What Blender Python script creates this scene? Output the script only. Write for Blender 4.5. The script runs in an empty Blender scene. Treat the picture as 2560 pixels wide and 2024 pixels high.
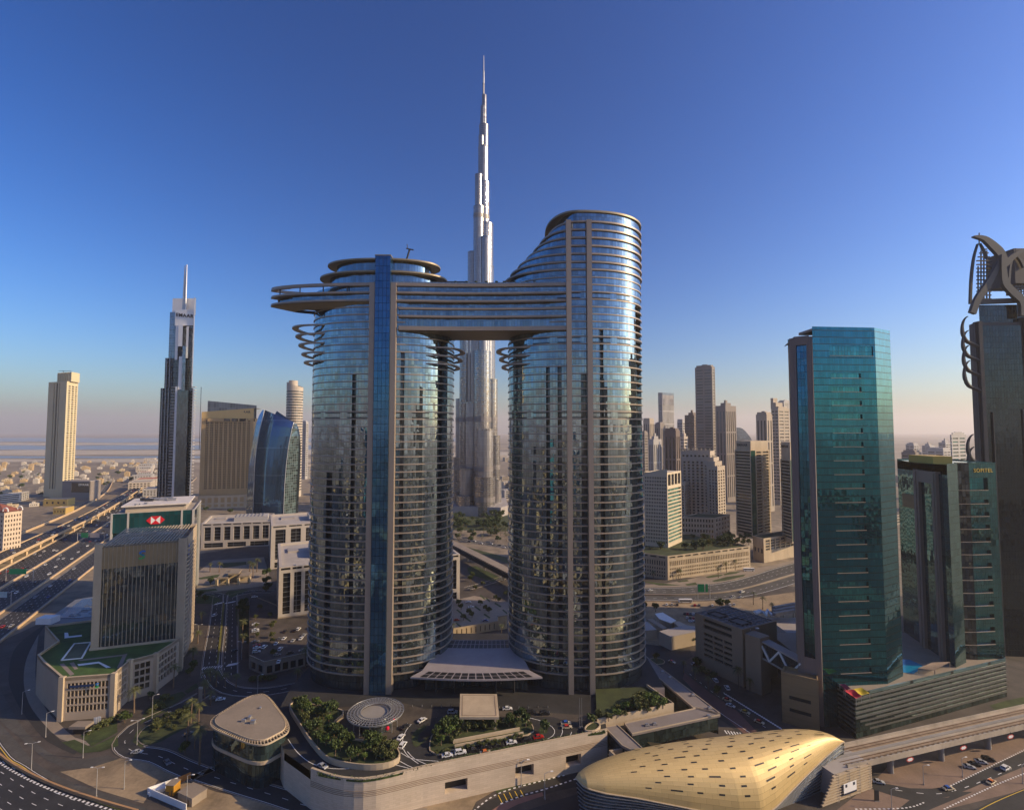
import bpy, math, random
from mathutils import Vector, Matrix
rad = math.radians
RND = random.Random(11)
sc = bpy.context.scene
COL = sc.collection

# ------------------------------------------------------------------ camera, sky, sun, exposure
FPX, CX, CY, CAMZ = 1246.8, 1280.0, 1012.0, 145.0
PITCH = math.atan(64.0 / FPX)
cam_d = bpy.data.cameras.new('camera'); cam = bpy.data.objects.new('camera', cam_d); COL.objects.link(cam)
cam.location = (0, 0, CAMZ); cam.rotation_euler = (rad(90) + PITCH, 0, 0)
cam_d.sensor_fit = 'HORIZONTAL'; cam_d.sensor_width = 36.0; cam_d.lens = 36.0 * FPX / 2560.0
cam_d.clip_start = 0.5; cam_d.clip_end = 60000
sc.camera = cam

SUN_EL, SUN_AZ = 26.0, 84.0           # azimuth measured from "behind the camera" towards the right
sdir = Vector((math.sin(rad(SUN_AZ)) * math.cos(rad(SUN_EL)), -math.cos(rad(SUN_AZ)) * math.cos(rad(SUN_EL)), math.sin(rad(SUN_EL))))
w = bpy.data.worlds.new('World'); sc.world = w; w.use_nodes = True
nt = w.node_tree; nt.nodes.clear()
wo = nt.nodes.new('ShaderNodeOutputWorld'); wb = nt.nodes.new('ShaderNodeBackground'); sk = nt.nodes.new('ShaderNodeTexSky')
sk.sky_type = 'NISHITA'; sk.sun_disc = False
sk.sun_elevation = rad(SUN_EL); sk.sun_rotation = math.atan2(sdir.x, sdir.y)
sk.altitude = 0; sk.air_density = 1.2; sk.dust_density = 1.3; sk.ozone_density = 6.0
hs = nt.nodes.new('ShaderNodeHueSaturation'); hs.inputs['Value'].default_value = 0.6; hs.inputs['Saturation'].default_value = 1.10; hs.inputs['Hue'].default_value = 0.506
gm = nt.nodes.new('ShaderNodeGamma'); gm.inputs[1].default_value = 1.5
nt.links.new(sk.outputs[0], gm.inputs[0]); nt.links.new(gm.outputs[0], hs.inputs['Color']); nt.links.new(hs.outputs[0], wb.inputs[0]); nt.links.new(wb.outputs[0], wo.inputs[0])
wb.inputs[1].default_value = 0.105
sl = bpy.data.lights.new('sun', 'SUN'); sun = bpy.data.objects.new('sun', sl); COL.objects.link(sun)
sl.energy = 5.0; sl.angle = rad(0.5); sl.color = (1.0, 0.74, 0.42)
sun.rotation_euler = sdir.to_track_quat('Z', 'Y').to_euler()
sc.view_settings.view_transform = 'Standard'; sc.view_settings.look = 'None'
sc.view_settings.exposure = 0.20; sc.view_settings.gamma = 1.0
sc.cycles.use_denoising = True
sc.cycles.max_bounces = 6; sc.cycles.diffuse_bounces = 2; sc.cycles.glossy_bounces = 4; sc.cycles.transmission_bounces = 3; sc.cycles.volume_bounces = 1; sc.cycles.transparent_max_bounces = 6
sc.cycles.sample_clamp_indirect = 6.0

# ------------------------------------------------------------------ reading places off the photograph
REG = dict(a=(0, 900, 3.336), b=(0, 1412, 2.791), c=(380, 1000, 3.336), d=(450, 1500, 3.26), e=(680, 540, 2.628), f=(1150, 500, 2.846),
           g=(1000, 1500, 3.26), h=(1080, 900, 2.277), i=(1580, 900, 3.416), j=(1560, 1350, 3.416), k=(1950, 780, 3.285), l=(1950, 1300, 2.944),
           m=(2360, 560, 2.845), n=(1400, 1750, 3.6), o=(1960, 1700, 3.6), p=(1130, 120, 2.844), q=(380, 620, 4.496), r=(470, 1360, 4.744),
           t=(0, 1180, 7.115), u=(200, 1700, 5.272), w=(0, 0, 0.84375))
SP, CP = math.sin(PITCH), math.cos(PITCH)
def ray(r, zx, zy):
    ox, oy, s = REG[r]
    X = (ox + zx / s - CX) / FPX; U = -(oy + zy / s - CY) / FPX
    return X, CP - SP * U, SP + CP * U
def P(r, zx, zy, z=0.0):          # point of the level plane z seen there
    X, Y, Z = ray(r, zx, zy); t = (z - CAMZ) / Z
    return Vector((X * t, Y * t, z))
def ZD(r, zx, zy, y):             # point at forward distance y seen there
    X, Y, Z = ray(r, zx, zy); t = y / Y
    return Vector((X * t, y, CAMZ + Z * t))

# ------------------------------------------------------------------ materials
def new_mat(name):
    m = bpy.data.materials.new(name); m.use_nodes = True
    n = m.node_tree; b = n.nodes['Principled BSDF']
    return m, n, b
def N(n, typ, **kw):
    x = n.nodes.new(typ)
    for k, v in kw.items(): setattr(x, k, v)
    return x
def rgb(c): return (c[0], c[1], c[2], 1.0)
MATS = {}
def M(name, col=(.5, .5, .5), rough=.7, metal=0.0, var=.25, scale=.15, bump=0.0, col2=None, spec=.5, fine=0.0, streak=0.0):
    """plain surface with broad and fine natural colour variation"""
    if name in MATS: return MATS[name]
    m, n, b = new_mat(name); L = n.links.new
    tc = N(n, 'ShaderNodeTexCoord'); oi = N(n, 'ShaderNodeObjectInfo')
    t1 = N(n, 'ShaderNodeTexNoise'); t1.inputs['Scale'].default_value = scale; t1.inputs['Detail'].default_value = 6; t1.inputs['Roughness'].default_value = .65
    mp = N(n, 'ShaderNodeMapping'); L(tc.outputs['Object'], mp.inputs[0]); L(mp.outputs[0], t1.inputs['Vector'])
    if streak: mp.inputs['Scale'].default_value = (1, 1, streak)
    r = N(n, 'ShaderNodeValToRGB'); c2 = col2 or tuple(x * (1 - var) for x in col)
    r.color_ramp.elements[0].position = .32; r.color_ramp.elements[1].position = .68
    r.color_ramp.elements[0].color = rgb(c2); r.color_ramp.elements[1].color = rgb(tuple(min(1, x * (1 + var * .35)) for x in col))
    L(t1.outputs['Fac'], r.inputs[0]); out = r.outputs[0]
    if fine:
        t2 = N(n, 'ShaderNodeTexNoise'); t2.inputs['Scale'].default_value = scale * 14; t2.inputs['Detail'].default_value = 3
        L(tc.outputs['Object'], t2.inputs['Vector'])
        mr = N(n, 'ShaderNodeMapRange'); mr.inputs[3].default_value = 1 - fine; mr.inputs[4].default_value = 1 + fine; L(t2.outputs['Fac'], mr.inputs[0])
        mu = N(n, 'ShaderNodeMix', data_type='RGBA', blend_type='MULTIPLY'); mu.inputs[0].default_value = 1; L(out, mu.inputs[6]); L(mr.outputs[0], mu.inputs[7]); out = mu.outputs[2]
    L(out, b.inputs['Base Color']); b.inputs['Roughness'].default_value = rough; b.inputs['Metallic'].default_value = metal
    b.inputs['Specular IOR Level'].default_value = spec
    if bump:
        bp = N(n, 'ShaderNodeBump'); bp.inputs['Strength'].default_value = bump; bp.inputs['Distance'].default_value = .3; L(t1.outputs['Fac'], bp.inputs['Height']); L(bp.outputs[0], b.inputs['Normal'])
    MATS[name] = m; return m
def G(name, tint=(.45, .58, .66), pw=1.5, ph=3.9, tilt=.012, rough=.03, metal=.9, var=.3, line=.07, wave=.0, dark=.02, wscale=.25, linecol=None, fl=None):
    """curtain-wall glass on UVs in metres: every pane tilts a little on its own and has its own tone, with dark joints between"""
    if name in MATS: return MATS[name]
    m, n, b = new_mat(name); L = n.links.new
    uv = N(n, 'ShaderNodeUVMap'); sx = N(n, 'ShaderNodeSeparateXYZ'); L(uv.outputs[0], sx.inputs[0])
    def mth(op, a, bb=None):
        x = N(n, 'ShaderNodeMath', operation=op)
        for i, v in enumerate((a, bb)):
            if v is None: continue
            if isinstance(v, (int, float)): x.inputs[i].default_value = v
            else: L(v, x.inputs[i])
        return x.outputs[0]
    ux = mth('DIVIDE', sx.outputs[0], pw); vy = mth('DIVIDE', sx.outputs[1], ph)
    cb = N(n, 'ShaderNodeCombineXYZ'); L(mth('FLOOR', ux), cb.inputs[0]); L(mth('FLOOR', vy), cb.inputs[1])
    wn = N(n, 'ShaderNodeTexWhiteNoise', noise_dimensions='2D'); L(cb.outputs[0], wn.inputs['Vector'])
    sub = N(n, 'ShaderNodeVectorMath', operation='SUBTRACT'); L(wn.outputs['Color'], sub.inputs[0]); sub.inputs[1].default_value = (.5, .5, .5)
    scl = N(n, 'ShaderNodeVectorMath', operation='SCALE'); L(sub.outputs[0], scl.inputs[0]); scl.inputs['Scale'].default_value = tilt * 2
    ge = N(n, 'ShaderNodeNewGeometry'); ad = N(n, 'ShaderNodeVectorMath', operation='ADD'); L(ge.outputs['Normal'], ad.inputs[0]); L(scl.outputs[0], ad.inputs[1])
    last = ad
    if wave:
        tn = N(n, 'ShaderNodeTexNoise'); tn.inputs['Scale'].default_value = wscale; tn.inputs['Detail'].default_value = 2; L(ge.outputs['Position'], tn.inputs['Vector'])
        s2 = N(n, 'ShaderNodeVectorMath', operation='SUBTRACT'); L(tn.outputs['Color'], s2.inputs[0]); s2.inputs[1].default_value = (.5, .5, .5)
        s3 = N(n, 'ShaderNodeVectorMath', operation='SCALE'); L(s2.outputs[0], s3.inputs[0]); s3.inputs['Scale'].default_value = wave * 2
        a2 = N(n, 'ShaderNodeVectorMath', operation='ADD'); L(last.outputs[0], a2.inputs[0]); L(s3.outputs[0], a2.inputs[1]); last = a2
    nm = N(n, 'ShaderNodeVectorMath', operation='NORMALIZE'); L(last.outputs[0], nm.inputs[0]); L(nm.outputs[0], b.inputs['Normal'])
    mr = N(n, 'ShaderNodeMapRange'); mr.inputs[3].default_value = 1 - var; mr.inputs[4].default_value = 1 + var * .25; L(wn.outputs['Value'], mr.inputs[0])
    mu = N(n, 'ShaderNodeMix', data_type='RGBA', blend_type='MULTIPLY'); mu.inputs[0].default_value = 1; mu.inputs[6].default_value = rgb(tint); L(mr.outputs[0], mu.inputs[7])
    fx = mth('FRACT', ux); fz = mth('FRACT', vy)
    e = mth('MAXIMUM', mth('LESS_THAN', fx, line), mth('LESS_THAN', fz, line * pw / ph * 1.2 if fl is None else fl))
    mx = N(n, 'ShaderNodeMix', data_type='RGBA'); L(e, mx.inputs[0]); L(mu.outputs[2], mx.inputs[6]); mx.inputs[7].default_value = rgb(linecol or (dark, dark, dark))
    L(mx.outputs[2], b.inputs['Base Color']); b.inputs['Metallic'].default_value = metal
    rr = mth('ADD', mth('MULTIPLY', e, .35), rough); L(rr, b.inputs['Roughness'])
    MATS[name] = m; return m
def WIN(name, col=(.02, .025, .03), rough=.08, spec=.8, var=1.6, metal=0.0):
    """plain window glass: tone differs from one window to the next"""
    if name in MATS: return MATS[name]
    m, n, b = new_mat(name); L = n.links.new
    oi = N(n, 'ShaderNodeObjectInfo'); ge = N(n, 'ShaderNodeNewGeometry')
    wn = N(n, 'ShaderNodeTexWhiteNoise', noise_dimensions='1D'); ad = N(n, 'ShaderNodeMath', operation='ADD'); L(oi.outputs['Random'], ad.inputs[0]); L(ge.outputs['Random Per Island'], ad.inputs[1]); L(ad.outputs[0], wn.inputs['W'])
    pw = N(n, 'ShaderNodeMath', operation='POWER'); L(wn.outputs['Value'], pw.inputs[0]); pw.inputs[1].default_value = 3
    mr = N(n, 'ShaderNodeMapRange'); mr.inputs[3].default_value = .6; mr.inputs[4].default_value = 1 + var; L(pw.outputs[0], mr.inputs[0])
    mu = N(n, 'ShaderNodeMix', data_type='RGBA', blend_type='MULTIPLY'); mu.inputs[0].default_value = 1; mu.inputs[6].default_value = rgb(col); L(mr.outputs[0], mu.inputs[7])
    L(mu.outputs[2], b.inputs['Base Color']); b.inputs['Roughness'].default_value = rough; b.inputs['Specular IOR Level'].default_value = spec; b.inputs['Metallic'].default_value = metal
    MATS[name] = m; return m

# ------------------------------------------------------------------ objects
OFF = {}
def thing(name, label, cat, loc=(0, 0, 0), group=None, rotz=0.0):
    o = bpy.data.objects.new(name, None); COL.objects.link(o); o.empty_display_size = .5
    o.location = loc; o.rotation_euler = (0, 0, rotz); o['label'] = label; o['category'] = cat
    if group: o['group'] = group
    OFF[o.name] = Vector(loc); return o
def tag(o, label, cat, group=None):
    o['label'] = label; o['category'] = cat
    if group: o['group'] = group
    return o
def V3(p, z=None): return (p[0], p[1], p[2] if z is None else z)
class MB:
    def __init__(s): s.v = []; s.f = []; s.mi = []; s.uv = []
    def face(s, pts, mi=0, uv=None):
        i = len(s.v); s.v += [tuple(p) for p in pts]; s.f.append(tuple(range(i, i + len(pts)))); s.mi.append(mi)
        s.uv.append(uv or [(p[0] + p[1], p[2]) for p in pts])
    def wallq(s, a, b, z0, z1, mi=0, u0=0.0):
        d = math.hypot(b[0] - a[0], b[1] - a[1])
        s.face([V3(a, z0), V3(b, z0), V3(b, z1), V3(a, z1)], mi, [(u0, z0), (u0 + d, z0), (u0 + d, z1), (u0, z1)])
        return u0 + d
    def strip(s, pts, z0, z1, mi=0, closed=True, skip=None):
        u = 0; n = len(pts)
        for i in range(n if closed else n - 1):
            a, b = pts[i], pts[(i + 1) % n]; d = math.hypot(b[0] - a[0], b[1] - a[1])
            if not (skip and skip(i)): s.wallq(a, b, z0, z1, mi, u)
            u += d
    def cap(s, pts, z, mi=0, down=False):
        q = [V3(p, z) for p in pts]; s.face(q[::-1] if down else q, mi, [(p[0], p[1]) for p in (q[::-1] if down else q)])
    def annulus(s, po, pi, z, mi=0, down=False):
        n = len(po)
        for i in range(n):
            j = (i + 1) % n; q = [V3(po[i], z), V3(po[j], z), V3(pi[j], z), V3(pi[i], z)]
            s.face(q[::-1] if down else q, mi)
    def prism(s, pts, z0, z1, mi=0, cap=True, bottom=False, mi_cap=None):
        s.strip(pts, z0, z1, mi)
        if cap: s.cap(pts, z1, mi if mi_cap is None else mi_cap)
        if bottom: s.cap(pts, z0, mi, True)
    def box(s, x0, x1, y0, y1, z0, z1, mi=0):
        s.prism([(x0, y0), (x1, y0), (x1, y1), (x0, y1)], z0, z1, mi, True, True)
    def bar(s, p, q, wd, ht, mi=0, up=(0, 0, 1)):
        p, q = Vector(p), Vector(q); d = (q - p)
        if d.length < 1e-6: return
        d.normalize(); upv = Vector(up)
        if abs(d.dot(upv)) > .98: upv = Vector((1, 0, 0))
        r = d.cross(upv).normalized(); t = r.cross(d).normalized(); r *= wd / 2; t *= ht / 2
        A = [p - r - t, p + r - t, p + r + t, p - r + t]; B = [x + (q - p) for x in A]
        for i in range(4):
            j = (i + 1) % 4; s.face([A[j], A[i], B[i], B[j]][::-1], mi)
        s.face(A[::-1][::-1], mi); s.face(B[::-1], mi)
    def tube(s, path, r, n=8, mi=0, caps=True):
        path = [Vector(p) for p in path]; rings = []
        for k, p in enumerate(path):
            d = (path[min(k + 1, len(path) - 1)] - path[max(k - 1, 0)]).normalized()
            up = Vector((0, 0, 1)) if abs(d.z) < .95 else Vector((0, 1, 0))
            a = d.cross(up).normalized(); c = a.cross(d).normalized(); rr = r[k] if isinstance(r, (list, tuple)) else r
            rings.append([p + (a * math.cos(2 * math.pi * i / n) + c * math.sin(2 * math.pi * i / n)) * rr for i in range(n)])
        for k in range(len(rings) - 1):
            for i in range(n):
                j = (i + 1) % n; s.face([rings[k][j], rings[k][i], rings[k + 1][i], rings[k + 1][j]], mi)
        if caps: s.face(rings[0], mi); s.face(rings[-1][::-1], mi)
    def loft(s, rings, mi=0, closed=True, smooth=False):
        for k in range(len(rings) - 1):
            n = len(rings[k]); u = 0
            for i in range(n if closed else n - 1):
                j = (i + 1) % n; a, b, c, d = rings[k][i], rings[k][j], rings[k + 1][j], rings[k + 1][i]
                du = math.hypot(b[0] - a[0], b[1] - a[1]); s.face([a, b, c, d], mi, [(u, a[2]), (u + du, b[2]), (u + du, c[2]), (u, d[2])]); u += du
    def build(s, name, mats, parent=None, kind=None, smooth=False, label=None):
        off = Vector((0, 0, 0))
        if parent is not None: off = OFF.get(parent.name, off)
        me = bpy.data.meshes.new(name)
        me.from_pydata([(x[0] - off.x, x[1] - off.y, x[2] - off.z) for x in s.v], [], s.f)
        ul = me.uv_layers.new(name='UVMap'); k = 0
        flat = [c for f in s.uv for xy in f for c in xy]; ul.data.foreach_set('uv', flat)
        mats = mats if isinstance(mats, (list, tuple)) else [mats]
        for m in mats: me.materials.append(m)
        if len(mats) > 1: me.polygons.foreach_set('material_index', s.mi)
        if smooth: me.polygons.foreach_set('use_smooth', [True] * len(s.f))
        me.update()
        o = bpy.data.objects.new(name, me); COL.objects.link(o)
        if parent is not None: o.parent = parent; OFF[o.name] = off
        if kind: o['kind'] = kind
        if label: o['label'] = label
        return o
def kids(o): return [c for c in o.children]
def copy_tree(o, loc=None, rotz=None, scale=None, label=None, parent=None):
    c = o.copy(); COL.objects.link(c)
    if parent is not None: c.parent = parent
    for ch in kids(o): copy_tree(ch, parent=c)
    if loc is not None: c.location = loc
    if rotz is not None: c.rotation_euler = (0, 0, rotz)
    if scale is not None: c.scale = (scale,) * 3 if not isinstance(scale, tuple) else scale
    if label: c['label'] = label
    return c
def struct(name, mb, mat): return mb.build(name, mat, None, 'structure')

def facade(mb, A, B, us, zs, z0, z1, depth=.5, mi=0, wins=None):
    """wall from A to B (seen from outside, left to right) with openings us x zs; returns the panes, set back in their reveals"""
    A, B = Vector((A[0], A[1])), Vector((B[0], B[1])); L = (B - A).length; d = (B - A) / L; nrm = Vector((d.y, -d.x))
    wins = [] if wins is None else wins
    pt = lambda u, z, k=0: (A.x + d.x * u - nrm.x * k, A.y + d.y * u - nrm.y * k, z)
    def q(u0, u1, a, b):
        if u1 - u0 > 1e-4 and b - a > 1e-4: mb.face([pt(u0, a), pt(u1, a), pt(u1, b), pt(u0, b)], mi, [(u0, a), (u1, a), (u1, b), (u0, b)])
    z = z0
    for (a, b) in zs:
        q(0, L, z, a); u = 0
        for (s_, e_) in us:
            q(u, s_, a, b); u = e_
            mb.face([pt(s_, a), pt(e_, a), pt(e_, a, depth), pt(s_, a, depth)], mi); mb.face([pt(s_, b, depth), pt(e_, b, depth), pt(e_, b), pt(s_, b)], mi)
            mb.face([pt(s_, a), pt(s_, a, depth), pt(s_, b, depth), pt(s_, b)], mi); mb.face([pt(e_, a, depth), pt(e_, a), pt(e_, b), pt(e_, b, depth)], mi)
            wins.append(([pt(s_, a, depth), pt(e_, a, depth), pt(e_, b, depth), pt(s_, b, depth)], [(s_, a), (e_, a), (e_, b), (s_, b)]))
        q(u, L, a, b); z = b
    q(0, L, z, z1)
    return wins
def grid(L, n, frac, m0=0.0, m1=None):
    m1 = m0 if m1 is None else m1; bay = (L - m0 - m1) / n
    return [(m0 + bay * (i + .5 - frac / 2), m0 + bay * (i + .5 + frac / 2)) for i in range(n)]
def rows(z0, z1, n, frac):
    h = (z1 - z0) / n
    return [(z0 + h * (i + .5 - frac / 2), z0 + h * (i + .5 + frac / 2)) for i in range(n)]
def add_windows(parent, wins, mat, name='window', most=100):
    cam_p = Vector((0, 0, CAMZ))
    def key(w):
        a, b, c = (Vector(w[0][i]) for i in (0, 1, 2)); ar = ((b - a).length * (c - b).length); return -ar / ((a + c) / 2 - cam_p).length_squared
    wins = sorted(wins, key=key); n1 = len(wins) if len(wins) <= most else most
    for pts, uv in wins[:n1]:
        m = MB(); m.face(pts, 0, uv); m.build(name, mat, parent)
    if len(wins) > n1:
        m = MB()
        for pts, uv in wins[n1:]: m.face(pts, 0, uv)
        m.build(name, mat, parent, 'stuff')
def inset(poly, d):
    """shrinks a convex footprint (counter-clockwise)"""
    n = len(poly); out = []
    for i in range(n):
        p0, p1, p2 = (Vector(poly[k % n][:2]) for k in (i - 1, i, i + 1))
        d1 = (p1 - p0).normalized(); d2 = (p2 - p1).normalized(); n1 = Vector((-d1.y, d1.x)); n2 = Vector((-d2.y, d2.x))
        b = (n1 + n2); b = b / max(.3, b.length_squared) * 2; out.append((p1.x + b.x * d, p1.y + b.y * d))
    return out
def block(T, foot, z0, z1, specs, mw, mg, roof=None, par=1.0, depth=.5, wname='wall', win='window', most=100, extra=None):
    """a building body: walls with openings, parapet, roof deck, windows as parts. specs: edge -> (nx, nz, fx, fz, zlo, zhi[, margin])"""
    mb = MB(); wins = []; n = len(foot)
    for k in range(n):
        A, B = foot[k], foot[(k + 1) % n]; L = math.hypot(B[0] - A[0], B[1] - A[1]); sp = specs.get(k)
        if sp is None: mb.wallq(A, B, z0, z1)
        else:
            nx, nz, fx, fz, zl, zh = sp[:6]; mg0 = sp[6] if len(sp) > 6 else L * .03
            facade(mb, A, B, grid(L, nx, fx, mg0), rows(zl, zh, nz, fz), z0, z1, depth, 0, wins)
    if par > 0:
        pin = inset(foot, .5); mb.annulus(foot, pin, z1); mb.strip(pin[::-1], z1 - par, z1)
    wall = mb.build(wname, mw, T)
    rb = MB(); rb.cap(inset(foot, .5) if par > 0 else foot, z1 - par); r = rb.build('roof', roof or mw, T)
    if extra: extra(r)
    add_windows(T, wins, mg, win, most)
    return wall, r
def text(s, size, mat, parent, origin, ux, uy, name='sign_lettering', depth=.15, center=True, bold=0.0):
    """raised letters: ux = reading direction, uy = up"""
    cu = bpy.data.curves.new('lettering', 'FONT'); cu.body = s; cu.size = size; cu.extrude = depth; cu.offset = bold; cu.space_character = 1.15
    if center: cu.align_x = 'CENTER'; cu.align_y = 'CENTER'
    tmp = bpy.data.objects.new('lettering', cu); COL.objects.link(tmp)
    dg = bpy.context.evaluated_depsgraph_get(); me = bpy.data.meshes.new_from_object(tmp.evaluated_get(dg)); bpy.data.objects.remove(tmp); bpy.data.curves.remove(cu)
    ux = Vector(ux).normalized(); uy = Vector(uy).normalized(); uz = ux.cross(uy)
    off = OFF.get(parent.name, Vector((0, 0, 0)))
    me.transform(Matrix(((ux.x, uy.x, uz.x, origin[0] - off.x), (ux.y, uy.y, uz.y, origin[1] - off.y), (ux.z, uy.z, uz.z, origin[2] - off.z), (0, 0, 0, 1))))
    me.name = name; me.materials.clear(); me.materials.append(mat)
    o = bpy.data.objects.new(name, me); COL.objects.link(o); o.parent = parent; return o
def catmull(pts, step=6.0, closed=False):
    pts = [Vector((p[0], p[1], p[2] if len(p) > 2 else 0)) for p in pts]; out = []; n = len(pts)
    for i in range(n if closed else n - 1):
        if closed: p0, p1, p2, p3 = pts[i - 1], pts[i], pts[(i + 1) % n], pts[(i + 2) % n]
        else: p0, p1, p2, p3 = pts[max(i - 1, 0)], pts[i], pts[i + 1], pts[min(i + 2, n - 1)]
        k = max(1, int((p2 - p1).length / step))
        for j in range(k):
            t = j / k; out.append(.5 * ((2 * p1) + (p2 - p0) * t + (2 * p0 - 5 * p1 + 4 * p2 - p3) * t * t + (3 * p1 - p0 - 3 * p2 + p3) * t ** 3))
    if not closed: out.append(pts[-1])
    return out
def offset_line(pts, d, closed=False):
    out = []; n = len(pts)
    for i in range(n):
        a = pts[i - 1] if (i > 0 or closed) else pts[i]; b = pts[(i + 1) % n] if (i < n - 1 or closed) else pts[i]
        t = (b - a); t.z = 0; t.normalize(); out.append(pts[i] + Vector((t.y, -t.x, 0)) * d)     # positive = right of travel
    return out
def ribbon(mb, pts, a, b, dz=0.0, mi=0):
    l, r = offset_line(pts, a), offset_line(pts, b); u = 0
    for i in range(len(pts) - 1):
        du = (pts[i + 1] - pts[i]).length
        q = [l[i], r[i], r[i + 1], l[i + 1]]; q = [(p.x, p.y, p.z + dz) for p in q]
        if (Vector(q[1]) - Vector(q[0])).cross(Vector(q[2]) - Vector(q[0])).z < 0: q = q[::-1]
        mb.face(q, mi); u += du
def dashes(mb, pts, off, wd, on, gap, dz, mi=0):
    l = offset_line(pts, off); acc = 0; seg = on + gap
    for i in range(len(l) - 1):
        a, b = l[i], l[i + 1]; L = (b - a).length
        if L < 1e-6: continue
        s = 0
        while s < L:
            ph = (acc + s) % seg; e = min(L, s + ((on - ph) if ph < on else (seg - ph)))
            if ph < on and e - s > .05:
                p, q = a.lerp(b, s / L), a.lerp(b, e / L); t = (q - p); t.z = 0; t.normalize(); r = Vector((t.y, -t.x, 0)) * wd / 2
                mb.face([(x.x, x.y, x.z + dz) for x in (p - r, p + r, q + r, q - r)][::1], mi)
            s = e + 1e-4
        acc += L
def wallline(mb, pts, off, wd, z0, z1, mi=0):
    """a low wall of constant thickness along a line, z measured from the line"""
    a, b = offset_line(pts, off - wd / 2), offset_line(pts, off + wd / 2)
    for i in range(len(pts) - 1):
        for (p, q) in ((b[i], b[i + 1]), (a[i + 1], a[i])):
            mb.face([(p.x, p.y, p.z + z0), (q.x, q.y, q.z + z0), (q.x, q.y, q.z + z1), (p.x, p.y, p.z + z1)], mi, [(i * 6., z0), (i * 6. + 6, z0), (i * 6. + 6, z1), (i * 6., z1)])
        mb.face([(x.x, x.y, x.z + z1) for x in (a[i], b[i], b[i + 1], a[i + 1])], mi)
    for i, s_ in ((0, 1), (len(pts) - 1, -1)):
        q = [(b[i].x, b[i].y, b[i].z + z0), (b[i].x, b[i].y, b[i].z + z1), (a[i].x, a[i].y, a[i].z + z1), (a[i].x, a[i].y, a[i].z + z0)]; mb.face(q[::s_], mi)
# ------------------------------------------------------------------ shared materials
ASPH = M('asphalt', (.030, .029, .029), .8, var=.5, scale=.07, fine=.35)
ASPHL = M('asphalt_worn', (.08, .075, .068), .9, var=.45, scale=.06, fine=.3)
PAVE = M('paving', (.08, .065, .053), .85, var=.5, scale=.08, fine=.3)
PAVEL = M('paving_light', (.27, .22, .17), .85, var=.2, scale=.06, fine=.15)
SAND = M('sand_ground', (.31, .23, .14), .95, var=.5, scale=.05, fine=.3)
CONC = M('concrete', (.40, .335, .26), .8, var=.3, scale=.1, fine=.12, streak=.25)
CONCG = M('concrete_grey', (.27, .25, .23), .8, var=.2, scale=.08, fine=.1)
WHITE = M('white_paint', (.75, .74, .72), .6, var=.06, scale=.3)
YEL = M('yellow_paint', (.70, .48, .04), .6, var=.1, scale=.3)
STONE = M('cream_stone', (.46, .365, .25), .75, var=.22, scale=.09, fine=.10, streak=.25)
STONEB = M('brown_stone', (.30, .22, .15), .8, var=.15, scale=.06, fine=.08, streak=.3)
TANST = M('tan_stone', (.40, .265, .125), .75, var=.12, scale=.03)
GREYST = M('grey_stone', (.34, .31, .29), .75, var=.15, scale=.05)
METAL = M('grey_metal', (.45, .45, .46), .4, .7, var=.15, scale=.2)
DARKM = M('dark_metal', (.05, .05, .055), .45, .5, var=.2, scale=.3)
BAND = M('champagne_panel', (.32, .258, .205), .42, .25, var=.1, scale=.05)
BANDY = M('bronze_soffit', (.28, .23, .15), .5, .3, var=.15, scale=.05)
GRASS = M('lawn_grass', (.048, .070, .017), .95, var=.6, scale=.16, fine=.45)
GRASSD = M('ground_cover', (.045, .06, .018), .95, var=.5, scale=.15, fine=.4)
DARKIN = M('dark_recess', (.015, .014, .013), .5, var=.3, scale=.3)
WINDK = WIN('window_dark', (.020, .022, .025))
WINBR = WIN('window_brown', (.035, .028, .02))
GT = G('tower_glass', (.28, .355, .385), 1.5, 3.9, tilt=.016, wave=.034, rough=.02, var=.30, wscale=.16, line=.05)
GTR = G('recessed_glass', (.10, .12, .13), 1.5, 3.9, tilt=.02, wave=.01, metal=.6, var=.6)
GSH = G('shaft_glass', (.05, .16, .30), 2.0, 3.9, tilt=.006, wave=.01, metal=.8, var=.2, rough=.05)
GDK = G('dark_glass', (.12, .15, .16), 1.6, 3.6, tilt=.02, wave=.012, metal=.75, var=.5)

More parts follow.
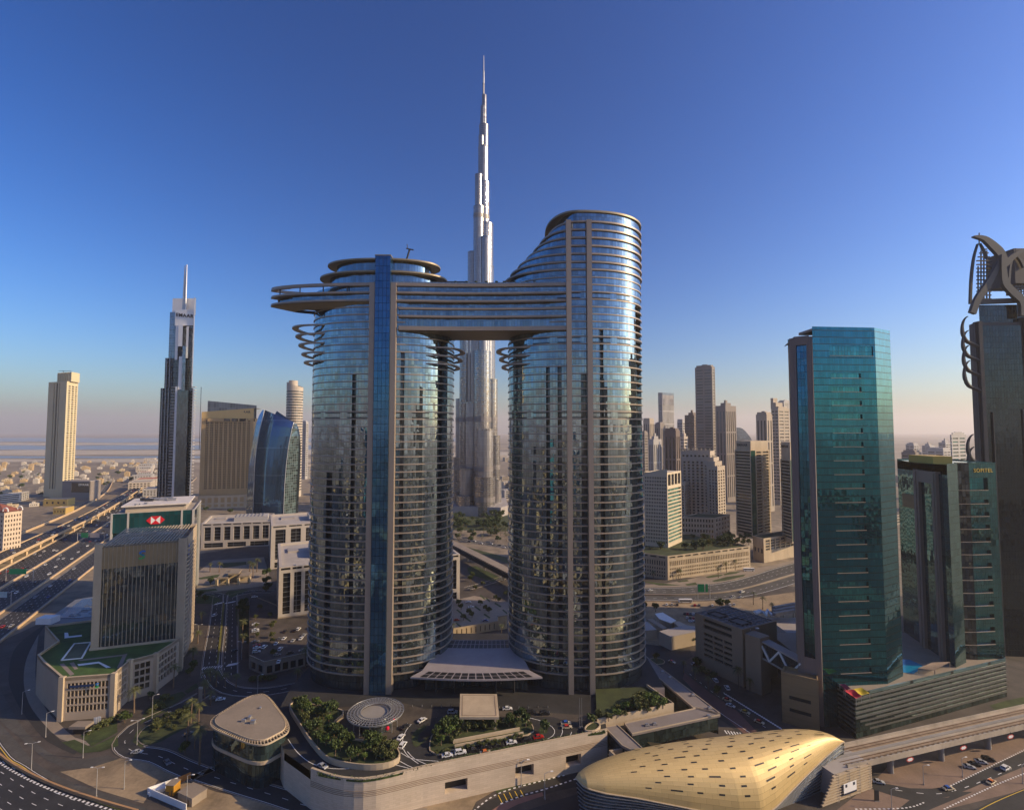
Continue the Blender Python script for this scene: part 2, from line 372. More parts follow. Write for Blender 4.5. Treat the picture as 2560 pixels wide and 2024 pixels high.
# ------------------------------------------------------------------ ground
def make_ground():
    m, n, b = new_mat('city_ground'); L = n.links.new
    ge = N(n, 'ShaderNodeNewGeometry')
    t1 = N(n, 'ShaderNodeTexNoise'); t1.inputs['Scale'].default_value = .0016; t1.inputs['Detail'].default_value = 9; t1.inputs['Roughness'].default_value = .62; L(ge.outputs['Position'], t1.inputs['Vector'])
    r = N(n, 'ShaderNodeValToRGB'); cr = r.color_ramp
    cr.elements[0].position = .33; cr.elements[0].color = rgb((.13, .105, .075)); cr.elements[1].position = .66; cr.elements[1].color = rgb((.36, .29, .20))
    e = cr.elements.new(.5); e.color = rgb((.24, .19, .13)); L(t1.outputs['Fac'], r.inputs[0])
    t2 = N(n, 'ShaderNodeTexNoise'); t2.inputs['Scale'].default_value = .09; t2.inputs['Detail'].default_value = 6; L(ge.outputs['Position'], t2.inputs['Vector'])
    mr = N(n, 'ShaderNodeMapRange'); mr.inputs[1].default_value = .3; mr.inputs[2].default_value = .7; mr.inputs[3].default_value = .6; mr.inputs[4].default_value = 1.2; L(t2.outputs['Fac'], mr.inputs[0])
    mu = N(n, 'ShaderNodeMix', data_type='RGBA', blend_type='MULTIPLY'); mu.inputs[0].default_value = 1; L(r.outputs[0], mu.inputs[6]); L(mr.outputs[0], mu.inputs[7])
    L(mu.outputs[2], b.inputs['Base Color']); b.inputs['Roughness'].default_value = .95
    g = MB(); S = 26000; k = 26
    for i in range(k):
        for j in range(k):
            x0, x1 = -S + 2 * S * i / k, -S + 2 * S * (i + 1) / k; y0, y1 = -S + 2 * S * j / k, -S + 2 * S * (j + 1) / k
            g.face([(x0, y0, 0), (x1, y0, 0), (x1, y1, 0), (x0, y1, 0)])
    struct('ground', g, m)
make_ground()
def sheet(name, pts, z, mat, kind='structure'):
    mb = MB(); q = [(p[0], p[1], z) for p in pts]
    nrm = sum(((q[i][0] * q[(i + 1) % len(q)][1] - q[(i + 1) % len(q)][0] * q[i][1]) for i in range(len(q))))
    mb.face(q if nrm > 0 else q[::-1]); return mb.build(name, mat, None, kind)
# paved city floor close in, desert ponds and pale flats far off
sheet('pavement', [(-330, 150), (-230, 120), (215, 120), (235, 205), (420, 255), (420, 420), (120, 520), (-120, 640), (-330, 640), (-400, 560), (-360, 420)], .03, PAVE)
WATER = M('pond_water', (.16, .17, .17), .3, var=.3, scale=.002)
FLAT = M('pale_flats', (.44, .38, .29), .95, var=.25, scale=.001)
for (y0, y1, x0, x1, mt, nm) in ((2300, 2550, -6000, -700, FLAT, 'sand'), (2650, 2850, -6000, -1500, WATER, 'water'), (3000, 3700, -7000, -900, FLAT, 'sand'), (3800, 4900, -8000, -700, WATER, 'water'),
                                 (5000, 5900, -9000, -500, FLAT, 'sand'), (6300, 9800, -15000, -300, WATER, 'water'), (2600, 3400, -600, 300, FLAT, 'sand')):
    pts = []; rr = random.Random(int(y0))
    for k in range(24): t = k / 23; pts.append((x0 + (x1 - x0) * t, y0 + rr.uniform(-.12, .12) * (y1 - y0)))
    for k in range(24): t = 1 - k / 23; pts.append((x0 + (x1 - x0) * t, y1 + rr.uniform(-.14, .14) * (y1 - y0)))
    sheet(nm, pts, .06, mt)

# ------------------------------------------------------------------ the two round towers with their sky bridge
def oval(cx, cy, a, b, n=112, aL=None, e=2.25, z=None):
    out = []
    for i in range(n):
        ph = 2 * math.pi * i / n; c, s = math.cos(ph), math.sin(ph); aa = (aL if (aL is not None and c > 0) else a)
        out.append((cx - aa * math.copysign(abs(c) ** (2 / e), c), cy - b * math.copysign(abs(s) ** (2 / e), s)))
    return out
def slab(mb, po, z0, z1, cx, cy, k=.86, mi=0):
    pi = [(cx + (x - cx) * k, cy + (y - cy) * k) for x, y in po]
    mb.strip(po, z0, z1, mi); mb.annulus(po, pi, z1, mi); mb.annulus(po, pi, z0, mi, True)
PZ = 14.0                                   # podium court level
FH = 3.9
def front_y(x, cx, cy, a, b, e=2.25):
    t = min(.999, abs((x - cx) / a)); return cy - b * (1 - t ** e) ** (1 / e)
def tower_floors(T, cx, cy, a, b, zs, notches, blind, ring_l=(), ring_r=()):
    n = 112
    for k in range(len(zs) - 1):
        z0, z1 = zs[k], zs[k + 1]; g = oval(cx, cy, a, b, n); po = oval(cx, cy, a + .4, b + .4, n)
        front = lambda i: math.sin(2 * math.pi * (i + .5) / n) > 0
        isn = lambda i: front(i) and any(x0 < (g[i][0] + g[(i + 1) % n][0]) / 2 < x1 for x0, x1, zt in notches if z0 < zt)
        mb = MB(); mb.strip(g, z0 + .30, z1 - .30, 0, True, isn)
        gi = oval(cx, cy, a - 2.0, b - 2.0, n)
        for i in range(n):
            if isn(i):
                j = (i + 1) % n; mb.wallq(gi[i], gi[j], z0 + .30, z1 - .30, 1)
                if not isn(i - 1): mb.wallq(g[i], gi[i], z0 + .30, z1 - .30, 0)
                if not isn((i + 1) % n): mb.wallq(gi[j], g[j], z0 + .30, z1 - .30, 0)
        if k in blind:                      # plant floor: dark louvre slots under and over the glass
            for zz in (z0 + .45, z1 - 0.95):
                for i in range(n):
                    if i % 7 > 1: mb.wallq(tuple(Vector(po[i]).lerp(Vector(g[i]), .8)), tuple(Vector(po[(i + 1) % n]).lerp(Vector(g[(i + 1) % n]), .8)), zz, zz + .5, 2)
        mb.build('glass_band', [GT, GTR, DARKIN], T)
        sb = MB(); slab(sb, po, z0 - .30, z0 + .30, cx, cy, .9); sb.build('floor_band', BAND, T)
    return
LX, LY, LA, LB = -72.6, 284.0, 39.0, 27.0
RX, RY, RA, RB = 35.6, 284.0, 37.5, 27.0
def zlist(z0, z1):
    n = round((z1 - z0) / FH); return [z0 + (z1 - z0) * i / n for i in range(n + 1)]
def pier(T, x0, x1, cx, cy, a, b, z0, z1, name='pier', mat=None, proud=2.3, deep=3.0):
    y = min(front_y(x0, cx, cy, a, b), front_y(x1, cx, cy, a, b)); mb = MB(); mb.box(x0, x1, y - proud, y + deep, z0, z1)
    mb.build(name, mat or BAND, T)
def loop_ring(T, cx, cy, a, b, side, ext, z, n=64):
    """open balcony loop reaching out past the glass on one side"""
    mb = MB(); c0 = cx + side * (a + .9); pts = []
    for i in range(33):
        ph = -math.pi / 2 + math.pi * i / 32; pts.append((c0 - side * 14 + side * (14 + ext) * max(0, math.cos(ph)) ** .55, cy - 4 + math.sin(ph) * 17))
    pin = [(c0 - side * 14 + (x - c0 + side * 14) * .86, cy - 4 + (y - cy + 4) * .90) for x, y in pts]
    for i in range(32):
        q = [pts[i], pts[i + 1]]; qi = [pin[i], pin[i + 1]]
        if side < 0: q = q[::-1]; qi = qi[::-1]
        mb.wallq(q[0], q[1], z - .3, z + .4); mb.wallq(qi[1], qi[0], z - .3, z + .4)
        mb.face([V3(q[0], z + .4), V3(q[1], z + .4), V3(qi[1], z + .4), V3(qi[0], z + .4)]); mb.face([V3(qi[0], z - .3), V3(qi[1], z - .3), V3(q[1], z - .3), V3(q[0], z - .3)])
    mb.build('balcony_loop', BAND, T)

def build_left_tower():
    T = thing('tower', 'left of the two joined round glass towers, with a dark blue lift shaft', 'skyscraper', (LX, LY, PZ))
    zs = zlist(PZ + 8.5, 221.0)
    tower_floors(T, LX, LY, LA, LB, zs, ((-58.6, -55.6, 185), (-40.4, -37.6, 192), (-96, -93, 120), (-83.5, -81.5, 172)), (len(zs) - 19,))
    mb = MB(); mb.prism(oval(LX, LY, LA - 1.5, LB - 1.5, 72), PZ, PZ + 8.0, 0, True); mb.build('lobby_glass', GDK, T)
    pier(T, -73.8, -71.0, LX, LY, LA, LB, PZ, 221.6); pier(T, -62.9, -60.1, LX, LY, LA, LB, PZ, 221.6)
    mb = MB(); yf = front_y(-67, LX, LY, LA, LB); mb.box(-70.9, -63.0, yf - 2.8, yf + 9, PZ, 235.5); mb.build('lift_shaft', GSH, T)
    mb = MB(); mb.box(-71.1, -62.8, yf - 2.95, yf + 9.1, 235.55, 236.1); mb.build('shaft_cap', BANDY, T)
    # recessed crown: two drums with thin discs
    for (a, b, z0, z1, ea) in ((29.5, 15.5, 221.6, 227.6, 35.0), (26.0, 13.0, 228.6, 235.0, 31.0)):
        cx, cy = -71.0, 274.0
        mb = MB(); mb.strip(oval(cx, cy, a, b, 80), z0, z1); mb.build('crown_glass', GT, T)
        mb = MB(); po = oval(cx, cy, ea, b + 2.6, 80); slab(mb, po, z1, z1 + .85, cx, cy, .6); mb.cap(oval(cx, cy, ea * .61, (b + 2.6) * .61, 80), z1 + .85); mb.build('crown_disc', BANDY, T)
    mb = MB()
    for x in (-75, -71.5, -64, -60, -57.5): mb.tube([(x, 268, 236), (x, 268, 238.4)], .14, 6)
    mb.tube([(-76, 268, 238.4), (-71.2, 268, 238.4)], .13, 6); mb.tube([(-62.6, 268, 238.4), (-57, 268, 238.4)], .13, 6)
    mb.build('roof_rail', DARKM, T)
    mb = MB(); mb.tube([(-57.5, 266, 236.2), (-55.6, 266, 243)], .5, 6); mb.tube([(-57.4, 266, 243.6), (-53.4, 266, 242.8)], .35, 6); mb.tube([(-56.6, 266, 243.4), (-57.0, 266, 246)], .2, 6); mb.build('maintenance_crane', DARKM, T)
    for (z, ext) in ((201.3, 10.2), (196.6, 8.2), (191.6, 6.3), (186.6, 4.4), (182.0, 2.8)): loop_ring(T, LX, LY, LA, LB, -1, ext, z)
    for (z, ext) in ((189.2, 6.2), (184.8, 4.8), (180.4, 3.4)): loop_ring(T, LX, LY, LA, LB, 1, ext, z)
    return T
def build_right_tower():
    T = thing('tower', 'right, taller one of the two joined round glass towers, its top stepping down in terraces', 'skyscraper', (RX, RY, PZ))
    zs = zlist(PZ + 8.5, 229.0)
    tower_floors(T, RX, RY, RA, RB, zs, ((46.0, 48.4, 196), (66.6, 71.2, 212), (18.4, 20.4, 178), (23.6, 25.8, 178), (36.4, 38.2, 172)), (len(zs) - 21, len(zs) - 11, len(zs) - 5))
    mb = MB(); mb.prism(oval(RX, RY, RA - 1.5, RB - 1.5, 72), PZ, PZ + 8.0, 0, True); mb.build('lobby_glass', GDK, T)
    steps = [(229.0, -4.0), (233.0, -.6), (237.3, 3.6), (241.6, 8.2), (245.9, 12.2), (250.2, 15.8), (254.5, 20.4), (260.0, 22.0)]
    for k in range(len(steps) - 1):
        z0, xl = steps[k]; z1 = steps[k + 1][0]; n = 112; last = k == len(steps) - 2
        g = oval(RX, RY, RA, RB, n, aL=RX - xl - 4.0); po = oval(RX, RY, RA + .9, RB + .9, n, aL=RX - xl + .6)
        mb = MB(); mb.strip(g, z0 + .5, z1 - .35); mb.build('terrace_glass', GT, T)
        sb = MB(); slab(sb, po, z0 - .35, z0 + .5, RX, RY, .5); sb.cap(oval(RX, RY, RA * .52, RB * .52, 60, aL=(RX - xl) * .52), z0 + .4); sb.build('terrace_slab', BAND, T)
        if last:
            sb = MB(); po = oval(RX, RY, RA + .9, RB + .9, n, aL=RX - 20.2 + 1); slab(sb, po, z1 - .4, z1 + .6, RX, RY, .5); sb.cap(oval(RX, RY, RA * .52, RB * .52, 60, aL=(RX - xl) * .55), z1 + .4); sb.build('crown_disc', BANDY, T)
    pier(T, 28.2, 30.8, RX, RY, RA, RB, PZ, 254.9); pier(T, 38.9, 41.5, RX, RY, RA, RB, PZ, 254.9)
    for (z, ext) in ((189.2, 6.2), (184.8, 4.6), (180.4, 3.2)): loop_ring(T, RX, RY, RA, RB, -1, ext, z)
    return T
TL = build_left_tower(); TR = build_right_tower()

def build_bridge():
    T = thing('sky_bridge', 'layered sky bridge linking the two round towers, its pointed end jutting out left', 'bridge', (-40, 268, 198))
    FR = [(-131, 267.5), (-129, 264.6), (-123, 261.6), (-113, 258.9), (-100, 257.0), (-86, 256.0), (-72, 255.6), (-55, 256.1), (-35, 257.4), (-15, 257.6), (5, 257.0), (20, 256.0), (29.5, 255.6)]
    def plan(x0, ins=0.0, tip=None):
        f = [p for p in catmull(FR, 3.0)]; f = [(p.x, p.y + ins) for p in f if p.x >= x0]
        bk = [(29.5, 285 - ins), (-70, 285 - ins)] + ([(-92, 281 - ins), (-108, 277.6 - ins), (-120, 273.6 - ins * .6), (-128, 270 - ins * .3)] if x0 < -100 else [])
        return [(p[0] + (ins * 1.4 if p[0] < -120 else 0), p[1]) for p in f] + bk
    lv = [198.7, 204.4, 208.5, 212.6, 216.8, 221.0]
    for k, z in enumerate(lv):
        x0 = -140 if k >= 3 else -60.0
        mb = MB(); p = plan(x0); mb.prism(p, z - (1.7 if k == 0 else .5), z + .45 if k < 5 else z + .4, 0, not (k == 5), True)
        if k == 5:                            # open ring over the terrace of the point
            mb = MB(); q = plan(-72); mb.prism(q, z - .75, z + .75, 0, True, True)
            po = plan(-140); pi = plan(-140, 1.6); m_ = min(len(po), len(pi)); po = po[:m_]; pi = pi[:m_]
            keep = [i for i in range(m_) if po[i][0] < -70]
            for i in range(m_):
                j = (i + 1) % m_
                if po[i][0] < -71 and po[j][0] < -71:
                    mb.wallq(po[i], po[j], z - .75, z + .75); mb.wallq(pi[j], pi[i], z - .75, z + .75)
                    mb.face([V3(po[i], z + .75), V3(po[j], z + .75), V3(pi[j], z + .75), V3(pi[i], z + .75)]); mb.face([V3(pi[i], z - .75), V3(pi[j], z - .75), V3(po[j], z - .75), V3(po[i], z - .75)])
        mb.build('bridge_deck', BAND, T)
        if k < 5:
            z1 = lv[k + 1]; ins = (2.4, 1.2, 3.0, 2.4, 1.4)[k]
            if k == 4: pl = [q for q in plan(-72, ins)]
            else: pl = plan(-140 if k == 3 else x0, ins)
            g = MB(); g.strip(pl, z + .45, z1 - .5); g.build('bridge_glass', GT, T)
    s = MB(); s.cap(plan(-60.0, .3), 196.75, 0, True); s.build('soffit', BANDY, T)
    s = MB(); pl = plan(-140, 0)
    inner = [(-84 + (x + 84) * .72 if x < -70 else x, 268 + (y - 268) * .7) for x, y in pl]
    for i in range(len(pl)):
        j = (i + 1) % len(pl)
        if pl[i][0] < -62 and pl[j][0] < -62: s.face([V3(inner[i], 209.0), V3(inner[j], 209.0), V3(pl[j], 211.8), V3(pl[i], 211.8)])
    s.build('point_soffit', BANDY, T)
    for x, y in ((-124, 263.2), (-112, 260.1), (-99, 258.2), (-86, 257.2), (-116, 273.5), (-102, 277)):
        m = MB(); m.tube([(x, y, 217.4), (x, y, 220.3)], .3, 8); m.build('post', DARKM, T)
    gl = MB(); f = [p for p in plan(-72) if p[1] < 262]
    for i in range(len(f) - 1): gl.wallq((f[i][0], f[i][1] + .5), (f[i + 1][0], f[i + 1][1] + .5), 221.4, 222.6)
    gl.build('balustrade', G('rail_glass', (.3, .36, .4), 1.5, 4, metal=.5), T)
    # deck loungers, planters and a bar on top
    rr = random.Random(3)
    for k in range(9):
        x = -30 + k * 5.2 + rr.uniform(-1, 1); m = MB(); m.box(x, x + 1.5, 259.2, 260.4, 221.42, 222.5); m.tube([(x + .7, 259.8, 222.5), (x + .8, 259.8, 223.7)], [.5, .9], 6); m.build('planter', GRASSD, T)
    m = MB(); m.box(-35, -25, 262, 267, 221.42, 224.4); m.build('deck_bar', DARKM, T)
    return T
build_bridge()

# ------------------------------------------------------------------ podium of the towers
def build_podium():
    T = thing('podium', 'long cream stone podium wall with curved left corner carrying the hotel forecourt', 'podium', (-30, 230, 0))
    base = catmull([P('d', 1065, 1392, PZ), P('d', 1250, 1455, PZ), P('d', 1420, 1478, PZ), P('d', 1600, 1465, PZ), P('g', 190, 1378, PZ)], 3.0)
    # straight on to the right end
    right_end = P('g', 1690, 1072, PZ)
    out = [(p.x, p.y) for p in base] + [(right_end.x, right_end.y)]
    rest = [(44, 262), (78, 262), (78, 330), (-112, 330), (-113, 262), (-108, 232)]
    left = [(P('d', 850, 1238, PZ).x, P('d', 850, 1238, PZ).y)]
    foot = out + rest + left
    mb = MB()
    n = len(out)
    # stone wall, with grooved bands: narrow recessed course lines modelled as real steps
    us = 0; A0, B0 = Vector(out[-2]), Vector(out[-1])
    # long straight run gets its openings
    Ls = (B0 - A0).length; d = (B0 - A0) / Ls
    def along(r, zx, zy): p = P(r, zx, zy, 0); q = Vector((p.x, p.y)); return (q - A0).dot(d)
    wn = facade(mb, A0, B0, [(-0 + 8.5, 17.5), (37.5, 45.5), (60, 67)], [(3.0, 7.4)], 0, PZ + 1.0, 3.0, 0)
    for i in range(n - 2): mb.wallq(out[i], out[i + 1], 0, PZ + 1.0, 0)
    mb.wallq(foot[-1], out[0], 0, PZ - 3, 0)
    allp = foot
    for i in range(n - 1, len(foot) - 1): mb.wallq(foot[i], foot[i + 1], 0, PZ + .0, 0)
    mb.build('wall', podium_mat(), T)
    add_windows(T, wn, DARKIN, 'garage_opening')
    # raised course lines
    cl = MB()
    for z in (8.6, 9.2, 9.8, 10.4):
        for i in range(len(out) - 2):
            pass
        wl = [Vector((p[0], p[1], 0)) for p in out]
        o = offset_line(wl, .10)
        for i in range(len(o) - 1): cl.wallq(o[i], o[i + 1], z, z + .22); cl.face([V3(o[i], z + .22), V3(o[i + 1], z + .22), V3(wl[i + 1], z + .22), V3(wl[i], z + .22)]); cl.face([V3(wl[i], z), V3(wl[i + 1], z), V3(o[i + 1], z), V3(o[i], z)])
    cl.build('groove_band', STONEB, T)
    # coping and hedge along the edge
    wl = [Vector((p[0], p[1], 0)) for p in out]
    cp = MB(); wallline(cp, wl, -.45, .9, PZ + 1.003, PZ + 1.2); cp.build('coping', STONE, T)
    dk = MB(); dk.cap(foot, PZ); dk.build('forecourt_deck', ASPH, T)
    return T, out
def podium_mat():
    m, n, b = new_mat('podium_stone'); L = n.links.new
    uv = N(n, 'ShaderNodeUVMap'); br = N(n, 'ShaderNodeTexBrick'); br.inputs['Scale'].default_value = 1.0
    br.inputs['Brick Width'].default_value = 3.2; br.inputs['Row Height'].default_value = .8; br.inputs['Mortar Size'].default_value = .02; br.inputs['Bias'].default_value = .0
    br.inputs['Color1'].default_value = rgb((.60, .49, .37)); br.inputs['Color2'].default_value = rgb((.53, .43, .32)); br.inputs['Mortar'].default_value = rgb((.34, .27, .20))
    L(uv.outputs[0], br.inputs['Vector'])
    t = N(n, 'ShaderNodeTexNoise'); t.inputs['Scale'].default_value = .12; t.inputs['Detail'].default_value = 7; tc = N(n, 'ShaderNodeTexCoord'); L(tc.outputs['Object'], t.inputs['Vector'])
    mr = N(n, 'ShaderNodeMapRange'); mr.inputs[3].default_value = .78; mr.inputs[4].default_value = 1.15; L(t.outputs['Fac'], mr.inputs[0])
    mu = N(n, 'ShaderNodeMix', data_type='RGBA', blend_type='MULTIPLY'); mu.inputs[0].default_value = 1; L(br.outputs['Color'], mu.inputs[6]); L(mr.outputs[0], mu.inputs[7]); L(mu.outputs[2], b.inputs['Base Color'])
    b.inputs['Roughness'].default_value = .75; return m
POD, POD_EDGE = build_podium()

# entrance canopy and porte-cochere between the towers
def build_canopy():
    T = thing('canopy', 'wide curved grey entrance canopy slung between the bases of the two round towers', 'canopy', (-18, 262, PZ))
    LIL = M('canopy_panel', (.34, .30, .30), .55, .2, var=.12, scale=.2)
    def row(y, z, x0, x1, n=16): return [(x0 + (x1 - x0) * i / n, y - 2.5 * math.sin(math.pi * i / n) * (1 if y < 262 else .2), z) for i in range(n + 1)]
    R_ = [row(252, 24.0, -50, 15), row(256.5, 25.0, -45, 9), row(263, 26.2, -43, 7), row(276, 27.5, -37, 1), row(286, 28.0, -36, 0)]
    mb = MB()
    for a in range(4):
        for i in range(16): mb.face([R_[a][i], R_[a][i + 1], R_[a + 1][i + 1], R_[a + 1][i]], 0)
    for i in range(16):
        p, q = R_[0][i], R_[0][i + 1]; mb.face([(p[0], p[1], p[2] - .8), (q[0], q[1], q[2] - .8), q, p])
    for a in range(4):
        for i in range(16): mb.face([tuple(Vector(x) - Vector((0, 0, .8))) for x in (R_[a + 1][i], R_[a + 1][i + 1], R_[a][i + 1], R_[a][i])])
    mb.build('canopy_roof', LIL, T)
    for (a, lo, hi, nm) in ((0, 1, 15, 'front'), (3, 0, 16, 'rear')):
        for i in range(lo, hi):
            for j in range(2):
                p = [Vector(R_[a][i]), Vector(R_[a][i + 1]), Vector(R_[a + 1][i + 1]), Vector(R_[a + 1][i])]
                def bl(u, v): return p[0].lerp(p[1], u).lerp(p[3].lerp(p[2], u), v) + Vector((0, 0, .06))
                m = MB(); v0, v1 = (.06 + .47 * j, .47 + .47 * j); m.face([bl(.08, v0), bl(.92, v0), bl(.92, v1), bl(.08, v1)]); m.build('skylight', DARKIN, T)
    for x in (-38, -29, -8, 1):
        m = MB(); m.tube([(x, 257, PZ), (x, 257, 24.3)], .45, 10); m.build('column', DARKM, T)
    m = MB(); m.strip([(-44, 258), (-30, 262), (-8, 262), (8, 258)], PZ, 23.6, 0, False); m.build('entrance_glass', GDK, T)
    A = P('g', 485, 950, PZ + 6.5); B = P('g', 808, 950, PZ + 6.5); C = P('g', 790, 762, PZ + 6.5); D = P('g', 490, 760, PZ + 6.5)
    T2 = thing('entrance_shelter', 'flat square pale stone drop-off roof in front of the curved entrance canopy', 'shelter', (A.x, A.y, PZ))
    q = [(p.x, p.y) for p in (A, B, C, D)]
    m = MB(); m.prism(q, PZ + 5.5, PZ + 6.5, 0, True, True); m.build('shelter_roof', STONE, T2)
    qi = inset(q, 1.2); m = MB()
    for i in range(4): m.bar(V3(qi[i], PZ + 6.55), V3(qi[(i + 1) % 4], PZ + 6.55), .3, .12)
    m.build('roof_trim', STONEB, T2)
    for p in inset(q, 1.6):
        m = MB(); m.box(p[0] - .4, p[0] + .4, p[1] - .4, p[1] + .4, PZ, PZ + 5.5); m.build('column', STONE, T2)
build_canopy()

# ring-roofed pavilion in the garden
def build_ring_pavilion():
    c = P('d', 1595, 905, 20.5); cx, cy, z = c.x, c.y, 20.5
    T = thing('round_pavilion', 'round glass garden pavilion under an open lattice ring roof beside the hotel drive', 'pavilion', (cx, cy, PZ))
    R0, R1 = 12.2, 6.6; n = 48; mb = MB()
    pt = lambda r, i, dz=0: (cx + r * math.cos(2 * math.pi * i / n), cy + r * .93 * math.sin(2 * math.pi * i / n), z + (R0 - r) * .06 + dz)
    for k in range(5):
        r = R1 + (R0 - R1) * k / 4
        for i in range(n): mb.bar(pt(r, i), pt(r, i + 1), .34, .34)
    for i in range(n): mb.bar(pt(R1, i, .05), pt(R0, i, .05), .22, .26)
    mb.build('lattice_ring', METAL, T)
    m = MB(); m.strip([(cx + R0 * math.cos(2 * math.pi * i / n), cy + R0 * .93 * math.sin(2 * math.pi * i / n)) for i in range(n)], z - .5, z + .25); m.build('rim', METAL, T)
    m = MB(); m.strip([(cx + 7.2 * math.cos(2 * math.pi * i / 36), cy + 6.8 * math.sin(2 * math.pi * i / 36)) for i in range(36)], PZ, z - .7, 0); m.build('drum_glass', GDK, T)
    m = MB(); m.cap([(cx + 7.2 * math.cos(2 * math.pi * i / 36), cy + 6.8 * math.sin(2 * math.pi * i / 36)) for i in range(36)], z - .7); m.build('roof', CONCG, T)
    m = MB()
    for i in range(12):
        a = 2 * math.pi * i / 12; m.tube([(cx + 9.6 * math.cos(a), cy + 9 * math.sin(a), PZ), (cx + 9.6 * math.cos(a), cy + 9 * math.sin(a), z)], .18, 6)
    m.build('columns', METAL, T).name = 'column_ring'
    RED = M('red_lantern', (.55, .01, .04), .5, var=.1)
    for zx, zy in ((1660, 995), (1700, 985), (1735, 960), (1690, 1040)):
        p = P('d', zx, zy, 17.6)
        o = MB(); o.loft([[(p.x + r * math.cos(a * math.pi / 4), p.y + r * math.sin(a * math.pi / 4), 17.6 + h) for a in range(8)] for r, h in ((.15, -.9), (.8, -.5), (.9, 0), (.8, .5), (.15, .9))], 0); o.build('lantern', RED, T)
build_ring_pavilion()
# ------------------------------------------------------------------ teal glass hotel complex on the right
TEAL = G('teal_glass', (.018, .14, .195), 1.3, 3.5, tilt=.008, wave=.006, metal=.88, var=.2, rough=.03, line=.06, wscale=.05, fl=.09)
TEALD = G('teal_glass_dark', (.05, .16, .18), 1.3, 3.5, tilt=.01, wave=.012, metal=.75, var=.4, rough=.05)
SLOT = G('slot_glass', (.025, .19, .23), 1.6, 3.5, tilt=.01, metal=.8, var=.3)
PIERM = M('mauve_cladding', (.20, .165, .155), .6, .15, var=.12, scale=.08, streak=.2)
LOUV = M('louvre_grey', (.13, .13, .12), .5, .3, var=.15, scale=.3)
def lathe(mb, cx, cy, prof, n=24, mi=0):
    rings = [[(cx + r * math.cos(2 * math.pi * i / n), cy + r * math.sin(2 * math.pi * i / n), z) for i in range(n)] for r, z in prof]; mb.loft(rings, mi)
def teal_tower():
    T = thing('hotel_tower', 'tall teal glass slab tower with rows of slot balconies and cream corner piers', 'skyscraper', (170, 270, 0))
    A = (153, 252); B = (187, 255); C = (201, 263); D = (205, 291); E = (160.5, 288); F = (145, 259)
    ZT = 198.0
    mb = MB(); wins = []
    L = math.hypot(34, 3); us = [(L * .275, L * .755)]
    zs = []; z = 25.0
    while z < 176: zs.append((z, z + 2.6)); z += 6.98
    zs.append((183.0, 188.2)); us_top = [(L * .26, L * .965)]
    w1 = facade(mb, A, B, us, zs[:-1], 16, 181, .7, 0); w2 = facade(mb, A, B, us_top, zs[-1:], 181, ZT, .5, 0)
    L2 = math.hypot(14, 8); w3 = []; mb.wallq(B, C, 181, ZT)
    mb.wallq(B, C, 16, 181); mb.wallq(C, D, 16, ZT); mb.wallq(D, E, 16, ZT)
    K_ = (174.6, 288); mb.cap([A, B, C, D, K_], ZT); mb.wallq(K_, A, 186, ZT)
    mb.build('curtain_wall', TEAL, T)
    add_windows(T, w1 + w2 + w3, SLOT, 'slot_balcony')
    d = Vector((34, 3)).normalized(); nrm = Vector((d.y, -d.x))
    for (pts, uv) in w1 + w2:
        p, q = Vector(pts[0]), Vector(pts[1]); o = Vector((nrm.x, nrm.y, 0)) * .75
        m = MB(); m.bar(p + o + Vector((0, 0, .1)), q + o + Vector((0, 0, .1)), .3, .26); m.build('sill', PAVEL, T)
    # side face with two full height piers and dark glass between, slightly bent at a third of its height
    s = MB(); FA = Vector((8, -7)).normalized(); Ls = math.hypot(8, 7); nf = Vector((FA.y, -FA.x))
    zk = 76.0
    def fp(u, k, z): return (F[0] + FA.x * u + nf.x * k, F[1] + FA.y * u + nf.y * k, z)
    def bulge(z): return 2.4 * (1 - abs(z - zk) / (zk if z < zk else ZT - zk))
    for (u0, u1, k, nm, mt) in ((0, 3.0, .0, 'pier', PIERM), (7.9, 10.55, .0, 'pier', PIERM), (3.0, 7.9, -1.2, 'glass_strip', GSHD)):
        m = MB()
        for z0, z1 in ((0, zk), (zk, 193.0)):
            b0, b1 = bulge(z0) + k, bulge(z1) + k
            m.face([fp(u0, b0, z0), fp(u1, b0, z0), fp(u1, b1, z1), fp(u0, b1, z1)], 0, [(u0, z0), (u1, z0), (u1, z1), (u0, z1)])
            if nm == 'pier':
                m.face([fp(u1, b0, z0), fp(u1, -3, z0), fp(u1, -3, z1), fp(u1, b1, z1)]); m.face([fp(u0, -3, z0), fp(u0, b0, z0), fp(u0, b1, z1), fp(u0, -3, z1)])
                um = (u0 + u1) / 2                      # a raised rib down each pier
                m.face([fp(um - .35, b0 + .35, z0), fp(um + .35, b0 + .35, z0), fp(um + .35, b1 + .35, z1), fp(um - .35, b1 + .35, z1)])
                m.face([fp(um + .35, b0 + .35, z0), fp(um + .35, b0, z0), fp(um + .35, b1, z1), fp(um + .35, b1 + .35, z1)]); m.face([fp(um - .35, b0, z0), fp(um - .35, b0 + .35, z0), fp(um - .35, b1 + .35, z1), fp(um - .35, b1, z1)])
        m.build(nm, mt, T)
    m = MB(); m.face([fp(3.0, .1 + bulge(193), 189), fp(7.9, .1 + bulge(193), 189), fp(7.9, .1 + bulge(193), 193), fp(3.0, .1 + bulge(193), 193)]); m.face([fp(0, bulge(193), 193), fp(10.55, bulge(193), 193), fp(10.55, -3, 193.5), fp(0, -3, 193.5)])
    m.face([fp(3.0, .6, 24), fp(7.9, .6, 24), fp(7.9, .8, 32), fp(3.0, .8, 32)]); m.build('head_panel', PIERM, T)
    m = MB(); m.wallq(E, F, 0, 190); m.build('rear_wall', TANBR, T)
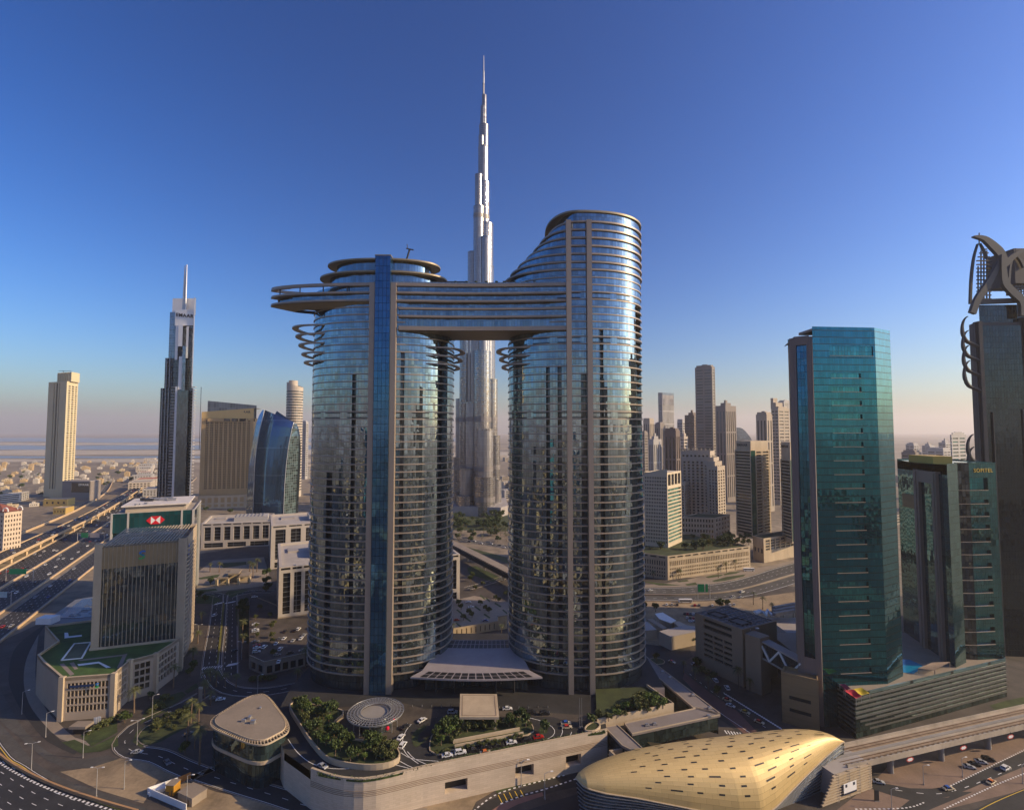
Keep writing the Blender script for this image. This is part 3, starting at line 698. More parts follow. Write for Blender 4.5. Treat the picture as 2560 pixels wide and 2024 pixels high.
    m = MB(); m.prism([(153.4, 252.4), (187, 255.4), (200.6, 263), (204.6, 290.6), (157, 287.6), (146, 260)], 0, 16, 0, False); m.build('base_wall', GDK, T)
    m = MB(); a0 = Vector((153, 252)); m.wallq((153, 251.9), (160.4, 252.6), 0, 17); m.build('base_panel', TEALD, T)
    m = MB(); m.prism([(147.5, 259), (153, 255), (157, 284), (158, 287)], 193.4, 194.0); m.box(160, 176, 262, 276, 198.01, 199.4); m.build('roof_edge', PIERM, T)
TANBR = M('banded_brown_stone', (.28, .185, .09), .75, var=.2, scale=.05, streak=8)
GSHD = G('pier_glass', (.03, .15, .22), 1.6, 3.5, tilt=.012, wave=.01, metal=.8, var=.35)
teal_tower()
def hotel_podium():
    T = thing('hotel_podium', 'long low glass podium with grey louvre bands and roof pool, below the teal towers', 'podium', (215, 265, 0))
    A = P('l', 560, 1608, 0); B = P('l', 1672, 1298, 0); A = (A.x, A.y); B = (B.x, B.y)
    foot = [A, B, (284, 318), (160, 318), (160, 258)]
    mb = MB(); mb.strip(foot, 0, 19.2); mb.build('glass_wall', G('podium_glass', (.06, .10, .10), 2.4, 2.6, tilt=.02, wave=.02, metal=.75, var=.6), T)
    d = Vector((B[0] - A[0], B[1] - A[1])); L = d.length; d /= L; nr = Vector((d.y, -d.x))
    rr = random.Random(5)
    k = 0
    for r_ in range(8):
        z = 2.6 + r_ * 2.15; u0 = (0 if r_ > 2 else L * (.34 - r_ * .11)); m = MB()
        u1 = L
        p = (A[0] + d.x * u0 + nr.x * .35, A[1] + d.y * u0 + nr.y * .35); q = (A[0] + d.x * u1 + nr.x * .35, A[1] + d.y * u1 + nr.y * .35)
        m.wallq(p, q, z, z + .95); m.face([V3(p, z + .95), V3(q, z + .95), (q[0] - nr.x * .35, q[1] - nr.y * .35, z + .95), (p[0] - nr.x * .35, p[1] - nr.y * .35, z + .95)])
        e = (160, 258); m.wallq((A[0] - .35, A[1]), p, z, z + .95); m.wallq((e[0] - .35, e[1]), (A[0] - .35, A[1]), z, z + .95); m.build('louvre_band', LOUV, T)
    m = MB(); m.cap(foot, 19.2); m.build('roof_terrace', PAVEL, T)
    m = MB(); wl = [Vector(V3(p, 0)) for p in (foot[4], A, B, foot[2])]; wallline(m, wl, 0, .4, 19.2, 20.6); m.build('parapet', G('parapet_glass', (.2, .3, .3), 1.6, 4, metal=.5), T)
    q = [P('l', zx, zy, 19.3) for zx, zy in ((880, 1020), (955, 1024), (1060, 1072), (985, 1128), (880, 1115))]
    m = MB(); m.face([tuple(p) for p in q][::-1]); m.build('pool_water', M('pool_blue', (.01, .22, .40), .08, var=.15, scale=.4), T)
    q = [P('l', zx, zy, 19.6) for zx, zy in ((1020, 1125), (1120, 1085), (1250, 1080), (1140, 1140))]
    m = MB()
    for i in range(14):
        t = i / 13; m.bar(q[0].lerp(q[1], t) + Vector((0, 0, 2.6)), q[3].lerp(q[2], t) + Vector((0, 0, 2.6)), .5, .2)
    for p in q: m.bar(p, p + Vector((0, 0, 2.6)), .3, .3)
    m.build('pergola', M('timber_slat', (.36, .26, .18), .8), T)
    for (pts, col, nm, lab) in ((((470, 1250), (545, 1243), (600, 1295), (560, 1310)), (.55, .03, .05), 'shade_sail', 'red shade sail at the podium corner'), (((530, 1243), (600, 1228), (660, 1272), (600, 1287)), (.62, .45, .03), 'shade_sail', 'yellow shade sail at the podium corner'), (((440, 1205), (480, 1203), (525, 1240), (480, 1243)), (.22, .02, .08), 'shade_sail', 'dark magenta shade sail at the podium corner')):
        t = thing(nm, lab, 'shade sail', tuple(P('l', *pts[0], 19.2)), 'coloured shade sails on the podium roof')
        qq = [P('l', a, b, 21.5 + (.9 if i % 2 else 0)) for i, (a, b) in enumerate(pts)]; m = MB(); N_ = 6
        for i in range(N_):
            for j in range(N_):
                def s(u, v): p = qq[0].lerp(qq[1], u).lerp(qq[3].lerp(qq[2], u), v); return tuple(p - Vector((0, 0, 1.2 * math.sin(math.pi * u) * math.sin(math.pi * v))))
                m.face([s(i / N_, j / N_), s((i + 1) / N_, j / N_), s((i + 1) / N_, (j + 1) / N_), s(i / N_, (j + 1) / N_)])
        m.build('canvas', M('sail_%d' % int(col[1] * 100), col, .8, var=.08), t, smooth=True)
        m = MB()
        for p in qq: m.tube([(p.x, p.y, 19.2), tuple(p)], .12, 6)
        m.build('masts', METAL, t).name = 'mast_set'
hotel_podium()
def hotel_tower_two():
    T = thing('hotel_tower', 'shorter dark teal hotel tower with gold roof box and gold lettering', 'skyscraper', (255, 290, 19))
    ft = [(236, 272), (247, 278), (249.5, 283), (256, 281), (273, 283), (280, 320), (246, 320), (232, 288)]
    ZT = 127.0; mb = MB(); wins = []
    L = 17.1; zs = []; z = 27.0
    while z < 106: zs.append((z, z + 2.5)); z += 7.0
    zs.append((111.5, 118.5))
    mb.wallq(ft[0], ft[1], 19, ZT); wins = facade(mb, ft[3], ft[4], [(.3, L * .68)], zs, 19, ZT, 1.2)
    mb.wallq(ft[4], ft[5], 19, ZT); mb.wallq(ft[5], ft[6], 19, ZT); mb.cap(ft, ZT - .5); mb.build('curtain_wall', TEALG, T)
    m = MB(); m.wallq(ft[1], ft[2], 19, ZT); m.wallq(ft[2], ft[3], 19, ZT); m.build('recess_wall', GDK, T)
    add_windows(T, wins, SLOT, 'slot_balcony')
    for pts, uv in wins:
        m = MB(); p, q = Vector(pts[0]), Vector(pts[1]); o = Vector((.13, -1.25, .1)); m.bar(p + o, q + o, .5, .3); a = Vector((249.5, 281.2, pts[0][2] + .1)); m.bar(a, p + o, .5, .3); m.build('sill', PAVEL, T)
    m = MB()
    a, b = Vector((246, 320)), Vector((236, 272)); d = (b - a).normalized(); nr = Vector((d.y, -d.x)); Ls = (b - a).length
    pt = lambda u, k: (a.x + d.x * u + nr.x * k, a.y + d.y * u + nr.y * k)
    g = MB(); g.wallq(pt(0, 0), pt(Ls, 0), 19, 121); g.build('side_glass', GSHD, T)
    for u0, u1 in ((20, 25), (37.5, 41.5)):
        m = MB(); m.prism([pt(u0, 1.6), pt(u1, 1.6), pt(u1, -1), pt(u0, -1)], 19, 122, 0, True); um = (u0 + u1) / 2; m.prism([pt(um - .5, 2.0), pt(um + .5, 2.0), pt(um + .5, 1.4), pt(um - .5, 1.4)], 19, 121); m.build('pier', PIERM, T)
    m = MB(); m.prism([pt(25, 1.5), pt(37.5, 1.5), pt(37.5, -1), pt(25, -1)], 115, 121.8); m.build('head_panel', PIERM, T)
    m = MB(); m.prism([pt(6, .9), pt(20, .9), pt(20, -1), pt(6, -1)], 98, 106); m.build('side_panel', TANBR, T)
    m = MB(); m.prism([(237, 282), (247, 281), (252, 300), (240, 303)], 126.5, 130.5); m.build('roof_box', M('ochre_cladding', (.50, .33, .06), .6, var=.1), T)
    text('SOFITEL', 3.0, M('gold_letters', (.75, .52, .12), .35, .6), T, (264.8, 281.85, 122.6), (17, 2, 0), (0, 0, 1), depth=.15)
TEALG = G('teal_grey_glass', (.05, .16, .18), 1.5, 3.5, tilt=.01, wave=.02, metal=.85, var=.25, rough=.05, wscale=.1)
hotel_tower_two()

# ------------------------------------------------------------------ dark tower with the curled steel crown at the right edge
def crown_tower():
    T = thing('crown_tower', 'very tall dark tower with a curled steel crown and open lattice at the right edge', 'skyscraper', (330, 345, 0))
    DK = M('dark_cladding', (.040, .038, .042), .65, 0, var=.15, scale=.05, streak=.2); DG = G('dark_slate_glass', (.03, .05, .062), 1.8, 3.7, tilt=.008, wave=.006, metal=.75, var=.3, rough=.06)
    y = 330.0
    def X(r, zx, zy): return ZD(r, zx, zy, y)
    zt = X('m', 300, 700).z; xl = X('m', 180, 1000).x + 1; xr = xl + 92; z2 = X('m', 300, 570).z
    ft = [(xl * (y + 8) / y, y + 8), (xl + 4.0, y), (xl + 44, y - 2), (xl + 92, y + 16), (xl + 92, y + 60), (xl * (y + 60) / y + 3, y + 60)]
    m = MB(); m.prism(ft, 0, zt); m.build('body_wall', DK, T)
    fb = [(xl + 9, y + 2), (xl + 46, y + .3), (xl + 80, y + 16), (xl + 80, y + 50), ((xl + 9) * (y + 50) / (y + 2) + 3, y + 50)]
    m = MB(); m.prism(fb, zt, z2); m.build('upper_block', DG, T)
    m = MB(); m.wallq((xl + 7.5, y - .45), (xl + 33, y - 1.75), 0, zt - 2); m.build('glass_face', DG, T)
    m = MB(); m.wallq((xl + 47, y - 1.2), (xl + 66, y + 5.8), 0, zt + 8); m.build('glass_face', DG, T)
    for u, zz in ((5.0, zt + .6), (34, zt + 3)):
        m = MB(); yy = y - .2 - u * .05; m.prism([(xl + u, yy - 1.2), (xl + u + 2.4, yy - 1.3), (xl + u + 2.4, yy + 3), (xl + u, yy + 3)], 0, zz); m.build('pier', DK, T)
    for u, zz in ((11.5, zt - 60), (30.5, zt - 58)):
        m = MB(); yy = y - .8 - u * .03; m.box(xl + u, xl + u + .5, yy - .6, yy + .5, 0, zz); m.build('mullion', DK, T)
    def curl(p0, side, s=1.0):
        pts = []
        for i in range(15):
            a = rad(80 - 165 * i / 14 * 1.0); pts.append((p0[0] - side * (math.cos(a) * 5.2 * s) + 0, p0[1] - 2, p0[2] + math.sin(a) * 9 * s))
        pts.append((p0[0] + side * 6.5 * s, p0[1] - 2.5, p0[2] - 12.5 * s)); m = MB(); m.tube(pts, [.3 + .9 * min(1, i / 8) for i in range(len(pts))], 6); m.build('steel_curl', DK, T)
    for zy in (750, 850, 955, 1065, 1590, 1680): c = X('m', 180, zy); curl((xl + .5, y + 2, c.z), 1)
    for zy in (720, 830, 940, 1040): c = X('m', 560, zy); curl((xl + 46, y - 2, c.z), -1)
    # crown: two horns that cross, with lattices between
    def path(*pp): return [tuple(X('m', a, b)) for a, b in pp]
    CR = M('crown_steel', (.040, .046, .055), .6, 0, var=.15, scale=.1)
    def horn(pts, w0, w1, dy=0, th=2.4):
        c = catmull([Vector((p[0], p[1] + dy, p[2])) for p in pts], 2.0); m = MB(); k = len(c); rings = []
        for i in range(k):
            w_ = w0 + (w1 - w0) * math.sin(math.pi * min(.62, i / (k - 1) * .75 + .0)) ** .9; t = (c[min(i + 1, k - 1)] - c[max(i - 1, 0)]); t.y = 0; t.normalize(); pr = Vector((t.z, 0, -t.x)) * max(.25, w_ * .40); yy = Vector((0, th / 2, 0))
            rings.append([c[i] - pr - yy, c[i] + pr - yy, c[i] + pr + yy, c[i] - pr + yy])
        m.loft(rings); m.face(rings[0]); m.face(rings[-1][::-1]); m.build('crown_horn', CR, T)
    horn(path((205, 90), (280, 105), (350, 160), (400, 215), (430, 300)), .8, 7, 0)
    horn(path((395, 230), (345, 330), (285, 440), (215, 545), (180, 640)), 2.5, 5, -2)
    horn(path((380, 230), (385, 330), (400, 430), (450, 490), (520, 560), (530, 660)), 2.5, 6, -3)
    horn(path((268, 130), (240, 230), (222, 380), (215, 560)), .8, 1.6, 3, 1.5)
    horn(path((275, 130), (305, 190), (325, 240)), .6, 1.4, 2, 1.5)
    horn(path((590, 170), (500, 230), (440, 290), (390, 320)), .8, 5, 2)
    horn(path((525, 200), (500, 290), (490, 400), (487, 500)), .8, 1.8, 3, 1.5)
    horn(path((530, 200), (570, 240), (600, 300)), .8, 1.8, 3, 1.5)
    horn(path((270, 130), (270, 55)), .4, .5, 2, .5); horn(path((530, 200), (530, 165)), .4, .5, 2, .5)
    for (x0, x1, y0, y1, top) in ((232, 335, 180, 560, (268, 130)), (498, 600, 240, 500, (530, 200))):
        m = MB(); n = 15
        for i in range(n):
            zy = y0 + (y1 - y0) * i / (n - 1); a = ZD('m', x0 + (30 if i < 3 else 0) * (3 - i) / 3, zy, y + 6); b = ZD('m', x1 - (30 if i < 3 else 0) * (3 - i) / 3, zy, y + 6); m.bar(a, b, .8, .7)
        for i in range(5):
            zx = x0 + (x1 - x0) * (i + .5) / 5; m.bar(ZD('m', zx, y1, y + 6.4), ZD('m', zx, y0 + (10 if 0 < i < 4 else 120), y + 6.4), .6, .6)
        m.build('lattice', DARKM, T)
    m = MB(); m.bar(X('m', 215, 555), X('m', 640, 540), 3, 3); m.bar(ZD('m', 400, 330, y + 14), ZD('m', 620, 330, y + 14), 20, 24); m.build('crown_beam', DK, T)
crown_tower()

# ------------------------------------------------------------------ metro station and viaduct
def station():
    T = thing('metro_station', 'gold shell-shaped metro station roof with dark slot windows over louvred glass', 'station', (80, 205, 0))
    A = Vector((24.0, 195.0)); B = Vector((138.5, 214.8)); ax = (B - A).normalized(); L = (B - A).length; nr = Vector((ax.y, -ax.x))   # nr: towards the camera
    def prof(s):
        t = 2 * s - 1
        w_ = 12.5 * max(0, 1 - abs(t) ** (2.3 if t < 0 else 5)) ** (.62 if t < 0 else .55)
        ze = 14.2 - 6.0 * max(0, math.sin(math.pi * s)) ** .75
        zr = 14.4 + 6.2 * max(0, 1 - abs(t) ** (2.4 if t < 0 else 6)) ** .6
        return w_, ze, zr
    TAB = [(0, 0, 14.3), (.02, 4.0, 13.2), (.08, 6.0, 11.8), (.18, 8.2, 10.2), (.35, 12, 6.6), (.5, 14.6, 3.4), (.575, 15, 2.6), (.64, 13.2, 4.4), (.78, 8.2, 9.8), (.9, 3.6, 13.4), (.985, .4, 15.4), (1, 0, 15.6)]
    def fedge(s):
        for (a, va, za), (b_, vb, zb) in zip(TAB, TAB[1:]):
            if s <= b_: t = (s - a) / (b_ - a); return va + (vb - va) * t, za + (zb - za) * t
        return 0, 15.6
    def surf(s, al, lift=0.0):
        w_, ze, zr = prof(s); vf, zf = fedge(s); fr = al < math.pi / 2; v = (vf if fr else w_) * math.cos(al); ze = zf if fr else ze; zr = max(zr, ze + .2); h = ze + (zr - ze) * max(0, math.sin(al)) ** .8
        c = A + ax * (L * s); return (c.x + nr.x * v, c.y + nr.y * v, h + lift)
    m = MB(); ns, na = 72, 28
    for i in range(ns):
        s0, s1 = (i / ns), ((i + 1) / ns)
        for j in range(na):
            a0, a1 = math.pi * j / na, math.pi * (j + 1) / na
            m.face([surf(s0, a0), surf(s1, a0), surf(s1, a1), surf(s0, a1)], 0, [(s0 * L, j * 1.4), (s1 * L, j * 1.4), (s1 * L, j * 1.4 + 1.4), (s0 * L, j * 1.4 + 1.4)])
    mg, n, b = new_mat('gold_cladding'); Lk = n.links.new
    uv = N(n, 'ShaderNodeUVMap'); br = N(n, 'ShaderNodeTexBrick'); br.inputs['Scale'].default_value = 1; br.inputs['Brick Width'].default_value = 4.6; br.inputs['Row Height'].default_value = 1.4; br.inputs['Mortar Size'].default_value = .03
    br.inputs['Color1'].default_value = rgb((.66, .48, .21)); br.inputs['Color2'].default_value = rgb((.60, .43, .185)); br.inputs['Mortar'].default_value = rgb((.34, .22, .08)); Lk(uv.outputs[0], br.inputs['Vector'])
    Lk(br.outputs['Color'], b.inputs['Base Color']); b.inputs['Metallic'].default_value = .3; b.inputs['Roughness'].default_value = .5
    bp = N(n, 'ShaderNodeBump'); bp.inputs['Strength'].default_value = .25; bp.inputs['Distance'].default_value = .1; Lk(br.outputs['Fac'], bp.inputs['Height']); bp.invert = True; Lk(bp.outputs[0], b.inputs['Normal'])
    m.build('shell_roof', mg, T, smooth=True)
    rim = MB(); rim.tube([surf(i / 60, 0.0) for i in range(61)], .28, 6); rim.tube([surf(i / 60, math.pi) for i in range(61)], .28, 6); rim.build('shell_rim', STONE, T)
    rr = random.Random(4); cnt = 0
    for row in range(13):
        al = .30 + row * .185
        s = .16 + (row % 3) * .045 + abs(row - 4) * .012
        while s < .93:
            ln = rr.choice((.019, .019, .038)); m = MB(); da = .038
            lim = min(prof(s)[0], fedge(s)[0])
            if lim > 6.5 or (al > 1.3 and prof(s)[0] > 8):
                q = [surf(s, al, .1), surf(s + ln, al, .1), surf(s + ln, al + da, .1), surf(s, al + da, .1)]; m.face(q); m.build('roof_window', DARKIN, T)
            s += rr.uniform(.065, .11)
    # glazed louvre skirt under the shell
    g = MB(); lv = MB(); N_ = 60
    def low(s): w_, ze = fedge(s); c = A + ax * (L * (.5 + (s - .5) * .97)); k = w_ * .5 + 3.2 * math.sin(math.pi * s); return (c.x + nr.x * k, c.y + nr.y * k), ze
    for i in range(N_):
        (p, e0), (q, e1) = low(i / N_), low((i + 1) / N_); a, bq = surf(i / N_, .0), surf((i + 1) / N_, 0)
        g.face([V3(p, 0), V3(q, 0), (bq[0], bq[1], bq[2] - .1), (a[0], a[1], a[2] - .1)])
        for k in range(9):
            t = k / 9; t2 = t + .045
            P0 = Vector(V3(p, 0)).lerp(Vector(a), t); Q0 = Vector(V3(q, 0)).lerp(Vector(bq), t); o = Vector((nr.x, nr.y, .25)) * .3
            lv.bar(P0 + o, Q0 + o, .5, .18)
    for i in range(N_):
        (p, e0), (q, e1) = low(i / N_), low((i + 1) / N_); p = Vector(p) - nr * (2 * prof(i / N_)[0] * .62); q = Vector(q) - nr * (2 * prof((i + 1) / N_)[0] * .62); a, bq = surf(i / N_, math.pi), surf((i + 1) / N_, math.pi)
        g.face([V3(q, 0), V3(p, 0), a, bq])
    g.build('station_glass', GDK, T); lv.build('louvre_fins', METAL, T)
    # end fin leaning out at the back
    f = MB(); q = [P('n', 785, 372, 17), P('n', 1080, 405, 19), P('n', 880, 455, 14)]; f.face([tuple(p) for p in q]); f.face([(p.x + .2, p.y + .6, p.z - .5) for p in q][::-1])
    for i in range(3):
        a_, b_ = q[i], q[(i + 1) % 3]; f.face([tuple(a_), tuple(b_), (b_.x + .2, b_.y + .6, b_.z - .5), (a_.x + .2, a_.y + .6, a_.z - .5)])
    f.build('roof_fin', mg, T)
    # entrance stair block with stacked white louvres
    E0 = P('o', 470, 1095, 0); E1 = P('o', 785, 975, 0); d = (E1 - E0).normalized(); bk = Vector((-d.y, d.x, 0))
    m = MB(); m.prism([(E0 + bk * .6)[:2], (E1 + bk * .6)[:2], (E1 + bk * 9)[:2], (E0 + bk * 9)[:2]], 0, 10.2); m.build('stair_wall', GREYST, T)
    for k in range(10):
        m = MB(); z = .8 + k; e = E0 - d * (8 * (1 - k / 11)); m.bar(e + Vector((0, 0, z)), E1 + Vector((0, 0, z)), .9, .45); m.bar(E1 + Vector((0, 0, z)), E1 + bk * 8.6 + Vector((0, 0, z)), .9, .45); m.build('louvre', STONE, T)
    for k in range(4):
        p = E0.lerp(E1, .05 + .3 * k) - bk * .1; m = MB(); m.bar(p, p + Vector((0, 0, 10.4)), .5, .9, up=(1, 0, 0)); m.build('louvre_post', STONE, T)
    m = MB(); p = E0.lerp(E1, .16) - bk * .9; q = E0.lerp(E1, .52) - bk * .9; m.wallq((p.x, p.y), (q.x, q.y), 2.2, 6.6); m.wallq((q.x, q.y), (q.x + .4 * bk.x, q.y + .4 * bk.y), 2.2, 6.6)
    ad = m.build('poster_board', WHITE, T)
    m = MB(); 
    for t in (.2, .8): c = p.lerp(q, t) - bk * .06; m.wallq((c.x - d.x * .5, c.y - d.y * .5), (c.x + d.x * .5, c.y + d.y * .5), 5.0, 6.1)
    c0 = p - bk * .05; c1 = q - bk * .05; m.wallq((c0.x, c0.y), (c1.x, c1.y), 2.2, 2.9); m.build('poster_marks', M('navy_print', (.01, .02, .05), .5), T)
station()
VD = Vector((.963, .27, 0)).normalized(); VN = Vector((VD.y, -VD.x, 0))
def viaduct():
    T = thing('viaduct', 'raised concrete metro track running from the gold station to the right edge', 'viaduct', (165, 221, 0))
    c0 = Vector((133, 212.6, 0)); Lv = 330
    m = MB(); a, b = c0, c0 + VD * Lv
    def bx(mb, o0, o1, z0, z1, s0=0.0, s1=Lv):
        p = [c0 + VD * s0 + VN * o0, c0 + VD * s1 + VN * o0, c0 + VD * s1 + VN * o1, c0 + VD * s0 + VN * o1]; q = [(x.x, x.y) for x in p]
        ar = sum(q[i][0] * q[(i + 1) % 4][1] - q[(i + 1) % 4][0] * q[i][1] for i in range(4)); mb.prism(q if ar > 0 else q[::-1], z0, z1, 0, True, True)
    bx(m, -5.6, 5.6, 9.3, 10.0); bx(m, -2.6, 2.6, 7.6, 9.297); m.build('deck', CONC, T)
    for o in (-5.9, 5.6): m = MB(); bx(m, o, o + .3, 9.0, 11.2); m.build('parapet', CONC, T)
    for o in (-3.8, -2.3, 2.3, 3.8): m = MB(); bx(m, o - .12, o + .12, 10.15, 10.35); m.build('rail', M('rusty_rail', (.16, .10, .06), .6, .3), T)
    for o in (-3.05, 3.05): m = MB(); bx(m, o - 1.3, o + 1.3, 10.003, 10.15); m.build('track_slab', M('track_bed', (.30, .22, .15), .9, var=.35, scale=.3), T)
    m = MB(); bx(m, -.5, .5, 10.003, 10.7); m.build('centre_walkway', CONCG, T)
    m = MB()
    for k in range(110): s = 1 + k * 3.0; bx(m, 4.3, 5.2, 10.003, 10.55, s, s + 1.4)
    m.build('cable_brackets', CONCG, T)
    for k in range(10):
        s = 29.5 + 29.4 * k - .5; c = c0 + VD * s + VN * .6
        m = MB(); lathe(m, c.x, c.y, ((1.15, 0), (1.15, 5.6), (1.5, 6.8), (2.6, 7.59)), 18); m.build('column', CONCG, T, smooth=False)
    for zx, zy in ((1135, 710), (1615, 605), (2040, 505)):
        p = P('o', zx, zy, 7.3); m = MB(); q = [(-2.2, 0), (-1.2, -.9), (1.2, -.9), (2.2, 0), (1.2, .9), (-1.2, .9)]
        s = thing('hanging_sign', {1135: 'first', 1615: 'second', 2040: 'third'}[zx] + ' red-rimmed height sign under the metro viaduct, counted from the station', 'sign', tuple(p), 'height signs under the viaduct')
        m.face([(p.x + VD.x * a, p.y + VD.y * a, p.z + b_) for a, b_ in q]); m.build('panel', M('sign_red', (.55, .06, .04), .5), s)
        m = MB(); m.face([(p.x + VD.x * a * .72 + VN.x * .06, p.y + VD.y * a * .72 + VN.y * .06, p.z + b_ * .66) for a, b_ in q]); m.build('face', WHITE, s)
        m = MB(); m.bar(p + Vector((0, 0, .9)), p + Vector((0, 0, 2.2)), .2, .2); m.build('hanger', DARKM, s)
viaduct()

# ------------------------------------------------------------------ low buildings round the tower podium on its right
def link():
    T = thing('link_building', 'flat grey-roofed covered walkway bending round the right of the tower podium', 'walkway', (70, 240, 0))
    RF = M('grey_roof', (.22, .19, .175), .8, var=.15, scale=.1, fine=.1)
    g = G('walkway_glass', (.10, .14, .14), 1.5, 2.6, tilt=.02, metal=.7, var=.5)
    def seg(q, zb=4.0, zt=13.6):
        ar = sum(q[i][0] * q[(i + 1) % len(q)][1] - q[(i + 1) % len(q)][0] * q[i][1] for i in range(len(q))); q = q if ar > 0 else q[::-1]
        m = MB(); m.prism(inset(q, .5), zb, zt - .8, 0, False, True); m.build('glass_wall', g, T)
        m = MB(); m.prism(q, zt - .797, zt, 0, True, True); m.build('roof_slab', RF, T)
        m = MB(); wl = [Vector((p[0], p[1], 0)) for p in q]; wl.append(wl[0]); wallline(m, wl, -.2, .35, zt + .003, zt + .35); m.build('roof_upstand', STONE, T)
    a = [P('j', zx, zy, 13.6) for zx, zy in ((160, 970), (160, 1060), (590, 1432), (715, 1510), (826, 1482))]
    e = a[4]; seg([(p.x, p.y) for p in (a[0], a[1], a[2], P('j', 610, 1428, 13.6), e)])
    b = [P('j', 612, 1434, 13.6), P('j', 822, 1492, 13.6), P('j', 70, 1655, 13.6), P('j', 0, 1562, 13.6)]
    seg([(p.x, p.y) for p in b], 7.0)
    c = [P('n', 400, 243, 13.2), P('n', 520, 222, 13.2), P('n', 745, 432, 13.2), P('n', 640, 448, 13.2), P('n', 560, 410, 13.2)]
    seg([(p.x, p.y) for p in c], 3.0, 13.2)
    d = [P('n', 440, 445, 11.5), P('n', 570, 425, 11.5), P('n', 655, 500, 11.5), P('n', 540, 540, 11.5)]
    q = [(p.x, p.y) for p in d]; ar = sum(q[i][0] * q[(i + 1) % 4][1] - q[(i + 1) % 4][0] * q[i][1] for i in range(4)); q = q if ar > 0 else q[::-1]
    m = MB(); m.strip(q, 0, 11.5); qi = inset(q, .7); m.annulus(q, qi, 11.5); m.strip(qi[::-1], 7, 11.5); m.cap(qi, 7.0); m.build('lightwell_wall', STONE, T)
    rr = random.Random(8)
    for k in range(7):
        t = rr.uniform(.1, .9); p = b[3].lerp(b[1], t) * .5 + b[2].lerp(b[1], t) * .5 if k < 3 else a[0].lerp(a[4], t) * .75 + a[2].lerp(a[3], t) * .25
        s = thing('roof_unit', 'small white roof unit on the grey covered walkway roof', 'roof unit', (p.x, p.y, 13.6), 'roof units on the covered walkway')
        m = MB(); x0, y0 = p.x, p.y; m.box(x0 - 1.0, x0 + 1.0, y0 - .7, y0 + .7, 13.6, 14.3); m.build('casing', CONCG, s); m = MB(); m.box(x0 - .6, x0 + .6, y0 - .4, y0 + .4, 14.303, 14.6); m.build('cowl', METAL, s)
    # terrace wall above the walkway
    T3 = thing('terrace', 'raised stone-walled garden terrace at the foot of the right round tower', 'terrace', (55, 250, 0))
    q = [P('n', 335, 182, 16), P('n', 1024, 32, 16), P('j', 165, 1235, 16)]
    pts = [(q[0].x, q[0].y), (q[1].x, q[1].y), (q[2].x + 2, q[2].y), (40, 262)]
    m = MB(); wl = [Vector((p[0], p[1], 0)) for p in (pts[0], pts[1], pts[2])]; wallline(m, wl, -.3, .6, 0, 16.5); m.build('wall', STONE, T3)
    m = MB(); m.cap([pts[0], pts[1], pts[2], (42, 258)], 15.2); m.build('planting', GRASSD, T3)
link()
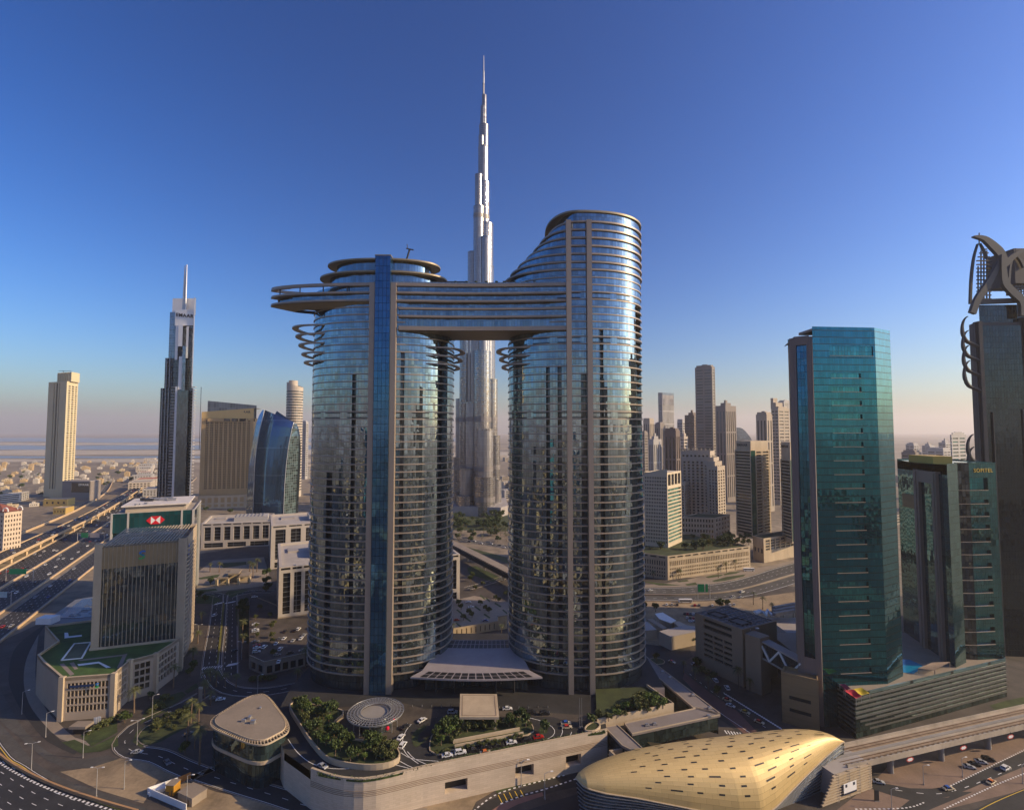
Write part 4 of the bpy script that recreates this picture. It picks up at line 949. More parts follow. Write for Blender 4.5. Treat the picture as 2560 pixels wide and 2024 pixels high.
def garage():
    T = thing('garage_building', 'square brown garage building with dark open deck bands and two roof wells', 'car park', (137, 310, 0))
    f = [(114, 317), (131, 290), (157.5, 303), (139, 330)]
    L = math.hypot(17, 27); zt = 32.0
    mb = MB(); wins = []
    wins += facade(mb, f[0], f[1], [(L * .19, L * .385), (L * .41, L * .60), (L * .625, L * .79)], [(8 + i * 3.1, 9.6 + i * 3.1) for i in range(5)], 0, 24, 1.5); wins += facade(mb, f[0], f[1], [(L * .19, L * .79)], [(24.6, 26.8), (28.4, 30.4)], 24, zt, 1.5)
    for k in (1, 2, 3): mb.wallq(f[k], f[(k + 1) % 4], 0, zt)
    mb.annulus(f, inset(f, .8), zt); mb.strip(inset(f, .8)[::-1], zt - .8, zt); mb.build('wall', STONEB, T); add_windows(T, wins, DARKIN, 'deck_opening')
    m = MB(); fi = inset(f, .8); m.cap(fi, zt - .8); m.build('roof', GREYST, T)
    F = [Vector(p) for p in f]
    def rp(u, v): p = F[0].lerp(F[1], u).lerp(F[3].lerp(F[2], u), v); return (p.x, p.y)
    gr = MB()
    for i in range(9): gr.bar(V3(rp(.04 + .115 * i, .03), zt - .3), V3(rp(.04 + .115 * i, .97), zt - .3), .35, .5)
    for i in range(9): gr.bar(V3(rp(.04, .03 + .1175 * i), zt - .28), V3(rp(.96, .03 + .1175 * i), zt - .28), .35, .5)
    gr.build('roof_grid', M('grid_grey', (.22, .20, .19), .7), T)
    for u0, u1, v0, v1 in ((.15, .42, .18, .42), (.58, .86, .2, .48)):
        q = [rp(u0, v0), rp(u1, v0), rp(u1, v1), rp(u0, v1)]; m = MB(); m.strip(q, zt - .79, zt + .35); m.cap(q, zt - .02); m.build('roof_well', DARKIN, T)
    m = MB(); q = [(131.6, 288), (137, 281.5), (144, 285), (139, 293.5)]; m.prism(q, 0, 30.5); m.build('stair_tower', STONEB, T)
    # footbridge with white truss to the hotel
    Tb = thing('footbridge', 'enclosed footbridge with white diagonal trusses from the brown garage to the hotel', 'bridge', (145, 272, 19))
    a, b = Vector((140, 284.5, 0)), Vector((147.5, 258, 0)); d = (b - a).normalized(); nr = Vector((d.y, -d.x, 0)); Lb = (b - a).length
    m = MB(); q = [a + nr * 2, b + nr * 2, b - nr * 3, a - nr * 3]; m.prism([(p.x, p.y) for p in q], 20, 28, 0, False); m.build('glass_box', GDK, Tb)
    m = MB()
    for z in (19.6, 28.4): m.prism([(p.x, p.y) for p in (a + nr * 2.4, b + nr * 2.4, b - nr * 3.4, a - nr * 3.4)], z - .39, z + .4, 0, True, True)
    m.build('slab', GREYST, Tb)
    for k in range(4):
        s0, s1 = Lb * k / 4, Lb * (k + 1) / 4; z0, z1 = (20, 28) if k % 2 else (28, 20)
        m = MB(); m.bar(a + d * s0 + nr * 2.3 + Vector((0, 0, z0)), a + d * s1 + nr * 2.3 + Vector((0, 0, z1)), .8, .8); m.build('truss_diagonal', WHITE, Tb)
    T4 = thing('annex', 'small brown stone annex with two slit windows at the foot of the teal tower', 'building', (143, 253, 0))
    f = [(134.8, 256.5), (148, 247.5), (151.5, 254), (140, 263)]; LL = math.hypot(13.2, 9)
    block(T4, f, 0, 24.6, {0: (1, 2, .62, .3, 4, 16, .5)}, TANBR, DARKIN)
garage()
# ------------------------------------------------------------------ the very tall stepped spire tower
def spire_tower():
    D = 909.0; k = D / FPX * .84375 ** -1 / (1 / .84375) if False else D / (FPX * .84375)
    X = lambda px: (px - 1080) * k * 1.0
    def Zt(py): return ZD('w', 1080, py, D).z
    T = thing('spire_tower', 'tallest tower, a silver stepped needle with a thin spire, behind the round towers', 'skyscraper', (X(1012), D, 0))
    ST = G('silver_cladding', (.38, .36, .35), 2.6, 3.7, tilt=.03, metal=.8, var=.18, rough=.13, line=.3, linecol=(.20, .19, .18))
    ST2 = G('silver_fins', (.42, .40, .385), 1.3, 11.0, tilt=.03, metal=.7, var=.25, rough=.26, line=.35, linecol=(.22, .21, .21))
    MBND = M('plant_band', (.22, .2, .19), .5, .3, var=.2)
    # (left px, right px, top row, depth offset, fins?)
    tiers = [(1015.9, 1020.2, 178, 0, 0), (1014.4, 1024.4, 202, 0, 0), (1011.6, 1021.5, 226, -1, 0), (1010.6, 1022.5, 247, 1, 1), (1008.4, 1028.8, 264, 2, 0), (1007.6, 1019, 290, -4, 1), (1006.6, 1028.2, 311, 0, 1),
             (1000.2, 1016, 373, -6, 1), (1002, 1031.5, 385, 3, 0), (997.4, 1020, 440, -6, 1), (999, 1039.6, 472, 6, 0), (1014, 1034, 505, -10, 1), (985, 1006, 533, 0, 1), (990, 1040.5, 560, 8, 0), (1010, 1030, 610, -16, 1),
             (978, 1000, 650, -6, 1), (972, 1043.8, 690, 14, 1), (969.8, 992, 720, -8, 0), (1000.5, 1036, 746, -26, 0), (1022, 1049.3, 800, 6, 0), (960.2, 984, 841, 6, 1), (985, 1010, 850, -22, 1), (1008, 1042, 905, -36, 1), (1030, 1055, 919, 4, 0),
             (956, 980, 965, 6, 0), (975, 1002, 985, -28, 1), (1004, 1046, 1000, -42, 0), (1034, 1058, 1010, -4, 1), (950, 976, 1035, 0, 0), (968, 1004, 1040, -36, 0)]
    for (a, b, py, dy, fin) in tiers:
        x0, x1 = X(a), X(b); r = (x1 - x0) / 2; cx = (x0 + x1) / 2; cy = D + dy; n = 20; z1 = Zt(py)
        ring = [(cx - r * math.cos(2 * math.pi * i / n), cy - max(r, 4) * math.sin(2 * math.pi * i / n)) for i in range(n)]
        m = MB(); m.prism(ring, 0, z1, 0); m.build('tier', [ST2 if fin else ST], T)
        rg = [(cx + (x - cx) * 1.025, cy + (y - cy) * 1.025) for x, y in ring]
        m = MB(); m.strip(rg, z1 - 2.2, z1 + .6); m.build('tier_crown', ST, T)
        for zb in (Zt(695), Zt(885), Zt(985), Zt(460), Zt(1045)):
            if zb < z1 - 12 and py > 250: m = MB(); m.strip(rg, zb - 4, zb + 4.5); m.build('plant_floor', MBND, T)
    x = X(1018.1); m = MB(); m.tube([(x, D, Zt(190)), (x, D, Zt(150)), (x, D, Zt(149)), (x, D, Zt(117.6))], [2.0, 1.5, .95, .6], 10); m.build('spire', METAL, T)
    # mirror panel added for a sun glint, angled between sun and viewpoint
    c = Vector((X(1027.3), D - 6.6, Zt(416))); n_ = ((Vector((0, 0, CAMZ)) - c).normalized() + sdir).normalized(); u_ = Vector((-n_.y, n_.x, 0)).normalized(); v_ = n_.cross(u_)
    m = MB(); m.face([c + u_ * a * 2.0 + v_ * b_ * 10 for a, b_ in ((-1, -1), (1, -1), (1, 1), (-1, 1))]); m.build('glint_panel', M('glint_mirror', (.85, .80, .70), .16, 1.0, var=.05), T)
    m = MB(); m.prism([(X(948), D - 50), (X(1058), D - 62), (X(1072), D - 40), (X(1066), D + 60), (X(950), D + 40)], 0, 16); m.build('podium', GREYST, T)
spire_tower()

# ------------------------------------------------------------------ generic tower of two visible faces
def corner_foot(xl, xc, xr, yc, dl, dr, back=None):
    """left point, near corner and right point at seen positions (x/y slopes), near corner at depth yc"""
    A = (xl * (yc + dl), yc + dl); B = (xc * yc, yc); C = (xr * (yc + dr), yc + dr); Dd = (A[0] + C[0] - B[0], A[1] + C[1] - B[1])
    return [A, B, C, Dd]
def sl(r, zx): ox, oy, s = REG[r]; return (ox + zx / s - CX) / FPX
def zt(r, zy, y): return ZD(r, (CX - REG[r][0]) * REG[r][2], zy, y).z
PALE = M('pale_render', (.50, .43, .35), .8, var=.1, scale=.03); BEIG = M('beige_render', (.42, .35, .27), .8, var=.12, scale=.03); GRYB = M('grey_brown_render', (.25, .215, .19), .8, var=.12, scale=.03)
DKB = M('dark_brown_render', (.17, .13, .11), .75, var=.12, scale=.03); LTG = M('light_grey_render', (.40, .38, .36), .75, var=.1, scale=.03); CREAM = M('cream_render', (.60, .51, .37), .8, var=.08, scale=.02)
WGR = WIN('window_green', (.02, .09, .075), .1, .8); WGY = WIN('window_grey', (.06, .065, .07), .12)
ROOFG = M('roof_gravel', (.33, .30, .27), .9, var=.2, scale=.1)
SKY = [  # region, left, corner, right, top row, depth, wall, window, style, label
    ('i', 545, 690, 716, 55, 1080, GRYB, WGY, 'rib', 'tall slim grey-brown tower standing highest on the right skyline', 320),
    ('i', 226, 262, 360, 296, 1500, LTG, WGY, 'fin', 'pale slender tower with a comb-like finned crown on the right skyline', 300),
    ('i', 714, 800, 890, 388, 1020, GRYB, WGY, 'strip', 'brown round-topped tower just right of the tallest right-skyline tower', 240),
    ('i', 450, 530, 575, 468, 1180, DKB, WINDK, 'rib', 'dark square tower tucked behind the left of the tallest right-skyline tower', 200),
    ('i', 95, 150, 188, 510, 1400, BEIG, WGY, 'strip', 'leftmost hazy tower rising beside the right round tower', 200),
    ('i', 190, 240, 285, 545, 1300, GRYB, WGY, 'strip', 'hazy grey tower in front of the comb-crowned tower', 180),
    ('i', 75, 105, 135, 620, 1150, GRYB, WGY, 'rib', 'grey-brown tower right against the edge of the right round tower', 150),
    ('i', 135, 180, 250, 675, 1000, LTG, WGY, 'strip', 'pale grey rounded-top tower low on the right skyline', 140),
    ('i', 272, 372, 408, 600, 900, DKB, WINDK, 'strip', 'dark brown tower with red-brown window columns on the right skyline', 150),
    ('i', 385, 430, 455, 520, 1300, LTG, WGY, 'rib', 'pale grey tower stepping up behind the dark brown one', 150),
    ('i', 408, 440, 474, 650, 1000, PALE, WGY, 'rib', 'sunlit cream-balconied tower right of the dark brown tower', 130),
    ('i', 890, 950, 1016, 575, 1500, LTG, WGY, 'dome', 'hazy blue-grey tower with a curved sail top behind the lettered tower', 170),
    ('i', 1058, 1150, 1198, 462, 900, BEIG, WGY, 'strip', 'brown tower with a pale sunlit right face behind the lettered tower', 200),
    ('i', 1190, 1250, 1345, 408, 980, BEIG, WGY, 'step', 'stepped-crown brown tower left of the teal slab tower', 220),
    ('i', 1252, 1300, 1385, 352, 1700, LTG, WGY, 'rib', 'farthest hazy grey tower showing above the stepped crown', 250),
    ('k', 985, 1100, 1150, 1150, 900, GRYB, WGY, 'rib', 'low grey block right of the teal slab, nearest in the haze', 90),
    ('k', 1022, 1090, 1130, 1085, 1500, LTG, WGY, 'rib', 'hazy square block right of the teal slab, second from it', 120),
    ('k', 1155, 1220, 1258, 1095, 1800, LTG, WGY, 'rib', 'palest far block in the haze right of the teal slab', 120),
    ('k', 1195, 1330, 1390, 1130, 1300, LTG, WGY, 'rib', 'wide low grey block in the haze left of the crowned tower', 100),
    ('k', 1292, 1350, 1400, 1070, 1500, LTG, WGY, 'rib', 'flat-topped hazy block behind the striped grey block', 110),
    ('k', 1390, 1400, 1520, 1005, 900, LTG, WGR, 'rib', 'striped grey office block touching the dark crowned tower', 120),
    ('e', 80, 150, 183, 1105, 1100, PALE, WGY, 'round', 'pale round tower with a sliced drum top left of the round towers', 240),
    ('e', 262, 296, 322, 985, 1000, LTG, WGY, 'strip', 'slim grey tower half hidden behind the left round tower', 260),
    ('e', 192, 225, 242, 1355, 1500, LTG, WGY, 'rib', 'short grey tower between the pale round tower and the slim grey one', 100),
]
def skyline():
    for (r, a, c, b, top, y, mw, mg, style, lab, _h) in SKY:
        xl, xc, xr = sl(r, a), sl(r, c), sl(r, b); wL = (xc - xl) * y; wR = (xr - xc) * y
        z1 = zt(r, top, y); T = thing('high_rise', lab, 'skyscraper', (xc * y, y, 0), 'towers of the hazy skyline')
        dl, dr = max(4, wL * .55), max(4, wR * .9)
        if style == 'round':
            cx, cy, R = (xl + xr) / 2 * y, y + 12, (xr - xl) / 2 * y; n = 26
            ring = [(cx - R * math.cos(2 * math.pi * i / n), cy - R * math.sin(2 * math.pi * i / n)) for i in range(n)]
            m = MB(); m.prism(ring, 0, z1 - 6); m.build('wall', mw, T)
            for z in range(14, int(z1) - 12, 6):
                m = MB(); m.strip([(cx + (x - cx) * 1.015, cy + (yy - cy) * 1.015) for x, yy in ring], z, z + 2.6); m.build('window_band', mg, T)
            m = MB(); m.loft([[(x, yy, z1 - 6) for x, yy in ring], [(x, yy, z1 + (x - cx) / R * -6) for x, yy in ring]], 0); m.build('sliced_parapet', mw, T)
            m = MB(); m.prism([(cx - 4 + (x - cx) * .55, cy + (yy - cy) * .55) for x, yy in ring], z1 - 6, zt(r, 1078, y)); m.build('drum', mw, T); continue
        f = corner_foot(xl, xc, xr, y, dl, dr)
        if style == 'dome':
            pts = []; m = MB(); n = 12
            prof = [(xl * y + (xr - xl) * y * i / n, z1 - (z1 - zt(r, 700, y)) * (1 - math.cos(max(0, (i / n - .15)) * 1.6))) for i in range(n + 1)]
            for i in range(n):
                (p, zp), (q, zq) = prof[i], prof[i + 1]; m.face([(p, y, 0), (q, y, 0), (q, y, zq), (p, y, zp)]); m.face([(p, y, zp), (q, y, zq), (q, y + 40, zq), (p, y + 40, zp)])
            m.face([(xr * y, y, 0), (xr * y, y + 40, 0), (xr * y, y + 40, prof[-1][1]), (xr * y, y, prof[-1][1])]); m.build('curved_glass', G('far_glass', (.3, .36, .4), 6, 4, metal=.6), T); continue
        LL = math.hypot(f[1][0] - f[0][0], f[1][1] - f[0][1]); LR = math.hypot(f[2][0] - f[1][0], f[2][1] - f[1][1])
        zb = z1 - (10 if style in ('strip', 'fin') else 4)
        if style in ('rib', 'step', 'dome'):
            nz = max(8, int((zb - 8) / 6.2)); sp = {0: (2, nz, .82, .42, 8, zb), 1: (1 if LR < 14 else 2, nz, .78, .42, 8, zb)}
        else:
            sp = {0: (max(3, int(LL / 6)), max(3, int(zb / 40)), .45, .93, 8, zb), 1: (max(2, int(LR / 6)), max(3, int(zb / 40)), .45, .93, 8, zb)}
        block(T, f, 0, z1, sp, mw, mg, ROOFG, 1.5, .8, most=60)
        cxm, cym = sum(p[0] for p in f) / 4, sum(p[1] for p in f) / 4
        if style == 'fin':
            m = MB()
            for i in range(9):
                for (A, B) in ((f[0], f[1]), (f[1], f[2])): t = (i + .5) / 9; p = (A[0] + (B[0] - A[0]) * t, A[1] + (B[1] - A[1]) * t); m.bar((p[0], p[1], z1 - 30), (p[0], p[1] - 0, z1 + 7), 1.4, 1.6)
            m.build('crown_fins', mw, T)
        elif style == 'step':
            for k, (s_, h) in enumerate(((.8, 9), (.6, 17), (.38, 26))):
                m = MB(); m.prism([(cxm + (p[0] - cxm) * s_ - 6 * k, cym + (p[1] - cym) * s_) for p in f], z1 - 1.49, z1 + h - 26 + 20); m.build('crown_step', mw, T)
        elif style in ('strip', 'rib'):
            for s_, h in (((.86, 4), (.3, 6)), ((.93, 5),), ((.5, 6), (.16, 12)), ((.8, 3.5), (.5, 5)))[int(top + a) % 4]:
                m = MB(); m.prism([(cxm + (p[0] - cxm) * s_, cym + (p[1] - cym) * s_) for p in f], z1 - 1.49, z1 + h); m.build('plant_room', mw, T)
skyline()

# ------------------------------------------------------------------ cream buildings on the right
def right_cream():
    # long car park podium with punched openings
    T = thing('car_park', 'long cream multi-storey car park with rows of small openings and a roof garden', 'car park', (152, 497, 0))
    P1 = P('j', 375, 340, 0); P2 = P('j', 1080, 236, 0); P0 = P('j', 60, 290, 0)
    P1 = (P1.x, P1.y); P2 = (P2.x, P2.y); P0 = (P0.x, P0.y); f = [P0, P1, P2, (P2[0] - 40, P2[1] + 66), (P0[0] - 10, P0[1] + 70)]; zp = 23.0
    L = math.hypot(P2[0] - P1[0], P2[1] - P1[1]); L0 = math.hypot(P1[0] - P0[0], P1[1] - P0[1]); mb = MB(); wins = []
    for (A, B, l_, n) in ((P0, P1, L0, 14), (P1, P2, L, 46)):
        facade(mb, A, B, grid(l_, n, .5, 2), [(2.2, 4.2), (5.6, 7.6), (9.0, 11.0), (13.0, 17.6)], 0, 19, .8, 0, wins); facade(mb, A, B, grid(l_, max(4, n // 4), .72, 1), [(20.4, 21.9)], 19, zp, .6, 0, wins)
    for i in (2, 3, 4): mb.wallq(f[i], f[(i + 1) % 5], 0, zp)
    mb.annulus(f, inset(f, .6), zp); mb.strip(inset(f, .6)[::-1], zp - 1.6, zp); mb.build('wall', STONE, T); add_windows(T, wins, DARKIN, 'opening')
    m = MB(); m.cap(inset(f, .6), zp - 1.6); m.build('roof_garden', GRASSD, T)
    # cream apartment tower with the curved parapet
    T = thing('apartment_tower', 'cream gridded apartment tower with pale green balconies on the car park roof', 'skyscraper', (166, 540, 22))
    y = 534.0; f = corner_foot(sl('i', 96), sl('i', 292), sl('i', 410), y, 10, 30); z1 = zt('i', 962, y)
    mb = MB(); wins = []; LL = math.hypot(f[1][0] - f[0][0], f[1][1] - f[0][1]); LR = math.hypot(f[2][0] - f[1][0], f[2][1] - f[1][1])
    facade(mb, f[0], f[1], grid(LL, 13, .55, .8), rows(25, z1 - 4, 19, .6), 21.4, z1, .6, 0, wins)
    bal = facade(mb, f[1], f[2], [(1.2, LR - 1.2)], rows(25, z1 - 17, 15, .7), 21.4, z1 - 16, 1.6); top = facade(mb, f[1], f[2], grid(LR, 4, .78, 1.2), [(z1 - 14, z1 - 2.2)], z1 - 16, z1, 1.4)
    mb.wallq(f[2], f[3], 21.4, z1); mb.wallq(f[3], f[0], 21.4, z1); mb.cap(f, z1 - .3); mb.build('wall', CREAM, T); add_windows(T, wins, WGY); add_windows(T, top, WINDK, 'loggia')
    add_windows(T, bal, G('mint_glass', (.25, .52, .46), 2.2, 3.4, tilt=.02, metal=.5, var=.6), 'balcony_glass')
    for pts, uv in bal:
        m = MB(); p, q = Vector(pts[0]), Vector(pts[1]); d = (q - p).normalized(); nn = Vector((d.y, -d.x, 0)) * 1.4; m.bar(p + nn, q + nn, .4, .9); m.build('balcony_rail', CREAM, T)
    m = MB(); A, B = Vector(f[0]), Vector(f[1])
    for i in range(10):
        p, q = A.lerp(B, i / 10), A.lerp(B, (i + 1) / 10); h = lambda t: z1 + .01 - 5.5 * (1 - t) ** 1.6 + 5.5
        m.face([V3(p, z1), V3(q, z1), V3(q, h((i + 1) / 10) - 2), V3(p, h(i / 10) - 2)])
    m.build('curved_parapet', CREAM, T)
    # lettered tower
    for (zl, zc, zr, zb, y, cap_, lab, txt, capr) in (('870', 1005, 1165, 690, 585.0, 770, 'cream and dark green lettered tower standing clear of the teal slab', True, (872, 1115)), ('1255', 1340, 1470, 700, 560.0, 850, 'cream and dark green lettered tower half hidden by the teal slab', True, (1262, 1440))):
        T = thing('apartment_tower', lab, 'skyscraper', (sl('i', zc) * y, y, 20), 'cream and green lettered towers')
        f = corner_foot(sl('i', float(zl)), sl('i', zc), sl('i', zr), y, 20, 22); z1 = zt('i', cap_, y); zz = zt('i', zb, y)
        mb = MB(); LL = math.hypot(f[1][0] - f[0][0], f[1][1] - f[0][1]); LR = math.hypot(f[2][0] - f[1][0], f[2][1] - f[1][1]); nz = int((z1 - 26) / 3.5)
        w1 = facade(mb, f[0], f[1], [(.8, LL - 1)], rows(24, z1 - 1, nz, .62), 20, z1, 1.5); w2 = facade(mb, f[1], f[2], [(LR * .3, LR * .56), (LR * .64, LR * .95)], rows(24, z1 - 1, nz, .55), 20, z1, 1.0)
        w3 = facade(MB(), f[1], f[2], [(.4, LR * .24)], [(22, z1 - .4)], 20, z1, -.1)
        mb.wallq(f[2], f[3], 20, z1); mb.wallq(f[3], f[0], 20, z1); mb.cap(f, z1); mb.build('wall', STONE, T); add_windows(T, w1 + w2, WINBR, 'balcony_band'); add_windows(T, w3, G('green_strip', (.03, .16, .12), 2, 3.5, metal=.6), 'glass_strip')
        cxm, cym = sum(p[0] for p in f) / 4, sum(p[1] for p in f) / 4
        fc = [(cxm + (p[0] - cxm) * .9, cym + (p[1] - cym) * .9) for p in f]; m = MB(); m.prism(fc, z1 - .01, zz); m.build('crown', STONE, T)
        d = Vector((fc[1][0] - fc[0][0], fc[1][1] - fc[0][1], 0)); nn = Vector((d.y, -d.x, 0)).normalized() * .3; o = Vector((fc[0][0], fc[0][1], zz - 5)) + d * .42 + nn
        text('EMAAR', 4.2, DARKM, T, tuple(o), tuple(d), (0, 0, 1), depth=.2, bold=.06)
    # stepped brown building and its base
    y = 660.0; T = thing('apartment_tower', 'broad brown stepped apartment block with shoulders falling to the right', 'skyscraper', (sl('i', 640) * y, y, 0))
    for (a, c, b, top, yy, base) in ((410, 660, 700, 775, 678, 0), (415, 690, 735, 830, 668, 0), (600, 700, 760, 865, 660, 0), (640, 720, 785, 905, 652, 0), (355, 440, 480, 1035, 664, 0)):
        f = corner_foot(sl('i', a), sl('i', c), sl('i', b), yy, 14, 14); z1 = zt('i', top, yy); LL = f[1][0] - f[0][0]
        n1 = max(3, int(LL / 5)); block(T, f, 0, z1, {0: (n1, int(z1 / 5), .5, .6, 20, z1 - 5), 1: (3, int(z1 / 5), .5, .6, 20, z1 - 5)}, BEIG, WINBR, ROOFG, 1.2, .6, wname='wing', most=24)
        m = MB()
        if top == 775:
            for i in range(8): p = (f[0][0] + (f[1][0] - f[0][0]) * i / 7, f[0][1] + (f[1][1] - f[0][1]) * i / 7); m.prism([(p[0] - .8, p[1] - .8), (p[0] + .8, p[1] - .8), (p[0] + .8, p[1] + .8), (p[0] - .8, p[1] + .8)], z1, z1 + 3.4)
            m.build('crown_teeth', STONE, T)
    y = 600.0; T = thing('apartment_block', 'low brown block with arcade at the foot of the stepped apartment block', 'building', (sl('i', 640) * y, y, 0))
    f = corner_foot(sl('i', 405), sl('i', 690), sl('i', 818), y, 8, 26); z1 = zt('i', 1345, y); LL = math.hypot(f[1][0] - f[0][0], f[1][1] - f[0][1]); LR = math.hypot(f[2][0] - f[1][0], f[2][1] - f[1][1])
    block(T, f, 0, z1, {0: (11, 5, .5, .55, 10, z1 - 1), 1: (5, 6, .45, .5, 8, z1 - 1)}, BEIG, WINBR, GRASSD, 1.0, .6)
    # second podium beside the car park
    T = thing('podium_block', 'cream office podium with big square window grid beside the car park', 'building', (300, 560, 0))
    y = 556.0; f = corner_foot(sl('j', 1075), sl('j', 1165), sl('j', 1560), y, 16, 42); z1 = zt('j', -15, y); LR = math.hypot(f[2][0] - f[1][0], f[2][1] - f[1][1])
    block(T, f, 0, z1, {1: (9, 4, .8, .72, z1 * .47, z1 - 2.0), 0: (3, 1, .5, .3, 4, 20)}, STONE, WGY, GRASSD, 1.0, .7)
right_cream()

# ------------------------------------------------------------------ left: lettered towers, tan hotel, sail tower, cream tower
def left_towers():
    # silver tower with white blades and spire
    y = 650.0; X = lambda r, zx: sl(r, zx) * y; Z = lambda r, zy: zt(r, zy, y)
    T = thing('blade_tower', 'tall dark silver tower with white blade walls, lettered crown and twin mast, left side', 'skyscraper', (X('q', 300), y, 0))
    WB = M('white_blade', (.80, .78, .75), .4, .1, var=.05); SG = G('silver_grey_glass', (.30, .34, .38), 1.6, 3.6, tilt=.015, metal=.8, var=.4, rough=.08, linecol=(.30, .31, .32)); DG = G('charcoal_glass', (.10, .12, .14), 1.6, 3.6, tilt=.015, metal=.7, var=.5, line=.12, linecol=(.20, .2, .2))
    def sect(xl, xr, z0, z1, dy, mat, nm, dp=26): m = MB(); m.prism([(sl('q', xl) * (y + dy), y + dy), (sl('q', xr) * (y + dy), y + dy), (sl('q', xr) * (y + dy + dp) - .3, y + dy + dp), (sl('q', xl) * (y + dy + dp) + 1.5, y + dy + dp)], z0, z1); m.build(nm, mat, T)
    sect(85, 455, 0, Z('q', 1570), 6, DG, 'lower_body', 34); sect(125, 440, Z('q', 1570) - .01, Z('q', 1225), 8, DG, 'middle_body', 30); sect(160, 436, Z('q', 1225) - .01, Z('q', 700), 10, SG, 'upper_body', 26)
    sect(185, 452, Z('q', 710), Z('q', 525), 18, WB, 'crown_blade', 4)
    sect(220, 436, Z('q', 860), Z('q', 680), 6, WB, 'crown_panel', 5)
    sect(232, 262, Z('q', 1250), Z('q', 860), 4, WB, 'white_blade', 8); sect(262, 312, Z('q', 1100), Z('q', 855), 3, WB, 'white_blade', 8); sect(355, 380, Z('q', 1230), Z('q', 870), 5, WB, 'white_blade', 6)
    sect(280, 318, Z('q', 1590), Z('q', 1215), 1.5, WB, 'white_blade', 6); sect(250, 275, 0, Z('q', 1555), 0, WB, 'white_blade', 8); sect(448, 462, 0, Z('q', 1570), 2, WB, 'white_blade', 10); sect(430, 441, Z('q', 1570), Z('q', 540), 5, WB, 'white_blade', 10)
    sect(318, 356, 0, Z('q', 1100), .5, SG, 'glass_bay', 8); sect(275, 400, 0, Z('q', 1600), -3, G('round_bay_glass', (.16, .19, .2), 1.6, 3.6, metal=.7, var=.3), 'glass_bay', 10)
    for xl in (105, 140, 175): sect(xl, xl + 5, 0, Z('q', 1230 if xl > 120 else 1570), 4.5, METAL, 'edge_fin', 3)
    for k in range(44):
        z = 30 + k * 4.0
        if z < Z('q', 1235): m = MB(); m.box(X('q', 178), X('q', 222), y + 4.2, y + 8.2, z, z + .7); m.box(X('q', 404), X('q', 446), y + 4.4, y + 8.2, z, z + .7); m.build('balcony', LTG, T)
    sect(75, 460, 0, 26, -4, LTG, 'base_block', 10)
    m = MB(); 
    for zx, top in ((314, 160), (334, 148)): xx = sl('q', zx - 2) * (y + 14); m.tube([(xx, y + 14, Z('q', 690)), (xx, y + 14, Z('q', 400)), (sl('q', zx) * (y + 14), y + 14, Z('q', top))], [1.5, 1.2, .6], 8)
    m.build('twin_mast', METAL, T).name = 'mast'
    text('EMAAR', 6.6, DARKM, T, (sl('q', 328) * (y + 5.6), y + 5.6, Z('q', 748)), (1, 0, -.1), (0, 0, 1), depth=.3, bold=.05)
    # tan hotel
    y = 945.0
    T = thing('tan_hotel', 'tan hotel slab with a grid of small dark windows and slanted glass roof screen', 'hotel', (-550, y, 0))
    xl, xr = sl('c', 388) * y, sl('c', 848) * (y + 24); A = (xl + 6, y); B = (xr, y + 24); C = (xr + 6, y + 64); Dp = (xl - 22, y + 44); f = [A, B, C, Dp]; z1 = zt('c', 150, y)
    L = math.hypot(B[0] - A[0], B[1] - A[1]); mb = MB(); wins = []
    facade(mb, A, B, [u for i, u in enumerate(grid(L, 30, .74, 7, 3)) if i % 3 != 2], rows(34, z1 - 3, 30, .6), 0, z1, 1.6, 0, wins); mb.wallq(B, C, 0, z1); mb.wallq(C, Dp, 0, z1)
    mb.wallq(Dp, A, 0, z1); mb.build('wall', TANST, T); add_windows(T, wins, DARKIN)
    m = MB(); Z1, Z2 = zt('c', 98, y), zt('c', 66, y + 24); dpth = 12
    m.face([V3(A, z1), V3(B, z1), V3(B, Z2), V3(A, Z1)]); m.face([V3(A, Z1), V3(B, Z2), (B[0], B[1] + 30, Z2), (A[0], A[1] + 30, Z1)]); m.face([V3(Dp, z1), V3(A, z1), V3(A, Z1), V3(Dp, Z1)]); m.build('gold_parapet', M('ochre_stone', (.60, .40, .16), .7, var=.06), T)
    m = MB(); a2, b2 = (A[0] + 2, A[1] + 14), (B[0] - 2, B[1] + 14); z5 = zt('c', 4, y + 10); z6 = zt('c', 42, y + 30); m.face([V3(a2, z1), V3(b2, z1), V3(b2, z6), V3(a2, z5)], 0, [(0, z1), (L, z1), (L, z6), (0, z5)]); m.build('roof_screen', G('roof_screen_glass', (.22, .22, .21), 5, 9, metal=.3, rough=.3, var=.4, line=.12, linecol=(.3, .28, .25)), T)
    mb = MB(); w = facade(mb, (A[0] + 12, A[1] + 1 - 2), (B[0] - 6, B[1] - 2), [(L * .3, L * .42), (L * .45, L * .57), (L * .6, L * .72), (L * .76, L * .9)], [(z1 - 5.5, z1 - .5)], z1 - 6, z1, .5); mb.build('crown_band', TANST, T); add_windows(T, w, WINDK, 'crown_window')
    text('EMAAR', 6.0, DARKM, T, (B[0] - 16, B[1] - 4.2, (z1 + Z2) / 2 + 2.2), (.97, .22, .02), (0, 0, 1), depth=.3, bold=.08)
    m = MB(); m.prism([(A[0] + 8, y - 16), (B[0], y + 6), (B[0], y + 26), (A[0] + 8, y + 4)], 0, 24); m.build('podium', TANST, T)
    mb = MB(); w = facade(mb, (A[0] + 8, y - 16.3), (B[0], y + 5.7), grid(L - 8, 7, .6, 3), [(3, 8), (11, 20)], 0, 24, .8); mb.build('podium_front', STONE, T); add_windows(T, w, WINBR, 'podium_window')
